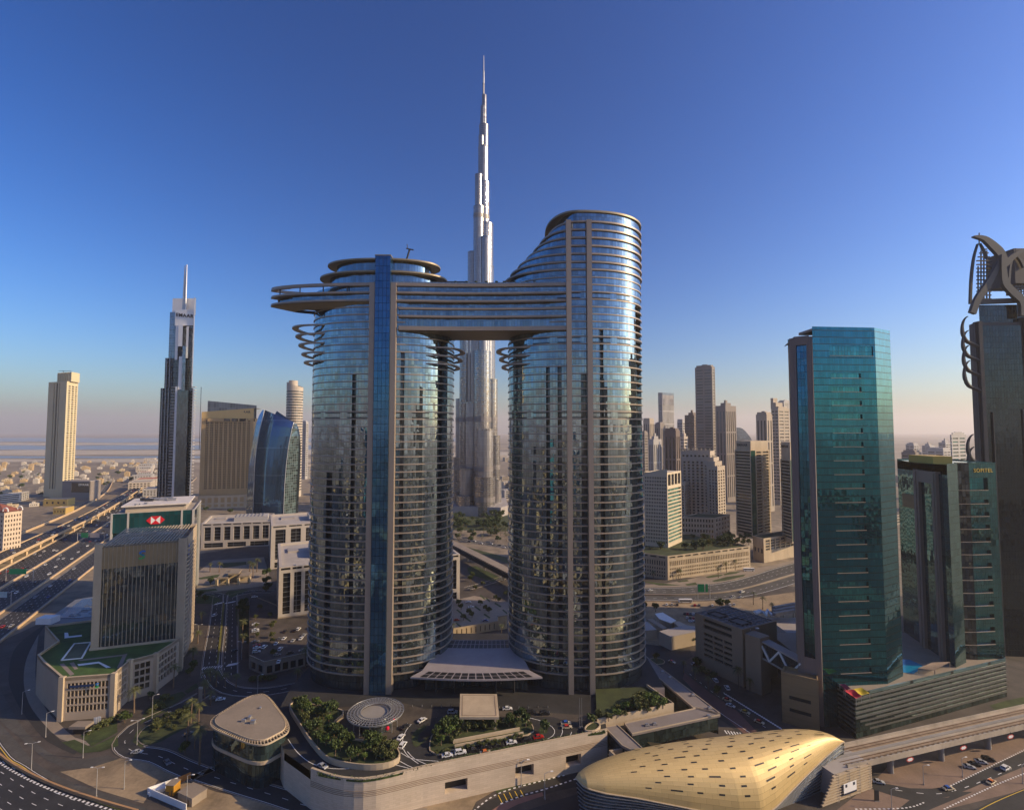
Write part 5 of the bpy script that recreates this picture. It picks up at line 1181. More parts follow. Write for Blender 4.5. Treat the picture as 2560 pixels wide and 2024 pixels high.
    m = MB(); m.tube([(xl - 3, y + 10, z1 - 60), (xl - 3, y + 10, zt('c', -110, y + 10))], .5, 6); m.build('mast', DARKM, T)
    # sail-shaped blue tower
    y = 735.0; T = thing('sail_tower', 'curved blue glass sail-shaped office tower with rounded shoulders', 'skyscraper', (sl('c', 1020) * y, y, 0))
    Zc = lambda zy: zt('c', zy, y); BG = G('sail_glass', (.04, .12, .25), 1.7, 40., tilt=.012, wave=.012, metal=.88, var=.25, rough=.04, line=.10, linecol=(.30, .36, .42), wscale=.1); CG = G('sail_side_glass', (.16, .24, .24), 3, 3.8, tilt=.02, metal=.6, var=.8, line=.1, linecol=(.25, .28, .27)); CD = G('curtain_dark', (.06, .08, .09), 2, 4, metal=.7)
    left = [(900, 806), (700, 812), (550, 820), (400, 838), (300, 850), (200, 868), (130, 890), (80, 917)]
    mid = [(900, 862), (700, 866), (550, 868), (400, 878), (300, 892), (200, 912), (130, 928), (80, 936)]
    right = [(900, 1116), (700, 1120), (550, 1128), (400, 1142), (300, 1158), (230, 1172), (200, 1180), (183, 1184)]
    edge = [(900, 1236), (700, 1242), (550, 1246), (400, 1246), (300, 1238), (240, 1226), (215, 1216), (200, 1208)]
    nR = len(left); z0s = [0] + [Zc(p[0]) for p in left]
    def row(k, tab, dy): zx = tab[k][1]; return (sl('c', zx) * (y + dy), y + dy)
    def top(t): return 80 + (183 - 80) * t
    m = MB(); ms = MB(); me = MB(); n = 22
    def fr(k, t):
        kk = max(0, k); zy = mid[kk][0] + (right[kk][0] - mid[kk][0]) * t; zx = mid[kk][1] + (right[kk][1] - mid[kk][1]) * t
        dy = -9 * math.sin(math.pi * (.15 + .7 * t)) + 7 * (kk / 7) ** 2
        return Vector((sl('c', zx) * (y + dy), y + dy, 0 if k < 0 else Zc(zy)))
    for k in range(-1, nR - 1):
        for i in range(n):
            t0, t1 = i / n, (i + 1) / n; m.face([fr(k, t0), fr(k, t1), fr(k + 1, t1), fr(k + 1, t0)], 0, [(t0 * 70, fr(k, t0).z), (t1 * 70, fr(k, t1).z), (t1 * 70, fr(k + 1, t1).z), (t0 * 70, fr(k + 1, t0).z)])
        def ed(k, tab, dy): kk = max(0, k); return Vector((sl('c', tab[kk][1]) * (y + dy), y + dy, 0 if k < 0 else Zc(tab[kk][0])))
        for i in range(6):
            t0, t1 = i / 6, (i + 1) / 6; L0, L1 = ed(k, left, 14), ed(k + 1, left, 14); F0, F1 = fr(k, 0), fr(k + 1, 0)
            ms.face([L0.lerp(F0, t0), L0.lerp(F0, t1), L1.lerp(F1, t1), L1.lerp(F1, t0)], 0, [(t0 * 14, L0.z), (t1 * 14, L0.z), (t1 * 14, L1.z), (t0 * 14, L1.z)])
        R0, R1 = fr(k, 1), fr(k + 1, 1); E0, E1 = ed(k, edge, 22), ed(k + 1, edge, 22)
        me.face([R0, R0.lerp(E0, .82), R1.lerp(E1, .82), R1], 0, [(0, R0.z), (18, R0.z), (18, R1.z), (0, R1.z)])
        me.face([R0.lerp(E0, .82), E0, E1, R1.lerp(E1, .82)], 1)
        B0 = (ed(k, left, 14) + E0) / 2 + Vector((0, 40, 0)); 
        me.face([E0, ed(k, left, 14) + Vector((8, 30, 0)), ed(k + 1, left, 14) + Vector((8, 30, 0)), E1], 1)
    m.build('front_glass', BG, T); ms.build('left_glass', BG, T); me.build('side_glass', [CG, CD], T)
    rb = MB()
    for t in (0, 1): rb.tube([fr(k, t) + Vector((0, -.3, 0)) for k in range(-1, nR)], .55, 6)
    rb.build('edge_trim', METAL, T)
    m = MB(); k = nR - 1; m.face([fr(k, i / 8) for i in range(9)] + [Vector((sl('c', 1208) * (y + 22), y + 22, Zc(200))), Vector((sl('c', 917) * (y + 14), y + 18, Zc(82)))]); m.build('roof', DARKM, T)
    # cream tower at far left
    y = 1080.0; T = thing('cream_tower', 'lone tall cream tower with dark vertical stripes at the far left', 'skyscraper', (-960, y, 0))
    CRM = M('warm_cream', (.62, .52, .32), .8, var=.07, scale=.02)
    xl, xc, xr = sl('a', 392), sl('a', 545), sl('a', 640); f = corner_foot(xl, xc, xr, y, 26, 40); z1 = zt('a', 175, y); LL = math.hypot(f[1][0] - f[0][0], f[1][1] - f[0][1]); LR = math.hypot(f[2][0] - f[1][0], f[2][1] - f[1][1])
    mb = MB(); w1 = facade(mb, f[0], f[1], [(LL * .30, LL * .36), (LL * .42, LL * .52), (LL * .58, LL * .63)], [(18, z1 - 3)], 0, z1, 1.6); w2 = facade(mb, f[1], f[2], [(LR * .16, LR * .36), (LR * .46, LR * .66), (LR * .76, LR * .92)], rows(20, z1 - 8, 46, .6), 0, z1, 1.2)
    mb.wallq(f[2], f[3], 0, z1); mb.wallq(f[3], f[0], 0, z1); mb.cap(f, z1); mb.build('wall', CRM, T); add_windows(T, w1, WIN('stripe_dark', (.03, .025, .02)), 'window_strip'); add_windows(T, w2, WGY, 'balcony_window')
    m = MB(); c = [((p[0] - f[1][0]) * .74 + f[1][0] + 2, (p[1] - f[1][1]) * .74 + f[1][1] + 8) for p in f]; m.prism(c, z1 - .01, zt('a', 95, y)); m.build('crown', CRM, T)
    m = MB()
    for i in range(7): t = .05 + i * .13; p = (c[0][0] + (c[1][0] - c[0][0]) * t, c[0][1] + (c[1][1] - c[0][1]) * t); m.box(p[0] - 1.2, p[0] + 1.2, p[1] - 1.5, p[1] + 1, z1, zt('a', 92, y) - 1)
    m.build('crown_fins', CRM, T)
    m = MB(); x = f[0][0] + LL * .55; m.bar((x - 4, y + 12, zt('a', 84, y)), (x + 22, y + 14, zt('a', 82, y)), .8, .8); m.bar((x + 6, y + 12, zt('a', 96, y)), (x + 6, y + 12, zt('a', 83, y)), .8, .8); m.build('roof_crane', DARKM, T)
    T = thing('office_block', 'low brown-fronted lettered block right of the cream tower', 'building', (sl('a', 700) * 1060, 1060, 0))
    y = 1040.0; f = corner_foot(sl('a', 545), sl('a', 780), sl('a', 865), y, 6, 30); z1 = zt('a', 1010, y); LL = math.hypot(f[1][0] - f[0][0], f[1][1] - f[0][1])
    mb = MB(); w = facade(mb, f[0], f[1], [(LL * .32, LL * .97)], [(z1 * .42, z1 * .92)], 0, z1, .6); [mb.wallq(f[i], f[(i + 1) % 4], 0, z1) for i in (1, 2, 3)]; mb.cap(f, z1); mb.build('wall', GRYB, T); add_windows(T, w, G('brown_panel', (.16, .13, .09), 3, 3, metal=.4), 'panel')
    m = MB(); m.wallq((f[1][0] - 1, f[1][1] - .5), (f[2][0], f[2][1] - .5), 0, z1 + 1); m.build('side_wall', LTG, T); text('EMAAR', 6, WHITE, T, (f[0][0] + LL * .78, f[0][1] - 7, z1 * .82), (1, -.02, 0), (0, 0, 1), depth=.2)
    # small shed at its foot
    for (zx0, zx1, zy0, zy1, h, lab) in ((440, 545, 1285, 1235, 11, 'small yellow shed beside the elevated highway'), (360, 560, 1215, 1160, 13, 'low flat-roofed tan entrance block at the foot of the cream tower')):
        a, b = P('a', zx0, zy0), P('a', zx1, zy0); T = thing('shed', lab, 'shed', tuple(a)); block(T, [(a.x, a.y), (b.x, b.y), (b.x - 6, b.y + 24), (a.x - 6, a.y + 24)], 0, h, {0: (4, 1, .4, .4, 1, h - 2)}, M('yellow_render', (.50, .34, .10), .8, var=.08), WINBR, BEIG, .6, .3)
left_towers()
# ------------------------------------------------------------------ left foreground offices
REDM = M('sign_red_paint', (.60, .01, .02), .4, var=.03); BLUES = M('sign_blue', (.0, .16, .55), .4, var=.03); GRNS = M('sign_green', (.03, .42, .10), .4, var=.03)
def knot_logo(T, o, ux, size):
    """interlaced blue and green ribbon emblem"""
    ux = Vector(ux).normalized(); uz = Vector((0, 0, 1)); nn = ux.cross(uz)
    def arc(pts, mat, nm):
        m = MB(); P_ = [Vector(o) + ux * (a * size) + uz * (b * size) + nn * .25 for a, b in pts]
        for i in range(len(P_) - 1): m.bar(P_[i], P_[i + 1], size * .24, .3, 0, up=tuple(uz.cross(P_[i + 1] - P_[i])) if False else tuple(nn))
        m.build(nm, mat, T)
    arc([(.45, .5), (.1, .62), (-.25, .45), (-.3, .2), (.0, .02), (.3, -.1)], BLUES, 'emblem_ribbon'); arc([(-.45, -.5), (-.1, -.62), (.25, -.45), (.3, -.2), (.0, 0.0), (-.3, .12)], GRNS, 'emblem_ribbon')
def bank_tower():
    T = thing('office_tower', 'cream-framed bank tower with thin vertical fins and slatted roof beside a green roof', 'office', (-220, 300, 0))
    A, B, C, D = (-240, 291), (-200, 309.5), (-224, 358), (-264, 340); z1 = 78.0
    m = MB(); q = inset([A, B, C, D], .6); m.strip(q, 0, z1 - 5); m.build('curtain_wall', G('bank_glass', (.16, .20, .21), 2.1, 3.9, tilt=.016, wave=.03, metal=.75, var=.45, rough=.04), T)
    dA = Vector((B[0] - A[0], B[1] - A[1])); L = dA.length; dA /= L; nA = Vector((dA.y, -dA.x))
    def fp(u, k): return (A[0] + dA.x * u + nA.x * k, A[1] + dA.y * u + nA.y * k)
    for u0, u1 in ((-.2, 3.4), (L - 3.6, L + .2)): m = MB(); m.prism([fp(u0, .3), fp(u1, .3), fp(u1, -3.0), fp(u0, -3.0)], 0, z1 + 1.5); m.build('corner_pier', STONE, T)
    for i in range(19):
        u = 4.4 + (L - 9) * i / 18; m = MB(); m.prism([fp(u - .11, .0), fp(u + .11, .0), fp(u + .11, -.7), fp(u - .11, -.7)], 4, z1 - .4); m.build('fin', STONE, T)
    m = MB(); m.wallq(fp(3.4, -.45), fp(L - 3.6, -.45), z1 - 13, z1 - .8); m.build('crown_panel', M('bronze_panel', (.34, .24, .12), .6, .1, var=.15), T)
    dB = Vector((C[0] - B[0], C[1] - B[1])); LB = dB.length; dB /= LB; nB = Vector((dB.y, -dB.x))
    def bp(u, k): return (B[0] + dB.x * u + nB.x * k, B[1] + dB.y * u + nB.y * k)
    for u0, u1 in ((0, 5), (LB - 8, LB)): m = MB(); m.prism([bp(u0, .35), bp(u1, .35), bp(u1, -2.4), bp(u0, -2.4)], 0, z1 + 1.5); m.build('corner_pier', STONE, T)
    for k in range(26): m = MB(); z = 6 + k * 2.6; m.prism([bp(5, .3), bp(9.5, 1.3), bp(LB - 8, 1.3), bp(LB - 8, -.6), bp(5, -.6)], z, z + 1.0, 0, True, True); m.build('side_louvre', STONE, T)
    m = MB(); m.wallq(bp(5, .5), bp(LB - 8, .5), z1 - 9, z1 + 1.5); m.build('side_band', STONE, T)
    m = MB(); m.cap(inset([A, B, C, D], 1), z1 - 2.2); m.build('roof', PAVEL, T)
    n = 22
    for i in range(n):
        u = 3.6 + (L - 7.2) * i / (n - 1); p = Vector(V3(fp(u, .3), z1)); bk = Vector((-nA.x, -nA.y, 0)) * 50; m = MB(); m.bar(p + Vector((0, 0, .2)), p + bk + Vector((0, 0, 1.6)), .62, .5); m.build('roof_slat', STONE, T)
    for k in range(4): p = Vector(V3(fp(3, -10 * k - 4), z1 - .8)); m = MB(); m.bar(p, p + Vector((dA.x, dA.y, 0)) * (L - 6), .6, .8); m.build('roof_beam', STONE, T)
    for (uu, kk, w_, h_) in ((12, -18, 7, 3), (24, -26, 9, 3.4), (20, -12, 4, 2)): m = MB(); m.prism([fp(uu, kk), fp(uu + w_, kk), fp(uu + w_, kk - 5), fp(uu, kk - 5)], z1 - 2.19, z1 - 2.9 + h_); m.build('plant_box', METAL, T)
    knot_logo(T, V3(fp(L * .51, .4), z1 - 6.5), (dA.x, dA.y, 0), 3.6); m = MB(); m.wallq(bp(8.5, .8), bp(11.5, .8), z1 - 13, z1 - 4); m.build('side_sign', BLUES, T)
    # podium with the green roof
    T = thing('office_podium', 'low office wing with a bright green turf roof and angled stone piers', 'building', (-226, 262, 0))
    f = [(-225.8, 257), (-203, 261), (-206.5, 276), (-198, 284), (-199, 305), (-240, 291), (-262, 340), (-297, 324), (-268, 301), (-263, 283), (-251, 274)]
    z1 = 20.0; mb = MB(); wins = []
    specs = {0: 11, 1: 4, 2: 3, 3: 6}
    for k in range(len(f)):
        A_, B_ = f[k], f[(k + 1) % len(f)]; L_ = math.hypot(B_[0] - A_[0], B_[1] - A_[1])
        if k in specs: facade(mb, A_, B_, grid(L_, specs[k], .8, 2.2), rows(3.6, 18.6, 4, .78), 0, z1 + 1, .9, 0, wins)
        else: mb.wallq(A_, B_, 0, z1 + 1)
    mb.build('wall', M('taupe_stone', (.36, .29, .22), .8, var=.12, scale=.06), T); add_windows(T, wins, WINBR)
    m = MB(); m.cap(f, z1); m.build('roof_deck', M('bright_turf', (.045, .10, .016), .95, var=.45, scale=.15, fine=.2), T)
    m = MB(); wl = [Vector(V3(p, 0)) for p in f] + [Vector(V3(f[0], 0))]; wallline(m, wl, -.45, .9, z1 - .5, z1 + 1.25); m.build('parapet', STONE, T)
    for p in (f[0], f[1], f[2], f[3]): m = MB(); m.box(p[0] - 1.2, p[0] + 1.2, p[1] - .7, p[1] + 1.2, 0, z1 + 1.7); m.build('stone_pier', STONE, T)
    q = [P('b', zx, zy, z1 + .05) for zx, zy in ((540, 690), (690, 672), (775, 712), (742, 716), (688, 684), (548, 702))]; m = MB(); m.face([tuple(p) for p in q]); m.build('roof_bench', WHITE, T)
    PTH = M('roof_path', (.22, .18, .16), .85, var=.1)
    for pts in (((485, 682), (515, 676), (545, 722), (520, 728)), ((415, 690), (445, 684), (520, 760), (490, 770)), ((860, 622), (890, 615), (845, 715), (815, 718)), ((540, 660), (860, 622), (870, 630), (560, 668))):
        m = MB(); m.face([tuple(P('b', a, b_, z1 + .03)) for a, b_ in pts]); m.build('roof_path', PTH, T)
    q = [P('b', zx, zy, z1 + .04) for zx, zy in ((430, 665), (520, 550), (635, 540), (570, 652))]; m = MB(); m.face([tuple(p) for p in q]); m.build('roof_terrace', M('roof_terrace_dark', (.10, .12, .07), .9), T)
    m = MB(); wallline(m, q + [q[0]], 0, .8, .02, .5); m.build('planter_edge', WHITE, T)
    q = [P('b', zx, zy, z1 + .05) for zx, zy in ((450, 470), (475, 470), (480, 495), (570, 485), (572, 496), (450, 510))]; m = MB(); m.face([tuple(p) for p in q]); m.build('roof_bench', WHITE, T)
    dA = Vector((f[1][0] - f[0][0], f[1][1] - f[0][1])).normalized(); knot_logo(T, (f[0][0] + dA.x * 16.5 + .25, f[0][1] + dA.y * 16.5 - 1.2, 16.8), (dA.x, dA.y, 0), 1.7)
    m = MB(); a = (f[0][0] + dA.x * 4, f[0][1] + dA.y * 4 - .8); b_ = (f[0][0] + dA.x * 15, f[0][1] + dA.y * 15 - .8); m.wallq(a, b_, 16.2, 17.4); m.build('sign_band', M('sign_navy', (.01, .03, .10), .5), T)
    # solar deck behind
    T = thing('parking_deck', 'long blue-grey panelled parking deck roof behind the turf roof', 'parking deck', (-300, 360, 0))
    f2 = [(-297, 326), (-263, 342), (-276, 404), (-300, 414), (-330, 384), (-315, 346)]; z2 = 17.5; mb = MB(); mb.prism(f2, 0, z2, 0, False); mb.build('wall', CONCG, T)
    m = MB(); m.cap(f2, z2); m.build('roof', M('deck_grey', (.16, .17, .19), .6, var=.2), T)
    rr = random.Random(2)
    for i in range(26):
        t = i / 25; a = Vector((-311, 348)).lerp(Vector((-326, 384)), t); b_ = Vector((-266, 346)).lerp(Vector((-276, 400)), t)
        u = 0.02
        while u < .95:
            ln = rr.uniform(.12, .4); p, q = a.lerp(b_, u), a.lerp(b_, min(.98, u + ln)); m = MB(); m.bar((p.x, p.y, z2 + .25), (q.x, q.y, z2 + .25), 1.1, .12); m.build('solar_panel', M('solar_blue', (.10, .14, .22), .25, .4, var=.3), T); u += ln + rr.uniform(.03, .12)
            if rr.random() < .2: break
    m = MB(); c = P('b', 335, 385, 19); m.box(c.x - 5, c.x + 5, c.y - 3.5, c.y + 3.5, z2 + .01, z2 + 4); m.build('stair_head', WHITE, T)
bank_tower()
def hex_bank():
    T = thing('office_tower', 'dark glass bank block with white posts and red and white hexagon emblem', 'office', (-295, 430, 0))
    A, B = (-318.5, 400), (-268, 424); C, D = (-296, 478), (-346, 454); z1 = 78.5; f = [A, B, C, D]
    m = MB(); m.strip(inset(f, 1.0), 0, z1 - 1); m.build('curtain_wall', G('dark_teal_glass', (.05, .12, .13), 2.2, 3.9, tilt=.012, wave=.01, metal=.75, var=.4), T)
    d = Vector((B[0] - A[0], B[1] - A[1])); L = d.length; d /= L; nn = Vector((d.y, -d.x)); fp = lambda u, k: (A[0] + d.x * u + nn.x * k, A[1] + d.y * u + nn.y * k)
    m = MB(); m.prism([fp(0, .2), fp(L, .2), fp(L, -.8), fp(0, -.8)], z1 - 15, z1); m.build('sign_band', G('band_teal', (.02, .11, .12), 3, 15, metal=.5, rough=.15), T)
    for i, u in enumerate((.0, L * .19, L * .36, L * .52, L * .68, L * .84, L - 1)):
        m = MB(); zt_ = z1 + .4 if i in (0, 1, 5, 6) else z1 - 15; m.prism([fp(u, .6), fp(u + 1.3, .6), fp(u + 1.3, -.9), fp(u, -.9)], 0, zt_); m.build('post', LTG, T)
    dB = Vector((C[0] - B[0], C[1] - B[1])).normalized(); nB = Vector((dB.y, -dB.x)); LB = 61
    for u in (0, LB - 1.5): m = MB(); b0 = Vector(B) + dB * u; m.prism([tuple(b0 + nB * .5), tuple(b0 + dB * 1.4 + nB * .5), tuple(b0 + dB * 1.4 - nB), tuple(b0 - nB)], 0, z1 + .4); m.build('post', LTG, T)
    m = MB(); m.bar(V3(Vector(B) + nB * .3, z1), V3(Vector(C) + nB * .3, z1), .8, 1); m.build('edge_beam', LTG, T)
    q = inset(f, 7); q = [(p[0] - 2, p[1] + 4) for p in q]; m = MB(); m.prism(q, z1 - 2, z1 + 4, 0, True); m.build('penthouse', BEIG, T); m = MB(); m.prism(inset(q, -2.5), z1 + 4.003, z1 + 5, 0, True, True); m.build('roof_slab', M('pale_roof', (.62, .57, .52), .8, var=.1), T)
    m = MB(); m.cap(inset(f, 1), z1 - 1); m.build('roof', ROOFG, T)
    for (u, k) in ((.3, .5), (.42, .55), (.55, .5), (.63, .6), (.2, .62), (.72, .4)):
        p = Vector(q[0]).lerp(Vector(q[1]), u).lerp(Vector(q[3]).lerp(Vector(q[2]), u), k); m = MB(); m.prism([(p.x - 3, p.y - 2), (p.x + 3, p.y - .6), (p.x + 2, p.y + 2.6), (p.x - 4, p.y + 1)], z1 + 5.01, z1 + 7.2); m.build('plant_box', METAL if u > .3 else DARKM, T)
    # hexagon emblem: red with white hourglass
    o = Vector(V3(fp(L * .53, .75), z1 - 6.5)); ux = Vector((d.x, d.y, 0)); uz = Vector((0, 0, 1)); h, w_ = 3.2, 3.2; pt = lambda a, b, k=0: tuple(o + ux * a * w_ + uz * b * h + Vector((nn.x, nn.y, 0)) * k)
    m = MB(); m.face([pt(-1, 1, -.05), pt(-1, -1, -.05), pt(1, -1, -.05), pt(1, 1, -.05)][::1]); m.build('emblem_white', WHITE, T)
    for tri in (((-2, 0), (-1, -1), (-1, 1)), ((2, 0), (1, 1), (1, -1))):
        m = MB(); m.face([pt(*t) for t in tri]); m.build('emblem_red', REDM, T)
    for tri in (((-1, 1), (0, 0), (1, 1)), ((-1, -1), (1, -1), (0, 0))): m = MB(); m.face([pt(t[0], t[1], .03) for t in tri]); m.build('emblem_red', REDM, T)
hex_bank()
def emaar_square():
    def strips(T, A, B, z0, z1, n, mat, glass, fx=.68, base=9.0):
        L = math.hypot(B[0] - A[0], B[1] - A[1]); mb = MB(); w = facade(mb, A, B, grid(L, n, fx, 1.2), [(base, z1 - 5)], z0, z1 - 3.4, 1.1); w += facade(mb, A, B, grid(L, n, .8, 1.2), [(z1 - 2.6, z1 - .7)], z1 - 3.4, z1, .8); w += facade(mb, A, B, grid(L, max(2, n // 2), .85, 1), [(z0 + 1, base - 1.8)], z0 - .0, base - .5, .8) if False else []
        return mb, w
    FG = G('striped_dark_glass', (.035, .035, .037), 12, 3.6, tilt=.01, metal=.5, var=.3, line=.03, dark=.2)
    # front block
    for lab, A, B, C, D, z1, n, nm in (('pale stone office block with tall dark window slots, nearest the left round tower', (-172, 374), (-122, 399), (-160, 478), (-210, 453), 44, 7, 'a'),
                                  ('pale stone office block glimpsed between the two round towers', (-120, 401), (-45, 437), (-78, 512), (-158, 478), 38.6, 10, 'b'),
                                  ('pale stone office block standing behind the front slotted block', (-253, 530), (-170, 571), (-205, 640), (-288, 600), 45, 6, 'c'),
                                  ('long low stone office block with dark window bays along the garden court', (-382, 620), (-304, 638), (-330, 700), (-408, 682), 30.5, 7, 'd')):
        T = thing('office_block', lab, 'office', (A[0], A[1], 0), 'pale stone office blocks')
        f = [A, B, C, D]; mb = MB(); wins = []
        for k in (0, 3, 1):
            a, b = f[k], f[(k + 1) % 4]; L = math.hypot(b[0] - a[0], b[1] - a[1]); nn_ = n if k == 0 else max(6, n)
            facade(mb, a, b, grid(L, nn_, .66, 1.6), [(9.5, z1 - 4.6)], 7.5, z1 - 3.2, 1.2, 0, wins)
            facade(mb, a, b, grid(L, max(3, nn_ // 2), .82, 1.2), [(1.0, 6.6)], 0, 7.5, 1.0, 0, wins); facade(mb, a, b, grid(L, max(4, nn_), .82, .6), [(z1 - 2.4, z1 - .8)], z1 - 3.2, z1, .7, 0, wins)
        mb.wallq(f[2], f[3], 0, z1); mb.annulus(f, inset(f, 2.2), z1); mb.strip(inset(f, 2.2)[::-1], z1 - 2, z1); mb.build('wall', M('office_stone', (.44, .39, .34), .75, var=.1, scale=.06), T); add_windows(T, wins, FG)
        m = MB(); m.cap(inset(f, 2.2), z1 - 2); m.build('roof', M('office_roof', (.40, .36, .32), .85, var=.15, scale=.1), T)
        F = [Vector(p) for p in inset(f, 2.2)]; rp = lambda u, v: tuple(F[0].lerp(F[1], u).lerp(F[3].lerp(F[2], u), v))
        m = MB(); m.prism([rp(.42, .3), rp(.95, .3), rp(.95, .72), rp(.42, .72)], z1 - 1.99, z1 + 3.4); m.build('plant_room', LTG, T)
        for i in range(8): m = MB(); u = .45 + .06 * i; a, b = rp(u, .32), rp(u, .70); m.bar(V3(a, z1 + 3.9), V3(b, z1 + 3.9), .5, .8); m.build('plant_louvre', METAL, T)
        m = MB(); m.prism([rp(.1, .62), rp(.26, .62), rp(.26, .8), rp(.1, .8)], z1 - 1.99, z1 - .6); m.build('skylight', GREYST, T)
emaar_square()
def corner_pavilion():
    T = thing('corner_pavilion', 'rounded triangular glass pavilion with flat stone roof and slatted rim', 'building', (-115, 225, 0))
    V = [Vector((-134.5, 223)), Vector((-101, 206.5)), Vector((-92.5, 219)), Vector((-119, 249)), Vector((-127, 246))]
    def rounded(P_, r=.32, n=8):
        out = []
        for i in range(len(P_)):
            a, b, c = P_[i - 1], P_[i], P_[(i + 1) % len(P_)]; p = b.lerp(a, r); q = b.lerp(c, r)
            for k in range(n + 1): t = k / n; out.append(p * (1 - t) ** 2 + b * 2 * t * (1 - t) + q * t * t)
        return [(p.x, p.y) for p in out]
    full = rounded(V); c = (sum(p[0] for p in full) / len(full), sum(p[1] for p in full) / len(full)); sc_ = lambda k: [(c[0] + (p[0] - c[0]) * k, c[1] + (p[1] - c[1]) * k) for p in full]
    z = 18.4; g = G('pavilion_glass', (.09, .14, .14), 1.8, 4.4, tilt=.015, wave=.02, metal=.72, var=.5)
    m = MB(); m.strip(sc_(.93), 0, 9.3); m.build('lower_glass', g, T); m = MB(); m.strip(sc_(.93), 10.6, z - .8); m.build('upper_glass', g, T)
    m = MB(); slab(m, sc_(.95), 9.3, 10.6, c[0], c[1], .9); m.build('floor_band', STONE, T)
    m = MB(); q = sc_(.88); m.prism(q, z - .5, z + .25, 0, True, True); m.build('roof', PAVEL, T)
    m = MB(); slab(m, sc_(1.0), z - .9, z - .3, c[0], c[1], .985); slab(m, sc_(.895), z - .7, z + .35, c[0], c[1], .985); m.build('rim', STONE, T)
    m = MB(); n = len(full)
    peri = [Vector(p) for p in sc_(.992)]; inn = [Vector(p) for p in sc_(.89)]
    tot = sum((peri[(i + 1) % n] - peri[i]).length for i in range(n)); step = 1.35; acc = 0
    for i in range(n):
        a, b = peri[i], peri[(i + 1) % n]; L = (b - a).length; s = (step - acc % step) % step
        while s < L: t = s / L; p = a.lerp(b, t); q = inn[i].lerp(inn[(i + 1) % n], t); m.bar(V3(p, z - .45), V3(q, z - .2), .35, .3); s += step
        acc += L
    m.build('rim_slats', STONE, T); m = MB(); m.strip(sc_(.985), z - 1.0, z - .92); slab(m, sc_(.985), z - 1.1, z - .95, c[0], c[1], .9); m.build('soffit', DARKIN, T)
    p = P('d', 655, 885, z); m = MB(); m.tube([(p.x, p.y, z), (p.x, p.y, z + .9)], .5, 8); m.build('roof_vent', METAL, T)
corner_pavilion()
# ------------------------------------------------------------------ kits: trees, palms, cars, lamps
def leaf_mat(name, c, c2, rough=.6):
    m, n, b = new_mat(name); L = n.links.new; ge = N(n, 'ShaderNodeNewGeometry'); r = N(n, 'ShaderNodeValToRGB')
    r.color_ramp.elements[0].color = rgb(c2); r.color_ramp.elements[1].color = rgb(c); L(ge.outputs['Random Per Island'], r.inputs[0]); L(r.outputs[0], b.inputs['Base Color']); b.inputs['Roughness'].default_value = rough; b.inputs['Specular IOR Level'].default_value = .3
    MATS[name] = m; return m
LEAFD = leaf_mat('leaf_dark', (.075, .105, .028), (.025, .042, .012)); LEAFO = leaf_mat('leaf_olive', (.12, .13, .04), (.05, .06, .02)); LEAFP = leaf_mat('palm_frond', (.15, .15, .055), (.06, .075, .025))
BARK = M('bark', (.16, .11, .07), .9, var=.3, scale=1.5)
def leaf(mb, c, s, rr):
    a = Vector((rr.gauss(0, 1), rr.gauss(0, 1), rr.gauss(0, .8))).normalized(); u = a.orthogonal().normalized(); v = a.cross(u); an = rr.uniform(0, 6.28); u, v = u * math.cos(an) + v * math.sin(an), v * math.cos(an) - u * math.sin(an)
    mb.face([c - u * s - v * s * .5, c + u * s * .2 - v * s * .8, c + u * s + v * s * .4, c - u * s * .3 + v * s * .8])
PROTO = {}
def tree_proto(key, h=6.0, w_=2.6, mat=None, seed=1, n=620, leafs=.42):
    rr = random.Random(seed); T = thing('shrub' if key == 'shrub' else 'tree', 'x', 'tree', (0, 0, 0)); m = MB(); th = h * .42
    m.tube([(0, 0, -.2), (.1, .05, th * .6), (.15, .1, th)], [.26, .2, .15], 7); lobes = []
    for k in range(7):
        a = k * 2.4 + rr.uniform(-.3, .3); r = w_ * rr.uniform(.35, .75) * (1 if k else 0); e = Vector((math.cos(a) * r, math.sin(a) * r, h * rr.uniform(.52, .86))); m.tube([(.15, .1, th), tuple(Vector((.15, .1, th)).lerp(e, .6) + Vector((0, 0, .2))), tuple(e)], [.12, .07, .03], 5); lobes.append((e, w_ * rr.uniform(.36, .58)))
    m.build('trunk', BARK, T); c = MB()
    for k in range(n):
        e, r = lobes[k % len(lobes)]; d = Vector((rr.gauss(0, 1), rr.gauss(0, 1), rr.gauss(0, .8))).normalized() * r * rr.uniform(.45, 1.12); c_ = e + Vector((d.x, d.y, d.z * .8)); leaf(c, c_, leafs * rr.uniform(.6, 1.25), rr)
    c.build('crown', mat or LEAFD, T); PROTO[key] = [T, False]
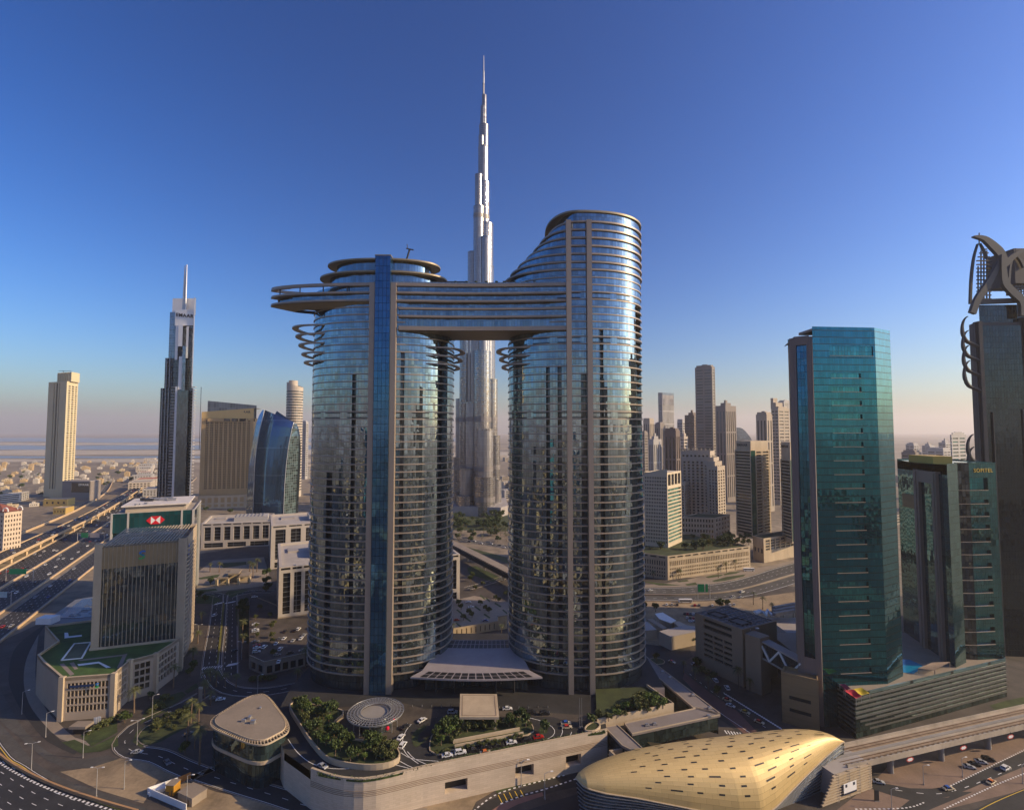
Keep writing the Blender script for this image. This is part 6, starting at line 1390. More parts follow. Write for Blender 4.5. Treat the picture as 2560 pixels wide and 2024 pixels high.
def palm_proto(key, h=9.0, seed=1, fr=26, ln=3.3):
    rr = random.Random(seed); T = thing('palm_tree', 'x', 'palm tree', (0, 0, 0)); m = MB(); lean = rr.uniform(-.3, .3)
    m.tube([(0, 0, -.2), (lean * .3, 0, h * .4), (lean, .1, h)], [.36, .27, .24], 8); m.build('trunk', BARK, T); c = MB(); top = Vector((lean, .1, h))
    for k in range(fr):
        a = k * 2.399 + rr.uniform(-.2, .2); el = rr.uniform(-.35, 1.15); L_ = ln * rr.uniform(.8, 1.1); d = Vector((math.cos(a), math.sin(a), 0)); pts = []
        for i in range(7): t = i / 6; pts.append(top + d * (L_ * t * math.cos(el * (1 - t * .4))) + Vector((0, 0, L_ * (t * math.sin(el) - .62 * t * t))))
        sd = Vector((-d.y, d.x, 0))
        for i in range(6):
            for s_ in (-1, 1):
                for q in range(2):
                    p = pts[i].lerp(pts[i + 1], q / 2); wd = .75 * math.sin(math.pi * min(.97, .12 + (i + q / 2) / 6.6)); e = p + sd * s_ * wd + (pts[i + 1] - pts[i]) * .6 - Vector((0, 0, .28 * wd)); c.face([p, p + (pts[i + 1] - pts[i]) * .34, e])
    c.build('crown', LEAFP, T); PROTO[key] = [T, False]
tree_proto('tree1', 6.2, 2.7, LEAFD, 3); tree_proto('tree2', 5.2, 2.3, LEAFO, 7); tree_proto('tree3', 7.4, 3.3, LEAFD, 12, 800, .46); LEAFG = leaf_mat('leaf_bright', (.12, .17, .035), (.04, .07, .015)); tree_proto('tree4', 4.6, 2.0, LEAFG, 33, 520, .36); tree_proto('shrub', 2.4, 1.7, LEAFO, 21, 260, .34)
palm_proto('palm1', 9.5, 2); palm_proto('palm2', 7.2, 5, 24, 3.0); palm_proto('palm3', 11.5, 9)
def put(key, p, rot=None, s=1.0, label=None, group=None, cat=None):
    T, used = PROTO[key]
    if rot is None: rot = RND.uniform(0, 6.28)
    if not used: o = T; PROTO[key][1] = True; o.location = p; o.rotation_euler = (0, 0, rot); o.scale = (s, s, s)
    else: o = copy_tree(T, tuple(p), rot, s)
    o['label'] = label; 
    if group: o['group'] = group
    if cat: o['category'] = cat
    return o
CARG = M('car_glass', (.012, .014, .017), .08, var=.1, spec=.8); TYRE = M('tyre', (.02, .02, .02), .85, var=.1); LAMPM = M('headlamp', (.7, .7, .68), .2, var=.05); REDL = M('tail_lamp', (.35, .01, .01), .3, var=.05)
PAINT = {k: M('car_paint_' + k, c, .28, .15, var=.03, spec=.6) for k, c in dict(white=(.74, .74, .73), silver=(.42, .43, .44), black=(.02, .02, .022), red=(.45, .02, .015), blue=(.03, .10, .35), cream=(.66, .56, .38), grey=(.14, .145, .15)).items()}
ROOFC = {k: M('taxi_roof_' + k, c, .3, var=.03) for k, c in dict(red=(.55, .03, .02), orange=(.65, .16, .02), blue=(.02, .10, .40), yellow=(.65, .42, .03)).items()}
def car_proto(key, paint, roof=None, kind='saloon'):
    T = thing('car', 'x', 'car', (0, 0, 0)); suv = kind == 'suv'; L2, W, zh = (2.4, .95, 1.72) if suv else (2.3, .90, 1.42)
    bel = 1.02 if suv else .86
    body = [(-L2, .35), (-L2, bel - .12), (-L2 + .12, bel), (-L2 + (.2 if suv else .85), bel + .03), (L2 - 1.25, bel), (L2 - .2, bel - .14), (L2, bel - .35), (L2, .35)]
    m = MB(); n = len(body)
    for s_, wd in ((-1, W), (1, W)):
        q = [(x, s_ * wd, z) for x, z in body]; m.face(q if s_ < 0 else q[::-1])
    for i in range(n): (x0, z0), (x1, z1) = body[i], body[(i + 1) % n]; m.face([(x0, -W, z0), (x0, W, z0), (x1, W, z1), (x1, -W, z1)])
    m.build('body', PAINT[paint], T); tw = W * .78
    c0, c1, c2, c3 = ((-L2 + .15, -L2 + .5, .35, 1.05) if suv else (-1.55, -.85, .35, 1.1)); g = MB(); bot = [(c0, -W * .97, bel), (c3, -W * .97, bel - .02), (c3, W * .97, bel - .02), (c0, W * .97, bel)]; top = [(c1, -tw, zh), (c2, -tw, zh), (c2, tw, zh), (c1, tw, zh)]
    for i in range(4): j = (i + 1) % 4; g.face([bot[i], bot[j], top[j], top[i]])
    g.build('windows', CARG, T).name = 'glasshouse'
    r = MB(); r.box(c1 - .05, c2 + .05, -tw - .02, tw + .02, zh - .04, zh + .03)
    for s_ in (-1, 1):
        for (xa, xb) in ((c0, c1), (c3, c2)): r.bar((xa, s_ * W * .97, bel), (xb, s_ * tw, zh), .1, .1)
        r.bar(((c0 + c3) / 2 - .1, s_ * W * .98, bel), ((c1 + c2) / 2, s_ * tw, zh), .1, .08)
    r.build('roof', ROOFC[roof] if roof else PAINT[paint], T)
    for x in (-1.4, 1.42):
        for y in (-W + .08, W - .08): w_ = MB(); w_.tube([(x, y - .11, .33), (x, y + .11, .33)], .33, 10); w_.build('wheel', TYRE, T)
    for y in (-W + .25, W - .25): l_ = MB(); l_.box(L2 - .03, L2 + .02, y - .17, y + .17, .56, .72); l_.build('headlight', LAMPM, T); l_ = MB(); l_.box(-L2 - .02, -L2 + .03, y - .15, y + .15, .62, .78); l_.build('tail_light', REDL, T)
    PROTO[key] = [T, False]
for k in PAINT:
    if k != 'cream': car_proto('car_' + k, k)
car_proto('suv_white', 'white', None, 'suv'); car_proto('suv_black', 'black', None, 'suv'); car_proto('suv_silver', 'silver', None, 'suv')
for k in ROOFC: car_proto('taxi_' + k, 'cream', k)
def far_cars():
    pass
LAMPG = M('lamp_pole_grey', (.42, .41, .40), .5, .4, var=.1)
def lamp_proto(key, h, arms):
    T = thing('street_lamp', 'x', 'street lamp', (0, 0, 0)); m = MB(); m.tube([(0, 0, 0), (0, 0, h)], [.16, .09], 8); m.build('pole', LAMPG, T); m = MB(); m.tube([(0, 0, 0), (0, 0, .5)], .3, 8); m.build('base', CONCG, T)
    for s_ in arms: m = MB(); m.tube([(0, 0, h), (s_ * 1.0, 0, h + .35), (s_ * 2.0, 0, h + .4)], .07, 6); m.build('arm', LAMPG, T); m = MB(); m.box(min(s_ * 1.8, s_ * 2.7), max(s_ * 1.8, s_ * 2.7), -.2, .2, h + .33, h + .5); m.build('lamp_head', WHITE, T)
    PROTO[key] = [T, False]
lamp_proto('lamp2', 11, (-1, 1)); lamp_proto('lamp1', 11, (1,)); lamp_proto('lamp_low', 7.5, (1,))
STREETS = []
def poly(name, r, pts, z, mat, kind='structure'): return sheet(name, [P(r, a, b, z) for a, b in pts], z, mat, kind)
def band(name, r, up, lo, z, mat):
    a = catmull([P(r, x, y, z) for x, y in up], 8); b = catmull([P(r, x, y, z) for x, y in lo], 8); return sheet(name, a + b[::-1], z, mat)
def kerb_of(pts, closed=True, z=0.0, h=.14, wd=.35, mat=None, name='kerb'):
    wl = list(pts) + ([pts[0]] if closed else []); m = MB(); wallline(m, wl, 0, wd, z, z + h); return m.build(name, mat or CONC, None, 'structure')
def road(name, pts, wd, z=.07, mat=None, dash=True, edge=True, step=6.0):
    c = catmull(pts, step); m = MB(); ribbon(m, c, -wd / 2, wd / 2, z); m.build(name, mat or ASPH, None, 'structure')
    k = MB()
    if edge:
        for s_ in (-1, 1): ribbon(k, c, s_ * (wd / 2 - .5) - .09, s_ * (wd / 2 - .5) + .09, z + .012)
    if dash:
        nl = max(2, round(wd / 3.7))
        for i in range(1, nl): dashes(k, c, -wd / 2 + wd * i / nl, .2, 3.0, 6.0, z + .012)
    if k.f: k.build('lane_marking', WHITE, None, 'structure')
    if edge and wd < 15:
        kb = MB()
        for s_ in (-1, 1): wallline(kb, c, s_ * (wd / 2 + .2), .4, z - .04, z + .14)
        kb.build('kerb', PAVEL, None, 'structure')
    return c
def along(c, s, off):
    o = offset_line(c, off); acc = 0
    for i in range(len(o) - 1):
        L = (c[i + 1] - c[i]).length
        if acc + L >= s: t = (s - acc) / L; return o[i].lerp(o[i + 1], t), math.atan2(o[i + 1].y - o[i].y, o[i + 1].x - o[i].x)
        acc += L
    return o[-1], 0
COLW = ['white'] * 6 + ['silver'] * 3 + ['black'] * 2 + ['grey'] * 2 + ['red', 'blue']
def traffic(c, offs, s0, s1, gap, z, where, group, seed):
    rr = random.Random(seed)
    for off, dr in offs:
        s = s0 + rr.uniform(0, gap)
        while s < s1:
            p, a = along(c, s, off); k = rr.choice(COLW); key = ('suv_' + k) if k in ('white', 'black', 'silver') and rr.random() < .3 else 'car_' + k
            nm = ('large ' if key.startswith('suv') else '') + k + ' car ' + where
            put(key, (p.x, p.y, p.z + z), a + (math.pi if dr < 0 else 0), 1.0, nm, group); s += gap * rr.uniform(.5, 1.7)

# ------------------------------------------------------------------ the big highway at the left
def highway():
    d = Vector((-.446, .895, 0)); S0 = Vector((-507, 540, 0))
    base = [S0 + d * s for s in (-330, -150, 0, 200, 420, 700, 1100)]
    base = [p + Vector((-1, 0, 0)) * max(0, (p.y - 700)) * .03 for p in base]
    c1 = road('highway', offset_line(base, -14), 24, .07, ASPH); c2 = road('highway', offset_line(base, 15), 25, .072, ASPH); c3 = road('highway', offset_line(base, 44), 18, .074, ASPH)
    for o, lab in ((.5, 'long tan concrete barrier between the two ground-level highway carriageways'), (30, 'long tan concrete barrier between the highway and its service road'), (55, 'outermost tan concrete barrier along the service road by the offices'), (-27.5, 'tan concrete barrier on the ground under the elevated highway deck')):
        m = MB(); wallline(m, catmull(base, 20), o, 1.0, 0, 1.5); tag(m.build('highway_barrier', M('tan_barrier', (.62, .45, .27), .8, var=.15, scale=.1), None), lab, 'barrier', 'concrete highway barriers')
    traffic(c1, ((-9, 1), (-5, 1), (-1, 1), (4, 1), (8, 1)), 60, 1150, 60, .08, 'on the ground-level highway beside the elevated deck', 'cars on the ground-level highway', 1)
    traffic(c2, ((-9, -1), (-5, -1), (-1, -1), (4, -1), (8, -1)), 60, 1150, 64, .08, 'on the inner ground-level highway carriageway', 'cars on the inner highway carriageway', 2)
    traffic(c3, ((-5, -1), (0, -1), (5, -1)), 90, 700, 60, .08, 'on the service road beside the highway', 'cars on the highway service road', 3)
    # elevated deck
    e = catmull([Vector(p) for p in ((-470, 400, 0), (-531, 525, 0), (-584, 635, 0), (-688, 849, 0), (-870, 1178, 0), (-1010, 1420, 0))], 12)
    c = offset_line(e, -9.5); T = thing('flyover', 'elevated highway deck on tan piers sweeping away at the left', 'flyover', (-584, 635, 0))
    m = MB(); ribbon(m, c, -9.5, 9.5, 9.0); ribbon(m, c, -9.5, 9.5, 7.4); m.build('deck', ASPH, T)
    BR = M('tan_barrier', (.62, .45, .27)); m = MB(); wallline(m, c, 9.6, .5, 7.0, 10.2); m.build('parapet', BR, T); m = MB(); wallline(m, c, -9.6, .5, 7.0, 10.2); m.build('parapet', BR, T)
    k = MB()
    for o in (-4, 0, 4): dashes(k, c, o, .22, 3, 6, 9.012)
    k.build('lane_marking', WHITE, T)
    for s in range(20, 1000, 38):
        p, a = along(c, s, 0); dx, dy = -math.sin(a), math.cos(a); m = MB(); m.bar((p.x - dx * 8.6, p.y - dy * 8.6, 6.3), (p.x + dx * 8.6, p.y + dy * 8.6, 6.3), 2.4, 1.8)
        for s_ in (-6.5, 6.5): m.bar((p.x + dx * s_, p.y + dy * s_, 0), (p.x + dx * s_, p.y + dy * s_, 5.4), 2.0, 2.0)
        m.build('pier', BR, T)
    traffic(c, ((-6, 1), (-2, 1), (2, 1), (6, 1)), 90, 1000, 60, 9.05, 'on the elevated highway deck', 'cars on the elevated highway', 4)
    # second thin ramp left of the deck
    e2 = [Vector((p[0], p[1], 0)) for p in ((-640, 600, 0), (-690, 700, 0), (-800, 920, 0), (-960, 1180, 0), (-1200, 1500, 0))]; c4 = road('ramp_road', e2, 12, .07, ASPHL)
    m = MB(); wallline(m, c4, 6.8, .8, 0, 3.4); tag(m.build('ramp_wall', BR, None), 'tan retaining wall of the thin ramp beyond the elevated deck', 'barrier')
    # sign gantries
    def gantry(r, zx0, zx1, zyb, zy0, zy1, label, panels, y=None):
        a = P(r, zx0, zyb, 0); T = thing('sign_gantry', label, 'road sign', tuple(a)); y = a.y; x0, x1 = ZD(r, zx0, zyb, y).x, ZD(r, zx1, zyb, y).x; zt_ = ZD(r, zx0, zy0, y).z; zb = ZD(r, zx0, zy1, y).z
        for x in (x0, x1): m = MB(); m.tube([(x, y, 0), (x, y, zt_)], .3, 8); m.build('post', LAMPG, T)
        m = MB(); m.tube([(x0, y, zt_ - .6), (x1, y, zt_ - .6)], .25, 8); m.build('beam', LAMPG, T)
        for u0, u1, mt in panels: m = MB(); m.box(x0 + (x1 - x0) * u0, x0 + (x1 - x0) * u1, y - .5, y - .3, zb, zt_); m.build('sign_panel', mt, T)
    GRN = M('road_sign_green', (.0, .22, .09), .5, var=.06); GRY = M('sign_back_grey', (.45, .40, .38), .6)
    gantry('t', 1375, 1850, 1240, 1075, 1160, 'highway gantry with a green board and a grey board', ((.14, .4, GRN), (.47, .83, GRY))); 
    gantry('b', 40, 230, 120, 25, 62, 'green highway board at the left edge, lower than the other gantry', ((.12, .75, GRN),)); gantry('b', -60, 75, 290, 185, 225, 'pale sign board at the left edge below the green one', ((.2, .8, M('pale_sign', (.35, .5, .55), .5)),))
    gantry('j', 632, 735, 500, 372, 440, 'green road sign gantry over the curved road below the cream car park', ((.0, .52, GRN), (.62, .82, GRN)))
highway()

# ------------------------------------------------------------------ low-rise quarter beyond the highway
def low_rise():
    rr = random.Random(31); MW = [M('villa_white', (.58, .52, .43), .85, var=.08), M('villa_cream', (.55, .44, .28), .85, var=.1), M('villa_grey', (.36, .33, .29), .85, var=.1), M('villa_tan', (.50, .36, .19), .85, var=.1)]
    protos = []
    for v in range(8):
        m = MB(); w_, d_, h = rr.uniform(11, 20), rr.uniform(10, 16), rr.choice((6.5, 7, 10, 13.5)); f = [(-w_ / 2, -d_ / 2), (w_ / 2, -d_ / 2), (w_ / 2, d_ / 2), (-w_ / 2, d_ / 2)]; wins = []
        nz = int(h / 3.3)
        for k in range(4): A, B = f[k], f[(k + 1) % 4]; L = math.hypot(B[0] - A[0], B[1] - A[1]); facade(m, A, B, grid(L, 4, .4, 1), rows(.8, h - .8, nz, .45), 0, h, .5, 0, wins)
        m.annulus(f, inset(f, .4), h); m.strip(inset(f, .4)[::-1], h - .8, h); m.cap(inset(f, .4), h - .8)
        x0 = rr.uniform(-w_ * .3, 0); m.box(x0, x0 + w_ * .3, -d_ * .2, d_ * .25, h - .79, h + 2.4)
        for pts, uv in wins: m.face(pts, 1)
        protos.append((m, v % 4, h))
    objs = []; names = ['white', 'cream', 'grey', 'tan']
    count = 0
    for i in range(420):
        y = rr.uniform(900, 2300); x = -y * rr.uniform(.52, 1.12)
        if x > -800 - (y - 900) * .42 - 60: continue
        if -1070 < x < -820 and 1000 < y < 1180: continue
        if any((x - a) ** 2 + (y - b_) ** 2 < 26 ** 2 for a, b_ in objs): continue
        objs.append((x, y)); v = rr.randrange(8); m, mi, h = protos[v]
        if not isinstance(m, bpy.types.Object): o = m.build('villa', [MW[mi], WINBR], None); protos[v] = (o, mi, h)
        else: o = m.copy(); COL.objects.link(o)
        o.location = (x, y, 0); o.rotation_euler = (0, 0, rr.choice((.46, .46 + math.pi / 2)) + rr.uniform(-.1, .1)); tag(o, names[mi] + ' flat-roofed low house in the quarter beyond the elevated highway', 'house', 'low houses beyond the highway'); count += 1
        if count > 170: break
    for i in range(62):
        y = rr.uniform(850, 1700); x = -y * rr.uniform(.55, 1.12)
        if x > -800 - (y - 900) * .42 - 45: continue
        put(rr.choice(('tree1', 'tree2', 'tree3')), (x, y, 0), None, rr.uniform(1.3, 2.4), 'leafy tree among the low houses beyond the highway', 'trees among the low houses', 'tree')
    # terraces of mid-rise blocks receding beside the flyover
    for k in range(16):
        t = k / 15; y = 1120 + t * 1100 + rr.uniform(-15, 15); x = -(y * .70 + 30) + rr.uniform(-30, 20)
        T = thing('block', ['grey flat-roofed block in the row behind the elevated highway', 'cream flat-roofed block in the row behind the elevated highway'][k % 2], 'building', (x, y, 0), 'row of blocks behind the elevated highway'); w_, d_, h = rr.uniform(28, 50), rr.uniform(30, 60), rr.uniform(12, 24)
        a = .46; ux, uy = Vector((math.cos(a), math.sin(a))), Vector((-math.sin(a), math.cos(a))); c = Vector((x, y)); f = [tuple(c - ux * w_ / 2 - uy * d_ / 2), tuple(c + ux * w_ / 2 - uy * d_ / 2), tuple(c + ux * w_ / 2 + uy * d_ / 2), tuple(c - ux * w_ / 2 + uy * d_ / 2)]
        block(T, f, 0, h, {0: (6, 4, .6, .5, 2, h - 2), 1: (8, 4, .6, .5, 2, h - 2)}, [LTG, PALE][k % 2], WINBR, M('red_roofing', (.40, .10, .06), .8) if k in (3, 6) else ROOFG, 1, .5, most=12)
    # red-roofed apartment house at the left edge
    T = thing('apartment_house', 'cream apartment house with red hipped roof and arched gables at the left edge', 'apartment house', (-570, 600, 0)); y = 575.0
    f = corner_foot(sl('t', -330), sl('t', 165), sl('t', 480), y, 14, 16); h = zt('t', 720, y); L0 = math.hypot(f[1][0] - f[0][0], f[1][1] - f[0][1]); L1 = math.hypot(f[2][0] - f[1][0], f[2][1] - f[1][1])
    block(T, f, 0, h, {0: (8, 9, .45, .5, 2, h - 2), 1: (6, 9, .45, .5, 2, h - 2)}, M('pink_cream', (.58, .46, .34), .8, var=.08), WINBR, BEIG, .5, .7)
    cx, cy = sum(p[0] for p in f) / 4, sum(p[1] for p in f) / 4; m = MB(); e = inset(f, -.8)
    for i in range(4): m.face([V3(e[i], h + .8), V3(e[(i + 1) % 4], h + .8), (cx, cy, h + 8.5)])
    m.build('hipped_roof', M('red_tiles', (.30, .10, .06), .8, var=.2, scale=.3), T)
    for t in (.1, .9): p = Vector(f[1]).lerp(Vector(f[2]), t); m = MB(); m.tube([(p.x - 3 * math.cos(a_ * math.pi / 8), p.y - .8, h + 1 + 4.5 * math.sin(a_ * math.pi / 8)) for a_ in range(9)], .6, 6); m.build('arched_gable', WHITE, T)
    for (zx0, zx1, zy0, zy1, h_) in ((-30, 165, 1165, 1110, 13),):
        a, b_ = P('a', zx0, 1200), P('a', zx1, 1180); T = thing('office_block', 'white ribbon-windowed block behind the red-roofed apartment house', 'office', tuple(a)); f = [(a.x, a.y), (b_.x, b_.y), (b_.x - 20, b_.y + 40), (a.x - 20, a.y + 40)]; block(T, f, 0, 17, {0: (1, 4, .96, .45, 1, 16), 1: (4, 4, .6, .5, 1, 16)}, LTG, WINDK, ROOFG, 1, .6)
low_rise()

# ------------------------------------------------------------------ streets and gardens, left foreground
def left_streets():
    c = road('curved_road', [P('b', *q) for q in ((-420, 820), (-160, 1330), (0, 1480), (200, 1610), (400, 1700), (760, 1830))], 17, .09, ASPH)
    m = MB(); ribbon(m, c, -7.4, -7.1, .105); m.build('lane_marking', YEL, None, 'structure')
    c2 = catmull([P('b', *q) for q in ((-200, 1120), (0, 1335), (200, 1462), (440, 1568), (700, 1655), (960, 1730))], 5); m = MB(); wallline(m, c2, 0, .7, 0, 1.3); tag(m.build('road_barrier', M('brown_barrier', (.42, .24, .11), .8, var=.15), None), 'curved brown barrier along the road in the bottom left corner', 'barrier')
    k = MB(); dashes(k, c2, 1.6, .9, 1.2, 1.2, .112); k.build('kerb_marking', WHITE, None, 'structure')
    band('slip_road', 'b', ((-100, 960), (0, 1100), (120, 1230), (240, 1370), (450, 1490), (700, 1580), (1010, 1690), (1200, 1760)), ((-200, 1140), (0, 1310), (200, 1440), (440, 1545), (700, 1635), (960, 1716), (1050, 1800)), .08, ASPHL)
    band('slip_road', 'b', ((-80, 740), (20, 900), (150, 1120), (330, 1300), (480, 1362), (600, 1350), (750, 1325)), ((-120, 960), (0, 1085), (170, 1230), (330, 1360), (470, 1420), (620, 1416), (830, 1350)), .085, ASPHL)
    band('ramp', 'b', ((330, 400), (120, 560), (60, 760), (90, 900), (190, 1070), (330, 1230), (520, 1320)), ((260, 500), (230, 640), (190, 860), (240, 1000), (330, 1130), (420, 1220), (540, 1300)), .06, M('dark_ramp', (.03, .028, .027), .9))
    band('footway', 'b', ((270, 480), (190, 640), (165, 800), (200, 960), (300, 1100), (420, 1210), (600, 1262)), ((250, 640), (250, 800), (290, 950), (330, 1020), (420, 1110), (520, 1200), (660, 1245)), .09, PAVEL)
    for nm, pts in (('grass', ((560, 1310), (430, 1235), (520, 1215), (640, 1270), (820, 1180), (825, 1260), (700, 1300))), ('grass', ((640, 1265), (820, 1165), (815, 1060), (880, 1030), (560, 1190))), ('grass', ((975, 1110), (1010, 1010), (1100, 935), (1270, 880), (1300, 905), (1150, 1020))), ('grass', ((1285, 880), (1370, 820), (1385, 850), (1310, 895))), ('grass', ((925, 1230), (950, 1160), (1150, 1040), (1380, 960), (1428, 960), (1300, 1130), (1120, 1230), (980, 1270)))):
        poly(nm, 'b', pts, .12, GRASSD if pts[0][0] > 900 else GRASS, 'stuff')
    road('street', [P('b', *q) for q in ((1420, 900), (1300, 970), (1100, 1060), (950, 1130), (870, 1230), (930, 1300), (1100, 1330), (1250, 1400), (1428, 1470))] + [P('d', *q) for q in ((150, 1400), (500, 1510), (800, 1600), (1000, 1665), (1300, 1740))], 9, .1, ASPH, True, True, 4)
    poly('sand', 'b', ((860, 1340), (560, 1420), (420, 1440), (700, 1570), (1000, 1660), (1100, 1500), (1428, 1500), (1200, 1400), (1000, 1350)), .05, SAND)
    poly('sand', 'd', ((-20, 1450), (300, 1560), (700, 1640), (1000, 1720), (400, 1760), (0, 1750)), .052, SAND)
    # boulevard
    B0 = [P('r', *q) for q in ((280, 1560), (300, 1300), (345, 1000), (375, 720), (390, 600))]; B1 = [P('r', *q) for q in ((470, 1560), (480, 1300), (490, 1000), (500, 720), (500, 600))]
    road('boulevard', B0, 11, .09, ASPH); road('boulevard', B1, 11, .092, ASPH)
    m = MB(); md = [P('r', *q) for q in ((350, 1420), (375, 1200), (395, 1000), (425, 700))]; wallline(m, md, 0, 1.2, .0, .5); m.build('median_planting', M('median_plants', (.16, .15, .02), .9, var=.5, scale=.4), None, 'structure')
    for (zy, x0, x1) in ((1470, 175, 420), (1435, 465, 600), (712, 315, 420), (700, 440, 565)):
        m = MB(); n = 8
        for i in range(n): p = P('r', x0 + (x1 - x0) * i / n, zy - i * 3); m.face([(p.x, p.y - 1.7, .125), (p.x + .6, p.y - 1.7, .125), (p.x + .6, p.y + 1.7, .125), (p.x, p.y + 1.7, .125)])
        m.build('zebra_crossing', WHITE, None, 'structure')
    road('street', [P('d', *q) for q in ((250, 570), (330, 690), (480, 745), (700, 745), (950, 700), (1080, 660))], 9, .11, ASPH)
    road('street', [P('r', *q) for q in ((390, 610), (300, 590), (90, 600), (-60, 620))], 8, .1, ASPH); road('street', [P('r', *q) for q in ((500, 620), (600, 590), (760, 560), (1000, 560))], 8, .1, ASPH); 
    for pts in (((90, 565), (90, 545), (330, 525), (350, 545)), ((440, 580), (480, 555), (720, 535), (640, 580), (500, 630)), ((380, 240), (420, 220), (690, 205), (690, 240), (420, 280)), ((110, 400), (330, 360), (460, 355), (450, 380), (150, 415)), ((90, 620), (300, 600), (400, 660), (300, 710), (100, 700)), ((590, 700), (720, 680), (720, 1190), (600, 1100), (560, 800))): poly('grass', 'r', pts, .12, GRASS if pts[0][1] < 700 else GRASSD, 'stuff')
    poly('garden_court', 'r', ((110, 330), (300, 190), (900, 150), (1000, 480), (340, 560), (100, 540)), .06, PAVEL)
    # pergola pavilion in the court
    A, B_, C = P('r', 340, 495), P('r', 725, 462), P('r', 600, 470); T = thing('pergola', 'white stone garden pergola with open bays in the office court', 'pergola', tuple(A)); d = (B_ - A).normalized(); bk = Vector((-d.y, d.x, 0)); L = (B_ - A).length
    for i in range(4): p = A + d * (L * i / 3); m = MB(); m.box(p.x - 1, p.x + 1, p.y - 1, p.y + 1, 0, 6); m.build('pillar', STONE, T)
    for i in range(3): h = 6 if i != 1 else 9; p, q = A + d * (L * i / 3), A + d * (L * (i + 1) / 3); m = MB(); m.prism([(p.x, p.y), (q.x, q.y), (q.x + bk.x * 14, q.y + bk.y * 14), (p.x + bk.x * 14, p.y + bk.y * 14)], h, h + 1.4, 0, True, True); m.build('roof_slab', PAVEL, T); m = MB(); m.wallq(((p + bk * 12).x, (p + bk * 12).y), ((q + bk * 12).x, (q + bk * 12).y), 0, h); m.build('back_wall', STONE, T)
    # parking deck
    T = thing('parking_deck', 'low stone parking deck with dark bays, full of cars, between boulevard and round tower', 'parking deck', (-150, 320, 0)); zz = 7.0
    f = [P('r', 725, 1335, zz), P('r', 905, 1412, zz), P('r', 1490, 1285, zz)]; f = [(p.x, p.y) for p in f] + [(-96, 345), (-120, 398), (-172, 373.5), (-184, 400), (P('r', 730, 600, zz).x, P('r', 730, 600, zz).y)]; mb = MB(); wins = []
    for k in range(len(f)):
        a, b_ = f[k], f[(k + 1) % len(f)]; L_ = math.hypot(b_[0] - a[0], b_[1] - a[1])
        if k in (0, 1): facade(mb, a, b_, grid(L_, 2 if k == 0 else 6, .7, .8), [(.6, 5.0)], 0, zz + .9, 1.0, 0, wins)
        else: mb.wallq(a, b_, 0, zz + .9)
    mb.build('wall', PAVEL, T); add_windows(T, wins, DARKIN, 'bay'); m = MB(); m.cap(f, zz); m.build('deck', PAVE, T); m = MB(); wl = [Vector(V3(p, 0)) for p in f[:3]]; wallline(m, wl, -.3, .6, zz + .003, zz + 1.0); m.build('parapet', STONE, T)
    rr = random.Random(6)
    for (zx, zy, key, ang, lab) in ((815, 1205, 'car_red', .4, 'red car at the left row of the parking deck'), (815, 1235, 'car_white', .4, 'white car next to the red one on the parking deck'), (905, 1225, 'suv_white', 1.6, 'white car parked across the end of the deck row'), (810, 1285, 'suv_silver', .4, 'silver car nearest the corner of the parking deck'),
        (1045, 1185, 'car_white', 1.7, 'white car by the deck tree, farther one'), (1095, 1250, 'suv_white', 1.7, 'large white car by the deck tree, nearer one'), (1055, 1320, 'car_grey', .4, 'grey car behind the deck tree'), (1210, 1295, 'car_black', .6, 'black car alone on the open deck'), (1075, 1400, 'car_white', 1.8, 'white car at the deck front edge'), (1360, 1265, 'car_silver', .4, 'silver car near the round tower on the deck'), (1085, 1130, 'car_grey', 1.6, 'grey car in the middle deck row'), (1140, 1125, 'car_white', 1.6, 'white car in the middle deck row'), (1245, 1150, 'car_silver', 1.6, 'silver car in the middle deck row'), (1340, 1125, 'car_white', 1.6, 'white car at the right of the middle deck row'), (1375, 1085, 'car_silver', 1.6, 'silver car behind the right end of the middle deck row'),
        (1310, 1015, 'suv_white', 1.6, 'white car in the shaded rear deck row'), (1270, 1030, 'car_black', 1.6, 'black car in the shaded rear deck row'), (1445, 1000, 'car_silver', 1.6, 'silver car at the far end of the rear deck row'), (1150, 1040, 'car_black', 1.6, 'black car under the slotted office block'), (800, 1040, 'car_silver', .4, 'silver car in the upper left deck row'), (800, 1020, 'car_white', .4, 'white car in the upper left deck row'), (800, 955, 'car_white', .4, 'white car high up the left deck row'), (800, 1160, 'car_grey', .4, 'grey car above the red one in the left deck row'), (790, 630, 'car_white', .4, 'white car at the far end of the left deck row')):
        p = P('r', zx, zy, zz); put(key, (p.x, p.y, zz), ang, 1.0, lab, 'cars on the parking deck')
    for (zx, zy, s) in ((1010, 1320, .8), (1000, 1170, .7), (995, 1110, .8), (820, 1100, .6), (810, 985, .6), (990, 1000, .8), (800, 890, .7), (930, 560, .9), (920, 560, 1), (1020, 960, .7), (850, 780, .9), (970, 870, .8)): p = P('r', zx, zy, zz); put('tree2', tuple(p), None, s, 'small olive-green tree between the rows of the parking deck', 'trees on the parking deck', 'tree')
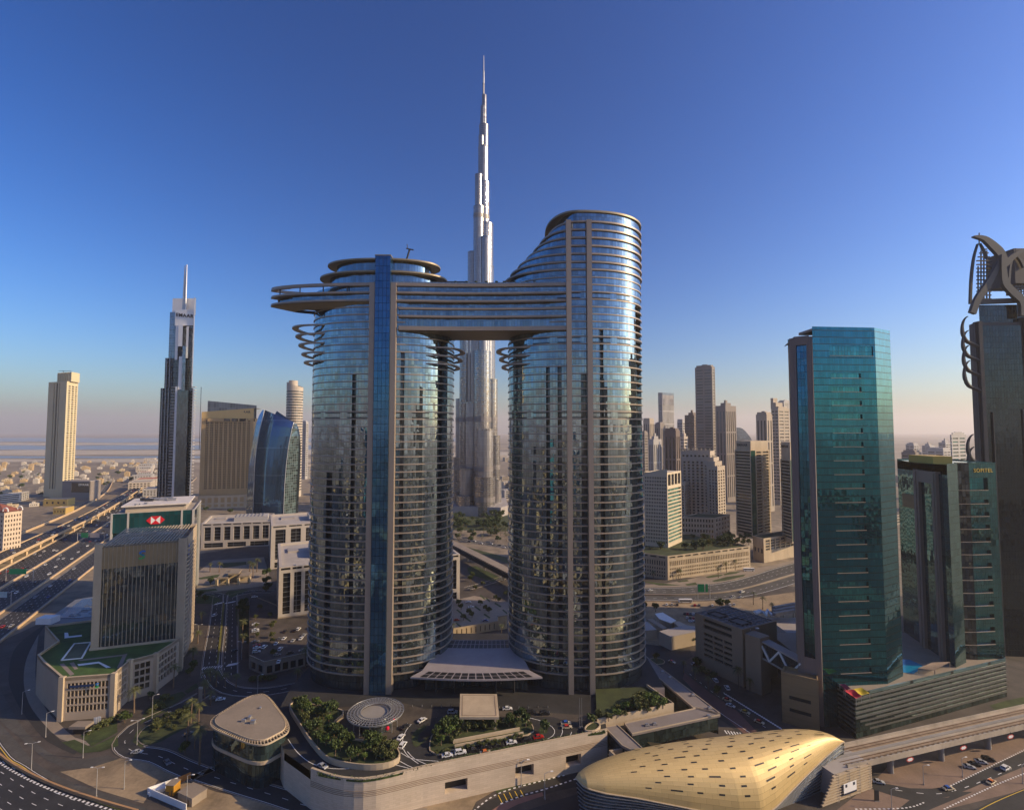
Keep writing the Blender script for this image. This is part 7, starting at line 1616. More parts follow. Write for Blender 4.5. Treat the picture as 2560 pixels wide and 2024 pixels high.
    for i, (r, zx, zy, key, s) in enumerate((('r', 645, 1110, 'palm1', 1.0), ('r', 645, 1275, 'palm1', .9), ('r', 55, 1410, 'palm2', 1.0), ('r', 115, 1175, 'palm2', .9), ('r', 165, 945, 'palm2', 1), ('r', 1395, 1470, 'palm1', 1), ('r', 1300, 1650, 'palm2', .9), ('r', 770, 400, 'palm1', 1.2), ('r', 815, 330, 'palm1', 1.1), ('r', 730, 330, 'palm2', 1.2), ('r', 370, 330, 'palm2', 1.1), ('r', 260, 330, 'palm2', 1),
        ('b', 1210, 855, 'palm1', 1), ('b', 935, 1030, 'palm1', 1), ('b', 1345, 690, 'palm2', 1), ('u', 1575, 1110, 'palm3', 1.1), ('u', 1410, 820, 'palm1', 1), ('u', 1640, 240, 'palm2', 1), ('u', 1510, 900, 'palm3', .8), ('r', 215, 1690, 'palm2', 1), ('r', 335, 1690, 'palm2', .9), ('r', 440, 1690, 'palm2', .8), ('r', 570, 1700, 'palm2', .8), ('r', 265, 1620, 'palm2', .8), ('u', 1720, 330, 'palm2', .8), ('u', 1560, 620, 'palm1', .9), ('u', 1460, 560, 'palm1', .9))):
        p = P(r, zx, zy); put(key, tuple(p), None, s * 1.22, 'date palm along the boulevard and office court' if r == 'r' else 'date palm on the pavement between the turf-roofed offices and the corner pavilion', 'palms along the boulevard' if r == 'r' else 'palms on the left pavement', 'palm tree')
    for (r, zx, zy, key, s) in (('b', 1325, 775, 'tree1', .8), ('b', 1050, 940, 'tree1', .7), ('u', 1380, 980, 'tree1', .9), ('u', 590, 560, 'tree3', .8), ('r', 60, 1490, 'tree1', .9), ('r', 660, 740, 'tree3', 1), ('r', 640, 760, 'tree3', .9), ('r', 700, 820, 'tree3', .9), ('r', 200, 690, 'tree1', 1), ('r', 150, 640, 'tree1', 1), ('r', 270, 480, 'tree1', 1.1), ('r', 930, 390, 'tree3', 1.2), ('r', 930, 480, 'tree3', 1.1), ('r', 610, 800, 'tree3', .9), ('r', 950, 540, 'tree3', 1), ('c', 450, 930, 'tree3', 1.3), ('c', 650, 950, 'tree3', 1.4), ('b', 540, 1000, 'tree1', 1)): p = P(r, zx, zy); put(key, tuple(p), None, s, 'rounded dark street tree beside the boulevard and its side streets', 'street trees on the left', 'tree')
    for i, (r, zx, zy, ang, key, lab) in enumerate((('u', 215, 1535, 0, 'lamp2', 'double-headed street lamp on the slip road verge'), ('u', 580, 1430, 0, 'lamp1', 'street lamp standing on the sand verge'), ('u', 38, 1020, .3, 'lamp1', 'street lamp on the inner slip road curve'), ('b', 318, 1200, .5, 'lamp1', 'street lamp on the footway by the turf-roofed offices'), ('b', 152, 1040, .7, 'lamp1', 'street lamp on the ramp edge at far left'), ('b', 218, 1430, .3, 'lamp2', 'dark street lamp on the left of the slip road'), ('u', 750, 850, .4, 'lamp2', 'double-headed lamp in the grass island'), ('u', 950, 500, .4, 'lamp1', 'lamp in the upper grass strip'), ('u', 1405, 1640, 0, 'lamp1', 'lamp beside the fenced work yard'), ('d', 632, 780, .2, 'lamp1', 'tilted lamp behind the corner pavilion'), ('r', 635, 1370, 0, 'lamp2', 'lamp under the boulevard palms'), ('r', 120, 1150, 0, 'lamp2', 'lamp on the left boulevard pavement'))): p = P(r, zx, zy); put(key, tuple(p), ang, 1, lab, 'street lamps')
    for (r, zx, zy, key, ang, lab) in (('r', 318, 850, 'suv_white', 1.5, 'white car driving down the shaded boulevard'), ('u', 750, 960, 'car_silver', .1, 'silver car rounding the end of the grass island'), ('u', 1150, 1095, 'car_grey', -.7, 'grey car on the narrow street by the corner pavilion'), ('r', 550, 1275, 'car_black', 1.5, 'black car waiting at the boulevard kerb'), ('u', 1420, 720, 'car_grey', .8, 'grey car parked under the palms'), ('d', 330, 815, 'car_white', .3, 'white car parked behind the corner pavilion'), ('d', 280, 805, 'car_grey', .3, 'grey car parked behind the corner pavilion')): p = P(r, zx, zy); put(key, (p.x, p.y, .12), ang, 1, lab, 'cars on the left streets')
    rr = random.Random(61)
    for (r, pts, n, lab) in (('b', ((985, 1100), (1015, 1015), (1100, 945), (1265, 890), (1150, 1010)), 14, 'dark shrub in the upper grass strip'), ('b', ((950, 1180), (1150, 1060), (1370, 975), (1290, 1120), (1100, 1220)), 22, 'dark shrub in the long grass island'), ('b', ((640, 1200), (800, 1100), (880, 1040), (820, 1080), (560, 1180)), 14, 'dark hedge plant below the turf-roofed offices'), ('r', ((600, 780), (715, 740), (715, 1180), (620, 1080)), 16, 'dark shrub in the planting beside the boulevard'), ('r', ((560, 1590), (700, 1640), (1190, 1580), (900, 1655)), 12, 'dark hedge plant round the corner of the parking deck')):
        for k in range(n):
            a = rr.random(); i = rr.randrange(len(pts)); q0, q1 = pts[i], pts[(i + 1) % len(pts)]; cx_, cy_ = sum(q[0] for q in pts) / len(pts), sum(q[1] for q in pts) / len(pts); u = rr.uniform(.1, .95)
            zx, zy = cx_ + (q0[0] + (q1[0] - q0[0]) * a - cx_) * u, cy_ + (q0[1] + (q1[1] - q0[1]) * a - cy_) * u; put('shrub', tuple(P(r, zx, zy)), None, rr.uniform(.6, 1.3), lab, lab.replace('shrub', 'shrubs').replace('hedge plant', 'hedge plants'), 'shrub')
    # small shelter and banners by the turf-roofed offices
    a = P('b', 560, 1170); T = thing('gate_shelter', 'small flat cream shelter beside the turf-roofed offices', 'shelter', tuple(a)); m = MB(); m.box(a.x - 4, a.x + 4, a.y - 2, a.y + 3, 2.8, 4.0); m.build('roof', PAVEL, T); m = MB(); m.box(a.x - 2.6, a.x + 2.6, a.y - 1, a.y + 2.2, 0, 2.8); m.build('booth', DARKIN, T)
    for i in range(3): p = P('b', 662 + 16 * i, 1112 - i * 4); T = thing('banner', ['left', 'middle', 'right'][i] + ' of three small white banners by the turf-roofed offices', 'banner', tuple(p), 'white banners'); m = MB(); m.box(p.x - .6, p.x + .6, p.y, p.y + .08, .4, 3.4); m.build('cloth', WHITE, T); m = MB(); m.tube([(p.x - .7, p.y, 0), (p.x - .7, p.y, 3.6)], .06, 6); m.build('pole', METAL, T)
    # works yard in front
    def uq(zx, zy, z=0): return P('u', zx, zy, z)
    T = thing('yard_fence', 'rust and white panel fence round the small works yard at bottom left', 'fence', tuple(uq(890, 1480))); pts = [uq(1460, 1290), uq(1290, 1360), uq(890, 1500), uq(1400, 1720)]
    for i, mt in enumerate((M('rust_panel', (.35, .15, .04), .7), WHITE, WHITE)): m = MB(); wallline(m, [pts[i], pts[i + 1]], 0, .25, 0, 2.6); m.build('panel_run', mt, T)
    for (zx, zy, w_, l_, h, mt, nm, lab, ang) in ((1480, 1560, 8.5, 6.0, 3.2, PAVEL, 'site_cabin', 'large cream site cabin in the works yard', -.42), (1225, 1480, 3.4, 3.6, 4.0, M('ochre_paint', (.45, .22, .02), .7), 'site_cabin', 'ochre tank house in the works yard', -.1), (1020, 1470, 5.2, 3.0, 1.6, WHITE, 'material_stack', 'white stack of covered material in the works yard', .5), (1130, 1530, 2.2, 2.0, 1.4, DARKM, 'generator', 'dark generator box in the works yard', .2), (1560, 1420, 3.2, .8, 1.2, BARK, 'crate', 'brown crate behind the site cabin', -.3)):
        p = uq(zx, zy); T = thing(nm, lab, nm.replace('_', ' '), tuple(p)); ux, uy = Vector((math.cos(ang), math.sin(ang))), Vector((-math.sin(ang), math.cos(ang))); c_ = Vector((p.x, p.y)); q = [tuple(c_ + ux * (a * w_ / 2) + uy * (b_ * l_ / 2)) for a, b_ in ((-1, -1), (1, -1), (1, 1), (-1, 1))]; m = MB(); m.prism(q, 0, h, 0, False); m.build('casing', mt, T); m = MB(); m.prism(inset(q, -.15), h + .003, h + .15, 0, True, True); m.build('lid', PAVEL if nm == 'site_cabin' else mt, T)
        if nm == 'site_cabin': m = MB(); a_ = Vector(q[0]).lerp(Vector(q[1]), .7); b2 = Vector(q[0]).lerp(Vector(q[1]), .82); n_ = Vector((ux.y, -ux.x)) * .04; m.wallq(tuple(a_ + n_), tuple(b2 + n_), .1, 2.2); m.build('door', BARK, T)
    # totem sign at the crossing
    p = P('d', 165, 830); T = thing('totem_sign', 'slim cream totem sign at the crossing by the corner pavilion', 'sign', tuple(p)); m = MB(); m.box(p.x - .9, p.x + .9, p.y - .3, p.y + .3, 0, 7); m.build('slab', PAVEL, T); m = MB(); m.box(p.x - .95, p.x + .95, p.y - .34, p.y + .34, 7.003, 8); m.build('cap', METAL, T)
left_streets()
# ------------------------------------------------------------------ hotel forecourt
def forecourt():
    z = PZ
    gq = lambda zx, zy, h=z: P('g', zx, zy, h); dq = lambda zx, zy, h=z: P('d', zx, zy, h)
    sheet('paving', [dq(1200, 880), dq(1800, 830), dq(2050, 900), dq(1880, 960), dq(1790, 1060), dq(1760, 1200), dq(1700, 1290), dq(1350, 1100)], z + .03, PAVE)
    sheet('paving', [gq(0, 880), gq(480, 890), gq(1000, 900), gq(1560, 940), gq(1690, 1000), gq(1400, 1000), gq(1250, 950), gq(480, 945), gq(300, 950), gq(100, 1010), gq(0, 990)], z + .034, PAVE)
    # raised garden with retaining wall
    gpts = [P('d', *q, z + 1.6) for q in ((900, 850), (1120, 860), (1330, 910), (1250, 1010), (1300, 1110), (1520, 1150), (1700, 1150), (1790, 1255), (1740, 1315), (1600, 1345), (1400, 1335), (1210, 1285), (1090, 1170), (985, 1020))]
    T = thing('raised_garden', 'raised planted garden with curved stone wall at the corner of the forecourt', 'garden', (-80, 225, z)); c = catmull(gpts, 2.0, True); q = [(p.x, p.y) for p in c]
    m = MB(); wl = [Vector((p.x, p.y, 0)) for p in c] + [Vector((c[0].x, c[0].y, 0))]; wallline(m, wl, 0, .5, z, z + 2.2); m.build('wall', STONE, T)
    ar = sum(q[i][0] * q[(i + 1) % len(q)][1] - q[(i + 1) % len(q)][0] * q[i][1] for i in range(len(q))); m = MB(); m.cap(q if ar > 0 else q[::-1], z + 1.6); m.build('planting', GRASSD, T)
    ipts = [gq(*a) for a in ((255, 1120), (330, 1040), (480, 990), (820, 985), (1000, 955), (1085, 1040), (1040, 1100), (700, 1150), (430, 1225), (300, 1260), (245, 1230))]
    T = thing('planted_island', 'planted island in the middle of the forecourt loop with a long stone trough', 'planting', (-20, 225, z)); c = catmull(ipts, 2.0, True); q = [(p.x, p.y) for p in c]
    m = MB(); wl = [Vector((p.x, p.y, 0)) for p in c] + [Vector((c[0].x, c[0].y, 0))]; wallline(m, wl, 0, .4, z, z + .5); m.build('kerb', STONE, T)
    ar = sum(q[i][0] * q[(i + 1) % len(q)][1] - q[(i + 1) % len(q)][0] * q[i][1] for i in range(len(q))); m = MB(); m.cap(q if ar > 0 else q[::-1], z + .35); m.build('planting', GRASSD, T)
    for a, b_ in (((432, 1172), (975, 1068)), ((445, 1212), (1005, 1105))): m = MB(); p, q_ = gq(*a), gq(*b_); m.bar(p + Vector((0, 0, .9)), q_ + Vector((0, 0, .9)), .5, 1.8); m.build('trough_wall', STONE, T)
    m = MB(); m.face([tuple(gq(*a, z + .9)) for a in ((440, 1180), (455, 1205), (1000, 1100), (975, 1072))]); m.build('trough_water', M('trough_green', (.10, .16, .12), .2), T)
    ip2 = [gq(*a) for a in ((95, 1110), (130, 1060), (210, 1010), (215, 1035), (150, 1100), (160, 1160), (255, 1085), (240, 1110), (130, 1195))]; c = catmull(ip2, 2, True); sheet('grass', c, z + .06, GRASSD, 'stuff')
    ip3 = [gq(*a) for a in ((1125, 1060), (1170, 1010), (1205, 1035), (1195, 1080), (1150, 1095))]; sheet('grass', catmull(ip3, 2, True), z + .06, GRASS, 'stuff')
    # lane lines
    k = MB()
    for pts in (((150, 1330), (60, 1260), (20, 1180), (35, 1090), (90, 1010), (180, 965), (300, 950)), ((190, 1370), (100, 1360), (0, 1310)), ((240, 1345), (120, 1290), (60, 1230)), ((400, 1310), (700, 1250), (1000, 1190), (1200, 1130), (1260, 1080), (1240, 1030), (1160, 985), (1050, 955)), ((1290, 1140), (1325, 1070), (1310, 1010)), ((1385, 1110), (1400, 1070))): ribbon(k, catmull([gq(*a) for a in pts], 2), -.12, .12, .03)
    for pts in (((1690, 1320), (1500, 1360), (1250, 1370), (1080, 1330), (960, 1240), (880, 1130)), ((1800, 1240), (1900, 1290), (2110, 1310)), ((1740, 1335), (1880, 1370))): ribbon(k, catmull([dq(*a) for a in pts], 2), -.12, .12, .03)
    k.build('lane_marking', WHITE, None, 'structure')
    # hedge along the edge
    ln = catmull([dq(1150, 1405), dq(1400, 1448), dq(1600, 1440), gq(190, 1350), gq(700, 1232), gq(1200, 1135), gq(1660, 1062)], 1.2); rr = random.Random(9); m = MB(); wallline(m, ln, 1.2, 1.3, .0, .7); 
    o = offset_line(ln, 1.2)
    for p in o:
        for _ in range(16): leaf(m, p + Vector((rr.uniform(-.9, .9), rr.uniform(-.8, .8), rr.uniform(.3, 1.2))), rr.uniform(.18, .36), rr)
    tag(m.build('hedge', LEAFD, None), 'long clipped green hedge along the top of the cream podium wall', 'hedge')
    # planting
    def scatter(pts, n, keys, smin, smax, zz, label, group, seed):
        rr = random.Random(seed); xs = [p.x for p in pts]; ys = [p.y for p in pts]; done = []; tries = 0
        while len(done) < n and tries < 4000:
            tries += 1; x, y = rr.uniform(min(xs), max(xs)), rr.uniform(min(ys), max(ys)); ins = False; j = len(pts) - 1
            for i in range(len(pts)):
                if (pts[i].y > y) != (pts[j].y > y) and x < (pts[j].x - pts[i].x) * (y - pts[i].y) / (pts[j].y - pts[i].y) + pts[i].x: ins = not ins
                j = i
            if ins and all((x - a) ** 2 + (y - b_) ** 2 > 1.9 ** 2 for a, b_ in done): done.append((x, y)); put(rr.choice(keys), (x, y, zz), None, rr.uniform(smin, smax), label, group, 'tree')
    g1 = [P('d', *q, z + 1.6) for q in ((930, 860), (1120, 870), (1290, 915), (1230, 1010), (1280, 1110), (1370, 1150), (1560, 1170), (1570, 1320), (1400, 1325), (1215, 1275), (1100, 1165), (1000, 1020))]
    scatter(g1, 42, ('tree1', 'tree3', 'tree4', 'tree2', 'shrub', 'tree4'), .65, 1.15, z + 1.6, 'dense dark-leaved tree in the raised corner garden', 'trees in the raised garden', 1)
    g1b = [P('d', *q, z + 1.6) for q in ((1580, 1190), (1690, 1180), (1780, 1255), (1730, 1305), (1590, 1330))]; scatter(g1b, 12, ('shrub', 'tree2'), .6, 1.0, z + 1.6, 'small clipped tree or shrub at the right tip of the raised garden', 'shrubs of the raised garden', 2)
    g2 = [gq(*q) for q in ((265, 1120), (340, 1050), (470, 1010), (470, 1130), (430, 1180), (300, 1220))]; scatter(g2, 13, ('tree1', 'tree3', 'tree4', 'shrub'), .65, 1.05, z + .35, 'dense dark tree at the left end of the planted island', 'trees of the planted island', 3)
    g3 = [gq(*q) for q in ((480, 1000), (820, 990), (810, 1060), (490, 1090))]; scatter(g3, 20, ('tree2', 'tree2', 'shrub'), .65, .95, z + .35, 'olive-leaved tree in the middle of the planted island', 'olive trees of the planted island', 4)
    g4 = [gq(*q) for q in ((870, 985), (1000, 960), (1070, 1030), (880, 1060))]; scatter(g4, 9, ('tree1', 'shrub'), .6, .95, z + .35, 'round green tree at the right end of the planted island', 'trees at the right end of the island', 5)
    for (zx, zy, key, s) in ((1175, 1075, 'tree1', .8), (1615, 965, 'tree2', .8), (1555, 1020, 'tree1', .8), (1590, 1000, 'tree2', .7), (1830, 890, 'shrub', 1), (1770, 900, 'shrub', 1)): p = gq(zx, zy); put(key, tuple(p), None, s, 'small tree beside the right drive of the forecourt', 'trees at the right of the forecourt', 'tree')
    g5 = [gq(*q) for q in ((440, 1170 + 60), (800, 1160), (1000, 1110), (1000, 1130), (800, 1190), (250, 1270))]; scatter(g5, 22, ('shrub',), .5, .75, z + .35, 'low shrub along the front kerb of the planted island', 'shrubs along the island kerb', 6)
    rr = random.Random(19)
    tr = [P('n', 420, 190, 15.2), P('n', 980, 60, 15.2), P('j', 250, 1330, 15.2), P('n', 600, 60, 15.2)]; scatter(tr, 30, ('shrub', 'tree2', 'tree4'), .6, 1.05, 15.2, 'dark shrub on the raised terrace right of the forecourt', 'terrace shrubs', 8)
    # cars
    for (r, zx, zy, key, ang, lab) in (('g', 180, 985, 'car_white', .9, 'white car entering the forecourt loop from the left'), ('g', 40, 1040, 'car_black', 1.0, 'black car at the left bend of the forecourt loop'), ('d', 1800, 1125, 'car_white', 1.25, 'white car behind another at the left forecourt bend'), ('d', 1815, 1190, 'suv_white', 1.35, 'large white car leading at the left forecourt bend'), ('d', 1160, 1360, 'car_silver', -.5, 'silver car driving down the forecourt ramp'), ('g', 385, 1272, 'car_white', .25, 'white car first in the line along the front of the island'), ('g', 492, 1248, 'suv_white', .25, 'large white car second in the line along the island'), ('g', 600, 1228, 'car_black', .25, 'black car beside the orange-roofed taxi'), ('g', 695, 1248, 'taxi_orange', .25, 'cream taxi with orange roof at the front of the island'), ('g', 700, 1210, 'suv_black', .25, 'large black car by the island shrubs'), ('g', 800, 1188, 'car_black', .25, 'black car in the middle of the line along the island'), ('g', 908, 1166, 'car_white', .25, 'white car farther right in the line along the island'), ('g', 1028, 1142, 'car_black', .25, 'black car before the red one at the end of the line'), ('g', 1128, 1122, 'car_red', .25, 'bright red car at the right end of the line along the island'), ('g', 1360, 1040, 'taxi_red', .1, 'cream taxi with red roof at the right of the forecourt'), ('g', 1352, 1008, 'taxi_blue', .1, 'cream taxi with blue roof behind the red-roofed one'), ('g', 428, 920, 'suv_silver', .1, 'silver car left of the flat drop-off roof'), ('g', 875, 890, 'car_white', .1, 'white car in the shade right of the drop-off roof'), ('g', 1070, 925, 'suv_black', .1, 'large black car in the shade by the lobby, left one'), ('g', 1180, 930, 'suv_black', .1, 'large black car in the shade by the lobby, right one')):
        p = P(r, zx, zy, z); put(key, (p.x, p.y, z + .03), ang, 1.0, lab, 'cars on the hotel forecourt')
    # flag poles and a planter box at the right
    for i, zx in enumerate((1465, 1482)): p = gq(zx, 1040); T = thing('flag_pole', ['left', 'right'][i] + ' of two thin flag poles at the right end of the forecourt', 'flag pole', tuple(p), 'flag poles'); m = MB(); m.tube([tuple(p), (p.x, p.y, z + 13)], [.14, .07], 6); m.build('pole', METAL, T); m = MB(); m.tube([tuple(p), (p.x, p.y, z + .8)], .35, 8); m.build('base', CONCG, T)
    T = thing('stone_planter', 'curved pale stone planter at the right end of the forecourt wall', 'planter', tuple(gq(1570, 1050))); c = catmull([gq(1520, 1050), gq(1580, 1015), (gq(1630, 1040)), gq(1590, 1085), gq(1515, 1085)], 1, True); m = MB(); wallline(m, c + [c[0]], 0, .5, 0, 1.6); m.build('wall', STONE, T); q = [(p.x, p.y) for p in c]; m = MB(); m.cap(q[::-1] if sum(q[i][0] * q[(i + 1) % len(q)][1] - q[(i + 1) % len(q)][0] * q[i][1] for i in range(len(q))) < 0 else q, z + 1.2); m.build('soil', GRASSD, T)
forecourt()

# ------------------------------------------------------------------ between and behind the towers
def middle():
    h = lambda zx, zy, z=0: P('h', zx, zy, z)
    poly('car_park_floor', 'h', ((60, 1380), (240, 1340), (560, 1400), (560, 1500), (430, 1500), (110, 1560)), .08, PAVEL)
    for (zx, zy, w_) in ((155, 1430, 34), (260, 1412, 38), (375, 1392, 42), (205, 1475, 36), (313, 1455, 40), (318, 1362, 26), (288, 1348, 30), (150, 1505, 34), (415, 1430, 30)):
        poly('grass', 'h', ((zx - w_ / 2, zy - 8), (zx - w_ / 3, zy - 14), (zx + w_ / 2, zy + 8), (zx + w_ / 3, zy + 14)), .12, GRASS, 'stuff')
    rr = random.Random(14)
    for (zx, zy, key, s) in ((150, 1395, 'tree2', 1), (165, 1420, 'tree2', 1), (210, 1450, 'tree2', 1), (228, 1465, 'tree2', .9), (275, 1395, 'tree2', .9), (303, 1425, 'tree2', .9), (325, 1440, 'tree2', 1), (178, 1480, 'tree2', 1), (362, 1365, 'tree2', .9), (420, 1345, 'tree2', 1), (380, 1375, 'tree2', .8), (245, 1310, 'tree2', 1), (290, 1285, 'tree2', .9), (230, 1240, 'tree1', 1), (220, 1260, 'tree1', 1)): put(key, tuple(h(zx, zy)), None, s, 'small olive tree in the pale car park seen between the towers', 'trees of the pale car park', 'tree')
    for (zx, zy, key, ang, lab) in ((303, 1485, 'car_blue', .1, 'bright blue car in the pale car park between the towers'), (140, 1482, 'car_red', .2, 'dark red car at the left of the pale car park'), (207, 1380, 'car_white', .2, 'white car at the back of the pale car park'), (222, 1408, 'car_white', .2, 'white car in the middle of the pale car park'), (265, 1632, 'car_white', .2, 'white car on the street behind the canopy'), (237, 1628, 'car_black', .2, 'black car on the street behind the canopy'), (375, 1588, 'suv_white', .2, 'white car on the street below the car park wall, farther'), (372, 1612, 'car_white', .2, 'white car on the street below the car park wall, nearer'), (133, 1640, 'car_grey', .2, 'grey car by the left round tower behind the canopy')): put(key, (*h(zx, zy)[:2], .12), ang, 1, lab, 'cars between the towers')
    road('street', [h(-60, 1690), h(110, 1640), h(260, 1615), (h(380, 1595)), h(600, 1550)], 16, .09, ASPH)
    T = thing('boundary_wall', 'cream boundary wall with slit openings and a gate block below the pale car park', 'wall', tuple(h(160, 1560))); A, B = h(120, 1578), h(375, 1535); L = (B - A).length; mb = MB(); w = facade(mb, (A.x, A.y), (B.x, B.y), grid(L, 9, .2, 1), [(1, 5)], 0, 6.5, .6); mb.build('wall', STONE, T); add_windows(T, w, DARKIN, 'slit'); 
    C = h(428, 1526); mb = MB(); d = (C - B).normalized(); w = facade(mb, (B.x, B.y - .6), (C.x, C.y - .6), [((C - B).length * .3, (C - B).length * .75)], [(1.5, 6)], 0, 9.5, .6); m = MB(); mb.wallq((C.x, C.y), (B.x, B.y), 0, 9.5); mb.build('gate_block', STONE, T); add_windows(T, w, DARKIN, 'gate_window'); m = MB(); m.bar((B.x, B.y, 9.8), (C.x, C.y, 9.8), 2.2, .6); m.build('gate_coping', PAVEL, T)
    for zx, zy, key in ((180, 1640, 'palm2'), (250, 1650, 'palm2'), (320, 1620, 'palm2'), (395, 1580, 'palm1'), (120, 1575, 'palm1')): put(key, tuple(h(zx, zy)), None, .9, 'date palm on the street behind the entrance canopy', 'palms behind the canopy', 'palm tree')
    for k in range(20): p = h(rr.uniform(230, 470), rr.uniform(1640, 1675)); put(rr.choice(('shrub', 'tree1')), tuple(p), None, rr.uniform(.7, 1), 'dark shrub in the hedge behind the entrance canopy', 'shrubs behind the canopy', 'tree')
    # moving walkway tube and metro bridge
    T = thing('covered_bridge', 'long pale-roofed covered walkway crossing behind the towers', 'walkway', tuple(h(300, 1160))); A, B = h(120, 1040, 12), h(470, 1215, 12); d = (B - A).normalized(); A = A - d * 120; B = B + d * 60; n_ = Vector((d.y, -d.x, 0))
    m = MB(); q = [A + n_ * 5, B + n_ * 5, B - n_ * 5, A - n_ * 5]; m.prism([(p.x, p.y) for p in q], 11.2, 12.4, 0, True, True); m.build('roof', PAVEL, T); m = MB(); q = [A + n_ * 4.4, B + n_ * 4.4, B - n_ * 4.4, A - n_ * 4.4]; m.prism([(p.x, p.y) for p in q], 6, 11.19, 0, False, True); m.build('glass_sides', GDK, T)
    for k in range(9): p = A.lerp(B, k / 8); m = MB(); m.box(p.x - 1, p.x + 1, p.y - 1, p.y + 1, 0, 6); m.build('pier', CONCG, T)
    poly('grass', 'h', ((200, 1180), (250, 1170), (390, 1235), (340, 1260), (210, 1215)), .1, GRASS, 'stuff'); poly('grass', 'h', ((190, 1060), (420, 1120), (440, 1160), (300, 1110)), .1, GRASSD, 'stuff')
    road('street', [h(-80, 1010), h(120, 1018), h(280, 1040), h(430, 1065), h(620, 1100)], 14, .08, ASPHL, True, True, 8); road('street', [h(200, 1300), h(290, 1275), h(400, 1240), h(560, 1180)], 9, .08, ASPHL, True, True, 8)
    traffic(catmull([h(-80, 1012), h(120, 1020), h(280, 1042), h(430, 1067), h(620, 1102)], 8), ((-3, 1), (3, -1)), 60, 330, 22, .1, 'on the street in front of the needle tower park', 'cars before the needle tower', 22)
    for k in range(26): zx = rr.uniform(125, 430); p = h(zx, rr.uniform(985, 1035)); put(rr.choice(('palm1', 'palm2', 'tree3')), tuple(p), None, rr.uniform(.9, 1.3), 'palm or tree in the street planting below the needle tower', 'street planting below the needle tower', 'tree')
    for k in range(42): p = h(rr.uniform(115, 440), rr.uniform(868, 965)); put(rr.choice(('tree3', 'tree1', 'tree3')), tuple(p), None, rr.uniform(1.2, 1.9), 'dark park tree at the foot of the needle tower', 'park trees at the needle tower', 'tree')
    poly('grass', 'h', ((60, 850), (430, 850), (450, 975), (100, 965)), .08, GRASSD, 'stuff')
    # low hazy city behind, between the towers and at left of the sail tower
    protos = None
    for k in range(110):
        y = rr.uniform(1000, 2600) if k < 70 else rr.uniform(620, 1500); x = y * (rr.choice((rr.uniform(-.42, -.33), rr.uniform(-.02, .06), rr.uniform(.25, .55), rr.uniform(.62, .75))) if k < 70 else rr.choice((rr.uniform(.60, .80), rr.uniform(.72, 1.0), rr.uniform(-.02, .07))))
        if k >= 70 and x < 60 and y < 1050: y += 450; x = y * .03
        w_, d_, hh = rr.uniform(16, 40), rr.uniform(16, 36), rr.uniform(8, 26)
        T = thing('city_block', ['pale', 'beige', 'grey'][k % 3] + ' low block in the hazy city far behind the round towers', 'building', (x, y, 0), 'far low city blocks'); a = .4; ux, uy = Vector((math.cos(a), math.sin(a))), Vector((-math.sin(a), math.cos(a))); c = Vector((x, y)); f = [tuple(c + ux * (p * w_ / 2) + uy * (q * d_ / 2)) for p, q in ((-1, -1), (1, -1), (1, 1), (-1, 1))]
        block(T, f, 0, hh, {0: (1, max(2, int(hh / 4)), .9, .45, 1.5, hh - 1), 1: (1, max(2, int(hh / 4)), .9, .45, 1.5, hh - 1)}, [PALE, BEIG, LTG][k % 3], WGY, ROOFG, 1, .5, most=8)
    # white sculpted mall roofs left of the tower
    for i, (x, y) in enumerate(((-250, 760), (-238, 700), (-300, 860))):
        T = thing('hall_roof', ['nearest', 'middle', 'farthest'][i] + ' pale vaulted hall roof between the sail tower and left round tower', 'hall', (x, y, 0), 'vaulted halls'); m = MB(); n = 8
        for k in range(n): a0, a1 = math.pi * k / n, math.pi * (k + 1) / n; m.face([(x - 24 * math.cos(a0), y, 9 + 7 * math.sin(a0)), (x - 24 * math.cos(a1), y, 9 + 7 * math.sin(a1)), (x - 24 * math.cos(a1), y + 44, 9 + 7 * math.sin(a1)), (x - 24 * math.cos(a0), y + 44, 9 + 7 * math.sin(a0))])
        m.face([(x - 24 * math.cos(math.pi * k / n), y, 9 + 7 * math.sin(math.pi * k / n)) for k in range(n + 1)]); m.build('vault', PAVEL, T); m = MB(); m.prism([(x - 24, y), (x + 24, y), (x + 24, y + 44), (x - 24, y + 44)], 0, 9, 0, False); m.build('wall', STONE, T)
middle()

def roof_trees():
    rr = random.Random(41); n = 0
    while n < 50:
        p = P('i', rr.uniform(95, 1000), rr.uniform(1500, 1625), 21.4)
        if p.x < 128 or p.y < 498 + (p.x - 150) * .42 + 5 or p.y > 575 or (145 < p.x < 192 and 530 < p.y): continue
        put(rr.choice(('tree1', 'tree2', 'tree3', 'shrub')), tuple(p), None, rr.uniform(.9, 1.5), 'green tree in the roof garden of the cream car park', 'roof garden trees', 'tree'); n += 1
roof_trees()
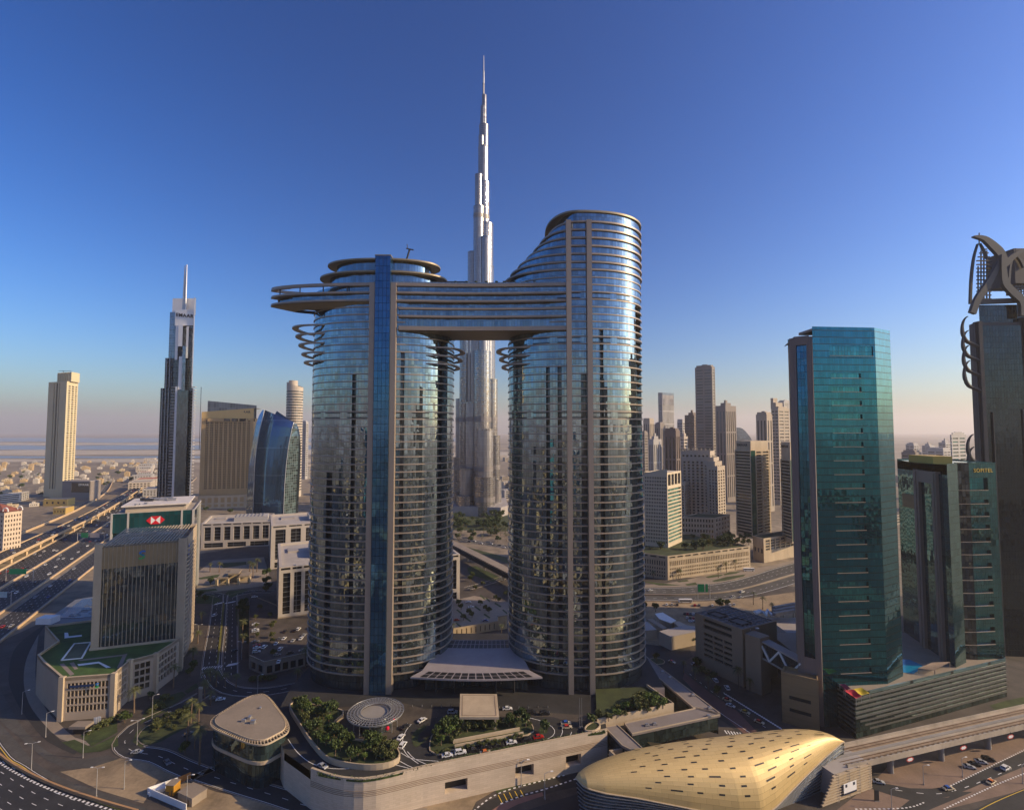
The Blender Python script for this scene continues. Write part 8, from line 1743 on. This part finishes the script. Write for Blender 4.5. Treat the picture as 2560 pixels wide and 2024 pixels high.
# ------------------------------------------------------------------ right: curved road, street, station forecourt
def right_ground():
    j = lambda zx, zy, z=0: P('j', zx, zy, z)
    band('curved_road', 'j', ((-60, 400), (160, 408), (500, 402), (850, 362), (1100, 300), (1300, 235), (1560, 165)), ((-60, 462), (160, 462), (500, 462), (850, 440), (1100, 385), (1300, 325), (1560, 250)), .09, ASPHL)
    band('curved_road', 'j', ((-60, 472), (160, 474), (500, 476), (850, 455), (1100, 405), (1300, 345), (1560, 270)), ((-60, 510), (160, 512), (500, 512), (850, 505), (1100, 470), (1300, 420), (1560, 340)), .092, ASPHL)
    k = MB()
    for pts in (((160, 430), (500, 424), (850, 388), (1100, 328), (1300, 265), (1560, 195)), ((160, 446), (500, 442), (850, 412), (1100, 355), (1300, 295), (1560, 222)), ((160, 492), (500, 494), (850, 480), (1100, 436), (1300, 382), (1560, 305))): dashes(k, catmull([j(*q) for q in pts], 5), 0, .25, 3, 6, .105)
    for pts in (((160, 410), (500, 405), (850, 366), (1100, 304), (1300, 240), (1560, 170)), ((160, 510), (500, 510), (850, 502), (1100, 466), (1300, 416), (1560, 336))): ribbon(k, catmull([j(*q) for q in pts], 5), -.2, .2, .105)
    k.build('lane_marking', WHITE, None, 'structure')
    m = MB(); wallline(m, catmull([j(*q) for q in ((160, 468), (500, 469), (850, 447), (1100, 395), (1300, 335), (1560, 260))], 5), 0, 1.2, 0, 1.0); tag(m.build('median_barrier', PAVEL, None), 'pale median barrier of the curved road below the cream car park', 'barrier')
    band('pavement', 'j', ((-40, 375), (300, 372), (620, 320), (900, 275), (1250, 215), (1560, 140)), ((-40, 402), (300, 402), (620, 388), (900, 345), (1250, 245), (1560, 162)), .07, PAVEL)
    for pts in (((695, 312), (760, 296), (850, 290), (830, 305), (720, 322)), ((845, 290), (900, 272), (1000, 265), (960, 282), (860, 298)), ((750, 345), (880, 310), (1040, 290), (1020, 308), (860, 345), (770, 354)), ((450, 350), (540, 336), (555, 348), (470, 358)), ((520, 375), (610, 358), (630, 380), (540, 386)), ((160, 350), (380, 372), (500, 385), (300, 385))): poly('grass', 'j', pts, .11, GRASS, 'stuff')
    for (zx, zy, key, s) in ((480, 335, 'palm1', 1), (465, 330, 'palm1', .9), (805, 320, 'palm1', 1), (875, 275, 'palm1', 1), (950, 255, 'palm1', 1.1), (250, 330, 'palm2', 1), (165, 330, 'palm2', 1)): put(key, tuple(j(zx, zy)), None, s, 'date palm in front of the cream car park', 'palms at the car park', 'palm tree')
    for (zx, zy, key, ang, lab) in ((225, 432, 'car_white', .3, 'white car at the left of the curved road'), (1010, 445, 'suv_white', .5, 'white car in the middle of the curved road'), (1000, 492, 'car_silver', .4, 'silver car on the near lane of the curved road'), (930, 488, 'car_silver', .3, 'silver car behind another on the near lane')): put(key, (*j(zx, zy)[:2], .12), ang, 1, lab, 'cars on the curved road')
    for (zx, zy, lab) in ((525, 532, 'white bus at the edge of the sandy car park'), (1065, 262, 'white bus beside the cream car park')):
        p = j(zx, zy); T = thing('bus', lab, 'bus', tuple(p), 'white buses'); m = MB(); m.prism([(p.x - 5.5, p.y - 1.2), (p.x + 5.5, p.y - 1.2), (p.x + 5.5, p.y + 1.2), (p.x - 5.5, p.y + 1.2)], .4, 3.1, 0, True, True); m.build('body', WHITE, T); m = MB(); m.box(p.x - 5.2, p.x + 5.2, p.y - 1.24, p.y + 1.24, 1.5, 2.5); m.build('window_band', CARG, T)
        for x in (-3.6, 3.6): m = MB(); m.tube([(p.x + x, p.y - 1.26, .5), (p.x + x, p.y + 1.26, .5)], .5, 10); m.build('wheel', TYRE, T)
    # sandy car park with sheds
    poly('sand', 'j', ((160, 520), (700, 520), (1100, 490), (1460, 440), (1460, 700), (1000, 640), (640, 660), (600, 900), (160, 900)), .06, SAND)
    rr = random.Random(17); cols = ['white', 'silver', 'black', 'red', 'grey', 'white']
    for i, (zx, zy) in enumerate([(365 + k * 45, 555) for k in range(3)] + [(605 + k * 38, 560) for k in range(2)] + [(755, 562), (905, 555), (940, 555)] + [(520 + k * 24, 632 + k * 1) for k in range(5)] + [(540 + k * 26, 668 + k * 2) for k in range(4)] + [(560 + k * 26, 695) for k in range(3)]): c = cols[i % 6]; p = j(zx, zy); put('car_' + c, (p.x, p.y, .1), 1.2 + rr.uniform(-.1, .1), 1, c + ' car parked on the sandy lot behind the brown garage', 'cars on the sandy lot')
    for i, (pts, hh, lab) in enumerate(((((195, 672), (240, 668), (370, 745), (330, 758)), 4.5, 'cream shed roof nearest the right round tower'), (((265, 625), (330, 615), (445, 682), (400, 705), (300, 668)), 4.5, 'white shed roof in the middle of the sandy lot'), (((410, 690), (470, 690), (560, 735), (480, 745)), 4, 'tan shed roof beside the row of parked cars'), (((150, 690), (200, 695), (280, 762), (160, 772)), 6, 'low grey roof touching the right round tower'), (((300, 775), (520, 722), (640, 738), (640, 772), (400, 822)), 9, 'broad grey flat roof left of the brown garage'))):
        q = [j(a, b_, hh) for a, b_ in pts]; T = thing('shed', lab, 'shed', (q[0].x, q[0].y, 0)); q2 = [(p.x, p.y) for p in q]; ar = sum(q2[i_][0] * q2[(i_ + 1) % len(q2)][1] - q2[(i_ + 1) % len(q2)][0] * q2[i_][1] for i_ in range(len(q2))); q2 = q2 if ar > 0 else q2[::-1]; m = MB(); m.prism(q2, hh - .4, hh, 0, True, True); m.build('roof', [PAVEL, WHITE, BEIG, GREYST, GREYST][i], T); m = MB(); m.prism([(c_[0], c_[1]) for c_ in q2], 0, hh - .41, 0, False); m.build('wall', BEIG if i > 2 else CONC, T)
    for (zx, zy, key, s) in ((270, 610, 'tree1', 1.1), (820, 580, 'tree3', 1.1), (885, 570, 'tree1', 1), (165, 610, 'tree1', 1.3), (1105, 550, 'palm1', 1), (1185, 590, 'palm1', 1), (1265, 620, 'palm2', 1), (1360, 680, 'palm1', 1), (1445, 660, 'palm1', 1), (540, 880, 'tree1', .9), (590, 890, 'tree1', .9)): put(key, tuple(j(zx, zy)), None, s, 'tree or palm on the sandy lot round the brown garage', 'trees round the brown garage', 'tree')
    # pipes behind the garage
    T = thing('pipe_rack', 'white looping pipes on a service roof behind the brown garage', 'pipes', tuple(j(1200, 640))); m = MB(); m.box(176, 232, 322, 352, 0, 16); m.build('service_hall', GREYST, T)
    for i in range(4): pts = [j(1110 + i * 6, 610 + i * 6, 19.5 - i * .2), j(1160 + i * 8, 596 + i * 5, 19.5), j(1205 + i * 4, 620 + i * 8, 19.5), j(1225, 590 + i * 6, 19.5), j(1260 + i * 10, 640, 19.5), j(1330, 620 + i * 8, 19.5)]; m = MB(); m.tube(pts, .7, 7); m.build('pipe', WHITE, T)
    for i in range(3): m = MB(); p, q = j(1280, 580 + 26 * i, 21), j(1470, 545 + 26 * i, 21); m.bar(p, q, 2.6, 2.0); m.build('duct', CONCG, T)
    # street between the link and the garage
    poly('street', 'j', ((160, 880), (330, 905), (560, 930), (590, 990), (500, 1040), (520, 1150), (720, 1290), (1100, 1530), (1480, 1760), (1150, 1760), (830, 1530), (640, 1400), (300, 1180), (100, 1010)), .09, ASPH)
    poly('bus_lane', 'j', ((515, 1130), (720, 1290), (960, 1450), (1180, 1680), (1080, 1700), (830, 1480), (640, 1330), (500, 1180)), .105, M('red_asphalt', (.15, .075, .065), .9, var=.25, scale=.1)); poly('pavement', 'j', ((590, 1050), (700, 1090), (1000, 1290), (1300, 1420), (1500, 1620), (1400, 1640), (1000, 1400), (740, 1260), (560, 1140)), .11, PAVE)
    k = MB(); n = 26
    for i in range(n):
        p = j(860 + 500 * i / n, 1310 + 310 * i / n); k.face([(p.x - .3, p.y - 1.2, .13), (p.x + .25, p.y - 1.2, .13), (p.x + .25, p.y + 1.2, .13), (p.x - .3, p.y + 1.2, .13)])
    ribbon(k, catmull([j(*q) for q in ((300, 1165), (480, 1250), (700, 1390), (860, 1500), (1100, 1660))], 4), -.12, .12, .115); dashes(k, catmull([j(*q) for q in ((560, 1140), (760, 1300), (960, 1430), (1150, 1560), (1350, 1690))], 4), 0, .25, 2, 3, .118)
    for i in range(6): p = j(870 + i * 26, 1638 + i * 4); k.face([(p.x - .3, p.y - 1.5, .13), (p.x + .3, p.y - 1.5, .13), (p.x + .3, p.y + 1.5, .13), (p.x - .3, p.y + 1.5, .13)])
    k.build('lane_marking', WHITE, None, 'structure')
    T = thing('traffic_island', 'round planted traffic island in the street left of the brown garage', 'traffic island', tuple(j(280, 1035))); c = j(280, 1035); m = MB(); ring = [(c.x + 5 * math.cos(i * .393), c.y + 4.4 * math.sin(i * .393)) for i in range(16)]; m.prism(ring, 0, .4, 0, True); m.build('kerb', STONE, T); m = MB(); m.cap(inset(ring, .4), .45); m.build('planting', GRASSD, T); put('tree1', (c.x, c.y, .4), 0, .8, 'tree on the round traffic island', None, 'tree')
    for (zx, zy, key, ang, lab) in ((410, 1045, 'taxi_red', -.9, 'cream taxi with red roof turning by the round traffic island'), (880, 1370, 'taxi_red', -.75, 'cream taxi with red roof first in the shaded street queue'), (910, 1420, 'car_white', -.75, 'white car second in the shaded street queue'), (1035, 1475, 'taxi_yellow', -.75, 'cream taxi with yellow roof in the shaded street queue'), (1155, 1560, 'taxi_red', -.75, 'cream taxi with red roof last in the shaded street queue'), (780, 1205, 'suv_white', 1.6, 'white van parked at the foot of the brown garage'), (880, 1268, 'suv_white', 1.5, 'white car standing below the garage corner'), (600, 1065, 'car_grey', .3, 'grey car beside the garage entrance')): put(key, (*j(zx, zy)[:2], .13), ang, 1, lab, 'vehicles in the shaded street')
    for (zx, zy, key, s) in ((510, 1130, 'palm2', .9), (610, 1200, 'palm2', 1), (720, 1270, 'palm2', .9), (800, 1330, 'tree1', .9), (980, 1260, 'palm1', 1.1), (620, 1090, 'tree1', 1), (1075, 1290, 'palm2', .9), (700, 1150, 'shrub', 1.4), (660, 1130, 'shrub', 1.4), (760, 1180, 'shrub', 1.4)): put(key, tuple(j(zx, zy)), None, s, 'dark palm or tree along the shaded garage street', 'trees of the garage street', 'palm tree' if 'palm' in key else 'tree')
    # bottom right road
    o = lambda zx, zy, z=0: P('o', zx, zy, z)
    sheet('plaza', [o(300, 1300), o(820, 900), o(1050, 650), o(2400, 300), o(2500, 900), o(900, 1300)], .07, M('plaza_brown', (.22, .15, .11), .9, var=.25, scale=.1, fine=.2))
    band('street', 'o', ((760, 905), (960, 935), (1130, 968), (1330, 972), (1480, 950), (1760, 820), (2200, 620), (2500, 480)), ((760, 965), (960, 1030), (1130, 1075), (1290, 1085), (1500, 1040), (1800, 920), (2200, 760), (2500, 640)), .1, ASPH)
    poly('street', 'o', ((1130, 1075), (1300, 1070), (1480, 1050), (1560, 1000), (1700, 1000), (1300, 1166), (1100, 1260), (900, 1260)), .102, ASPH)
    band('street', 'o', ((1560, 1300), (1700, 1166), (1880, 1080), (2160, 970), (2500, 860)), ((1900, 1300), (2100, 1180), (2300, 1090), (2500, 1020)), .1, ASPH)
    k = MB()
    for pts in (((1500, 950), (1780, 815), (2200, 610), (2500, 470)), ((640, 1160), (1090, 1150), (1260, 1100)), ((1440, 1160), (1900, 945), (2200, 825))): dashes(k, catmull([o(*q) for q in pts], 3), 0, .5, .9, .9, .16)
    dashes(k, catmull([o(*q) for q in ((1000, 985), (1180, 1010), (1400, 1020), (1700, 940), (2160, 745))], 3), 0, .25, 2.5, 5, .125)
    k.build('kerb_marking', WHITE, None, 'structure'); k = MB(); ribbon(k, catmull([o(*q) for q in ((1740, 1180), (1900, 1095), (2160, 985), (2400, 900))], 4), -.12, .12, .12); k.build('lane_marking', YEL, None, 'structure')
    poly('grass', 'o', ((1850, 225), (2000, 180), (2400, 100), (2500, 190), (2160, 250), (1930, 285)), .1, GRASS, 'stuff')
    for (zx, zy, key, ang, lab) in ((1480, 985, 'taxi_blue', .1, 'cream car with dark blue roof on the bottom right road'), (1865, 925, 'taxi_orange', .45, 'cream taxi with orange roof on the bottom right road'), (1995, 800, 'suv_white', .45, 'large white car on the bottom right road'), (850, 925, 'car_silver', -.25, 'silver car leaving the station side of the viaduct'), (1670, 790, 'car_silver', -.3, 'silver car parked beyond the second viaduct column'), (1715, 765, 'car_black', -.3, 'black car parked between two silver ones'), (1775, 745, 'car_silver', -.3, 'silver car third in the row under the viaduct'), (1840, 722, 'suv_black', -.3, 'large black car at the right end of the row')): put(key, (*o(zx, zy)[:2], .14), ang, 1, lab, 'cars on the bottom right road')
    for (zx, zy, key, ang, lab) in ((1257, 940, 'lamp_low', 0, 'street lamp between the station and the first viaduct column'), (970, 1160, 'lamp_low', 0, 'street lamp on the brown station plaza'), (1607, 870, 'lamp_low', .2, 'street lamp by the row of parked cars'), (2150, 930, 'lamp_low', .2, 'street lamp at the right edge of the bottom right road')): put(key, tuple(o(zx, zy)), ang, 1, lab, 'street lamps')
    p = o(835, 1085); T = thing('totem_sign', 'dark station totem sign on the brown plaza', 'sign', tuple(p)); m = MB(); m.box(p.x - .8, p.x + .8, p.y - .25, p.y + .25, 0, 4.2); m.build('slab', DARKM, T); m = MB(); m.box(p.x - 1, p.x + 1, p.y - .4, p.y + .4, 0, .3); m.build('base', CONCG, T)
    # road before the podium wall
    gq = lambda zx, zy, z=0: P('g', zx, zy, z)
    poly('sand', 'g', ((-400, 1760), (0, 1690), (190, 1685), (600, 1572), (780, 1545), (620, 1640), (560, 1760)), .06, SAND); poly('pavement', 'g', ((-200, 1800), (0, 1690), (220, 1690), (210, 1800)), .065, PAVEL)
    poly('street', 'g', ((590, 1740), (700, 1640), (880, 1560), (1150, 1480), (1340, 1430), (1600, 1360), (1600, 1480), (1250, 1560), (1000, 1640), (700, 1760)), .09, ASPH); poly('street', 'g', ((1000, 1720), (1300, 1620), (1600, 1530), (1900, 1500), (1900, 1760), (900, 1800)), .092, M('asphalt_dark', (.03, .03, .032), .85)); poly('traffic_island', 'g', ((700, 1740), (820, 1660), (1000, 1600), (1160, 1560), (1170, 1590), (960, 1660), (800, 1740)), .12, M('red_paving', (.25, .13, .10), .9, var=.2))
    k = MB()
    for i in range(5): a, b_ = gq(800 + 45 * i, 1585 - 10 * i), gq(835 + 45 * i, 1655 - 12 * i); ribbon(k, [a, b_], -.15, .15, .11)
    k.build('lane_marking', YEL, None, 'structure'); k = MB()
    for pts in (((600, 1720), (720, 1620), (900, 1540), (1340, 1425)), ((820, 1660), (1000, 1590), (1180, 1540), (1480, 1440))): dashes(k, catmull([gq(*q) for q in pts], 3), 0, .6, 1.1, 1.1, .14)
    k.build('kerb_marking', WHITE, None, 'structure'); poly('grass', 'g', ((780, 1550), (1040, 1480), (1340, 1410), (1350, 1425), (1040, 1505), (790, 1570)), .1, GRASSD, 'stuff')
    for (zx, zy, key, ang, lab) in ((900, 1515, 'lamp_low', .2, 'left of two lamps before the cream podium wall'), (988, 1515, 'lamp_low', .2, 'right of two lamps before the cream podium wall'), (1180, 1620, 'lamp_low', .2, 'white-topped lamp by the station tip')): put(key, tuple(gq(zx, zy)), ang, 1.3, lab, 'lamps before the podium')
    p = gq(650, 1540); put('suv_white', (p.x + .5, p.y + 3, 2.9), .3, 1, 'white van standing in the middle garage opening of the podium wall', None)
right_ground()
sheet('road', [(-1000, -420), (1100, -420), (1100, 150), (420, 119), (-330, 119), (-1000, 150)], .02, ASPH)  # unseen dark ground sheet, added to darken what the tower glass mirrors
def lots_behind():
    rr = random.Random(88)
    for k in range(46):
        x, y = rr.uniform(-420, 560), rr.uniform(-420, 80); a, b_ = rr.uniform(14, 42), rr.uniform(10, 30)
        sheet('sand', [(x - a + rr.uniform(-6, 6), y - b_), (x + a, y - b_ + rr.uniform(-6, 6)), (x + a + rr.uniform(-6, 6), y + b_), (x - a, y + b_ + rr.uniform(-6, 6))], .04 + k * .004, SAND)
lots_behind()
def city_behind():
    """the low district across the road behind the viewpoint, which the glass towers mirror"""
    rr = random.Random(77); m = MB()
    for k in range(520):
        x, y = (rr.uniform(-900, 1000), rr.uniform(-1500, 20)) if k < 420 else (rr.uniform(-235, 235), rr.uniform(20, 110))
        if math.hypot(x, y) < 45: continue
        if y > 20 and abs(x) > 240: continue
        w_, d_, h = rr.uniform(12, 30), rr.uniform(10, 26), rr.uniform(6, 15) if rr.random() < .8 else rr.uniform(20, 42)
        if y > -60 and (x > 60 or y > 0): h = min(h, 13)
        a = rr.uniform(0, .5); ux, uy = Vector((math.cos(a), math.sin(a))), Vector((-math.sin(a), math.cos(a))); c = Vector((x, y)); q = [tuple(c + ux * (p * w_ / 2) + uy * (s_ * d_ / 2)) for p, s_ in ((-1, -1), (1, -1), (1, 1), (-1, 1))]; mi = rr.randrange(3)
        wins = []
        for i in range(4): facade(m, q[i], q[(i + 1) % 4], [(1, math.hypot(q[i][0] - q[(i + 1) % 4][0], q[i][1] - q[(i + 1) % 4][1]) - 1)], rows(1, h - 1, max(1, int(h / 4)), .45), 0, h, .4, mi, wins)
        for pts, uv in wins: m.face(pts, 3)
        m.cap(q, h, mi)
    for (x, y, w_, d_, h, mi) in ((238, -45, 30, 30, 205, 3), (-260, -330, 34, 40, 150, 4), (420, -420, 40, 40, 180, 3), (90, -620, 36, 36, 130, 4), (-480, -120, 40, 30, 110, 3)): m.prism([(x - w_ / 2, y - d_ / 2), (x + w_ / 2, y - d_ / 2), (x + w_ / 2, y + d_ / 2), (x - w_ / 2, y + d_ / 2)], 0, h, mi)
    m.build('city_district', [M('ochre_render', (.50, .33, .13), .8), M('gold_render', (.58, .42, .19), .8), BEIG, M('dark_glass_tower', (.03, .035, .04), .2, var=.3), M('teal_clad_tower', (.03, .2, .25), .3, var=.3)], None, 'stuff')
city_behind()
for key, (T, used) in list(PROTO.items()):
    if not used:
        for c in list(T.children): bpy.data.objects.remove(c)
        bpy.data.objects.remove(T)
# ------------------------------------------------------------------ plant on the near roofs
def roof_plant():
    rr = random.Random(52)
    for (r, zx, zy, z, n, w_, lab) in (('d', 560, 980, 18.65, 3, 3, 'small grey plant box on the roof of the corner pavilion'), ('r', 1230, 260, 43.2, 2, 5, 'small grey plant box on the front slotted office roof'), ('j', 1100, 765, 30.5, 2, 3, 'small grey plant box on the stair tower of the brown garage'), ('a', 1250, 1200, 83.5, 4, 8, 'small grey plant box on the hexagon-emblem bank roof')):
        for k in range(n):
            p = P(r, zx, zy, z); x, y = p.x + rr.uniform(-w_, w_), p.y + rr.uniform(-w_, w_) * .7; T = thing('roof_unit', lab, 'roof unit', (x, y, z), lab.replace('small grey plant box', 'plant boxes')); a, b_ = rr.uniform(.5, 1.1), rr.uniform(.5, .9)
            m = MB(); m.box(x - a, x + a, y - b_, y + b_, z, z + rr.uniform(.7, 1.4)); m.build('casing', METAL, T); m = MB(); m.box(x - a - .1, x + a + .1, y - b_ - .1, y + b_ + .1, z, z + .15); m.build('plinth', CONCG, T)
    # forecourt bollards and pedestrians' planters along the lobby
    for k in range(16):
        x = -52 + k * 4.6; T = thing('bollard', 'short steel bollard along the lobby kerb of the forecourt', 'bollard', (x, 243 + .03 * abs(x), PZ), 'bollards along the lobby kerb'); m = MB(); m.tube([(x, 243 + .03 * abs(x), PZ), (x, 243 + .03 * abs(x), PZ + 1.0)], .16, 8); m.build('post', METAL, T); m = MB(); m.tube([(x, 243 + .03 * abs(x), PZ + 1.0), (x, 243 + .03 * abs(x), PZ + 1.15)], .22, 8); m.build('cap', DARKM, T)
roof_plant()
# ------------------------------------------------------------------ haze
def build_haze():
    m = bpy.data.materials.new('haze_air'); m.use_nodes = True; n = m.node_tree; n.nodes.clear()
    o = n.nodes.new('ShaderNodeOutputMaterial'); v = n.nodes.new('ShaderNodeVolumePrincipled')
    v.inputs['Color'].default_value = (.93, .87, .84, 1); v.inputs['Density'].default_value = HAZE; v.inputs['Anisotropy'].default_value = .3
    n.links.new(v.outputs[0], o.inputs['Volume'])
    b = MB(); S = 27000; b.box(-S, S, -S, S, -1.0, 880.0); h = b.build('haze', m, None, 'stuff')
HAZE = 6.2e-5
build_haze()
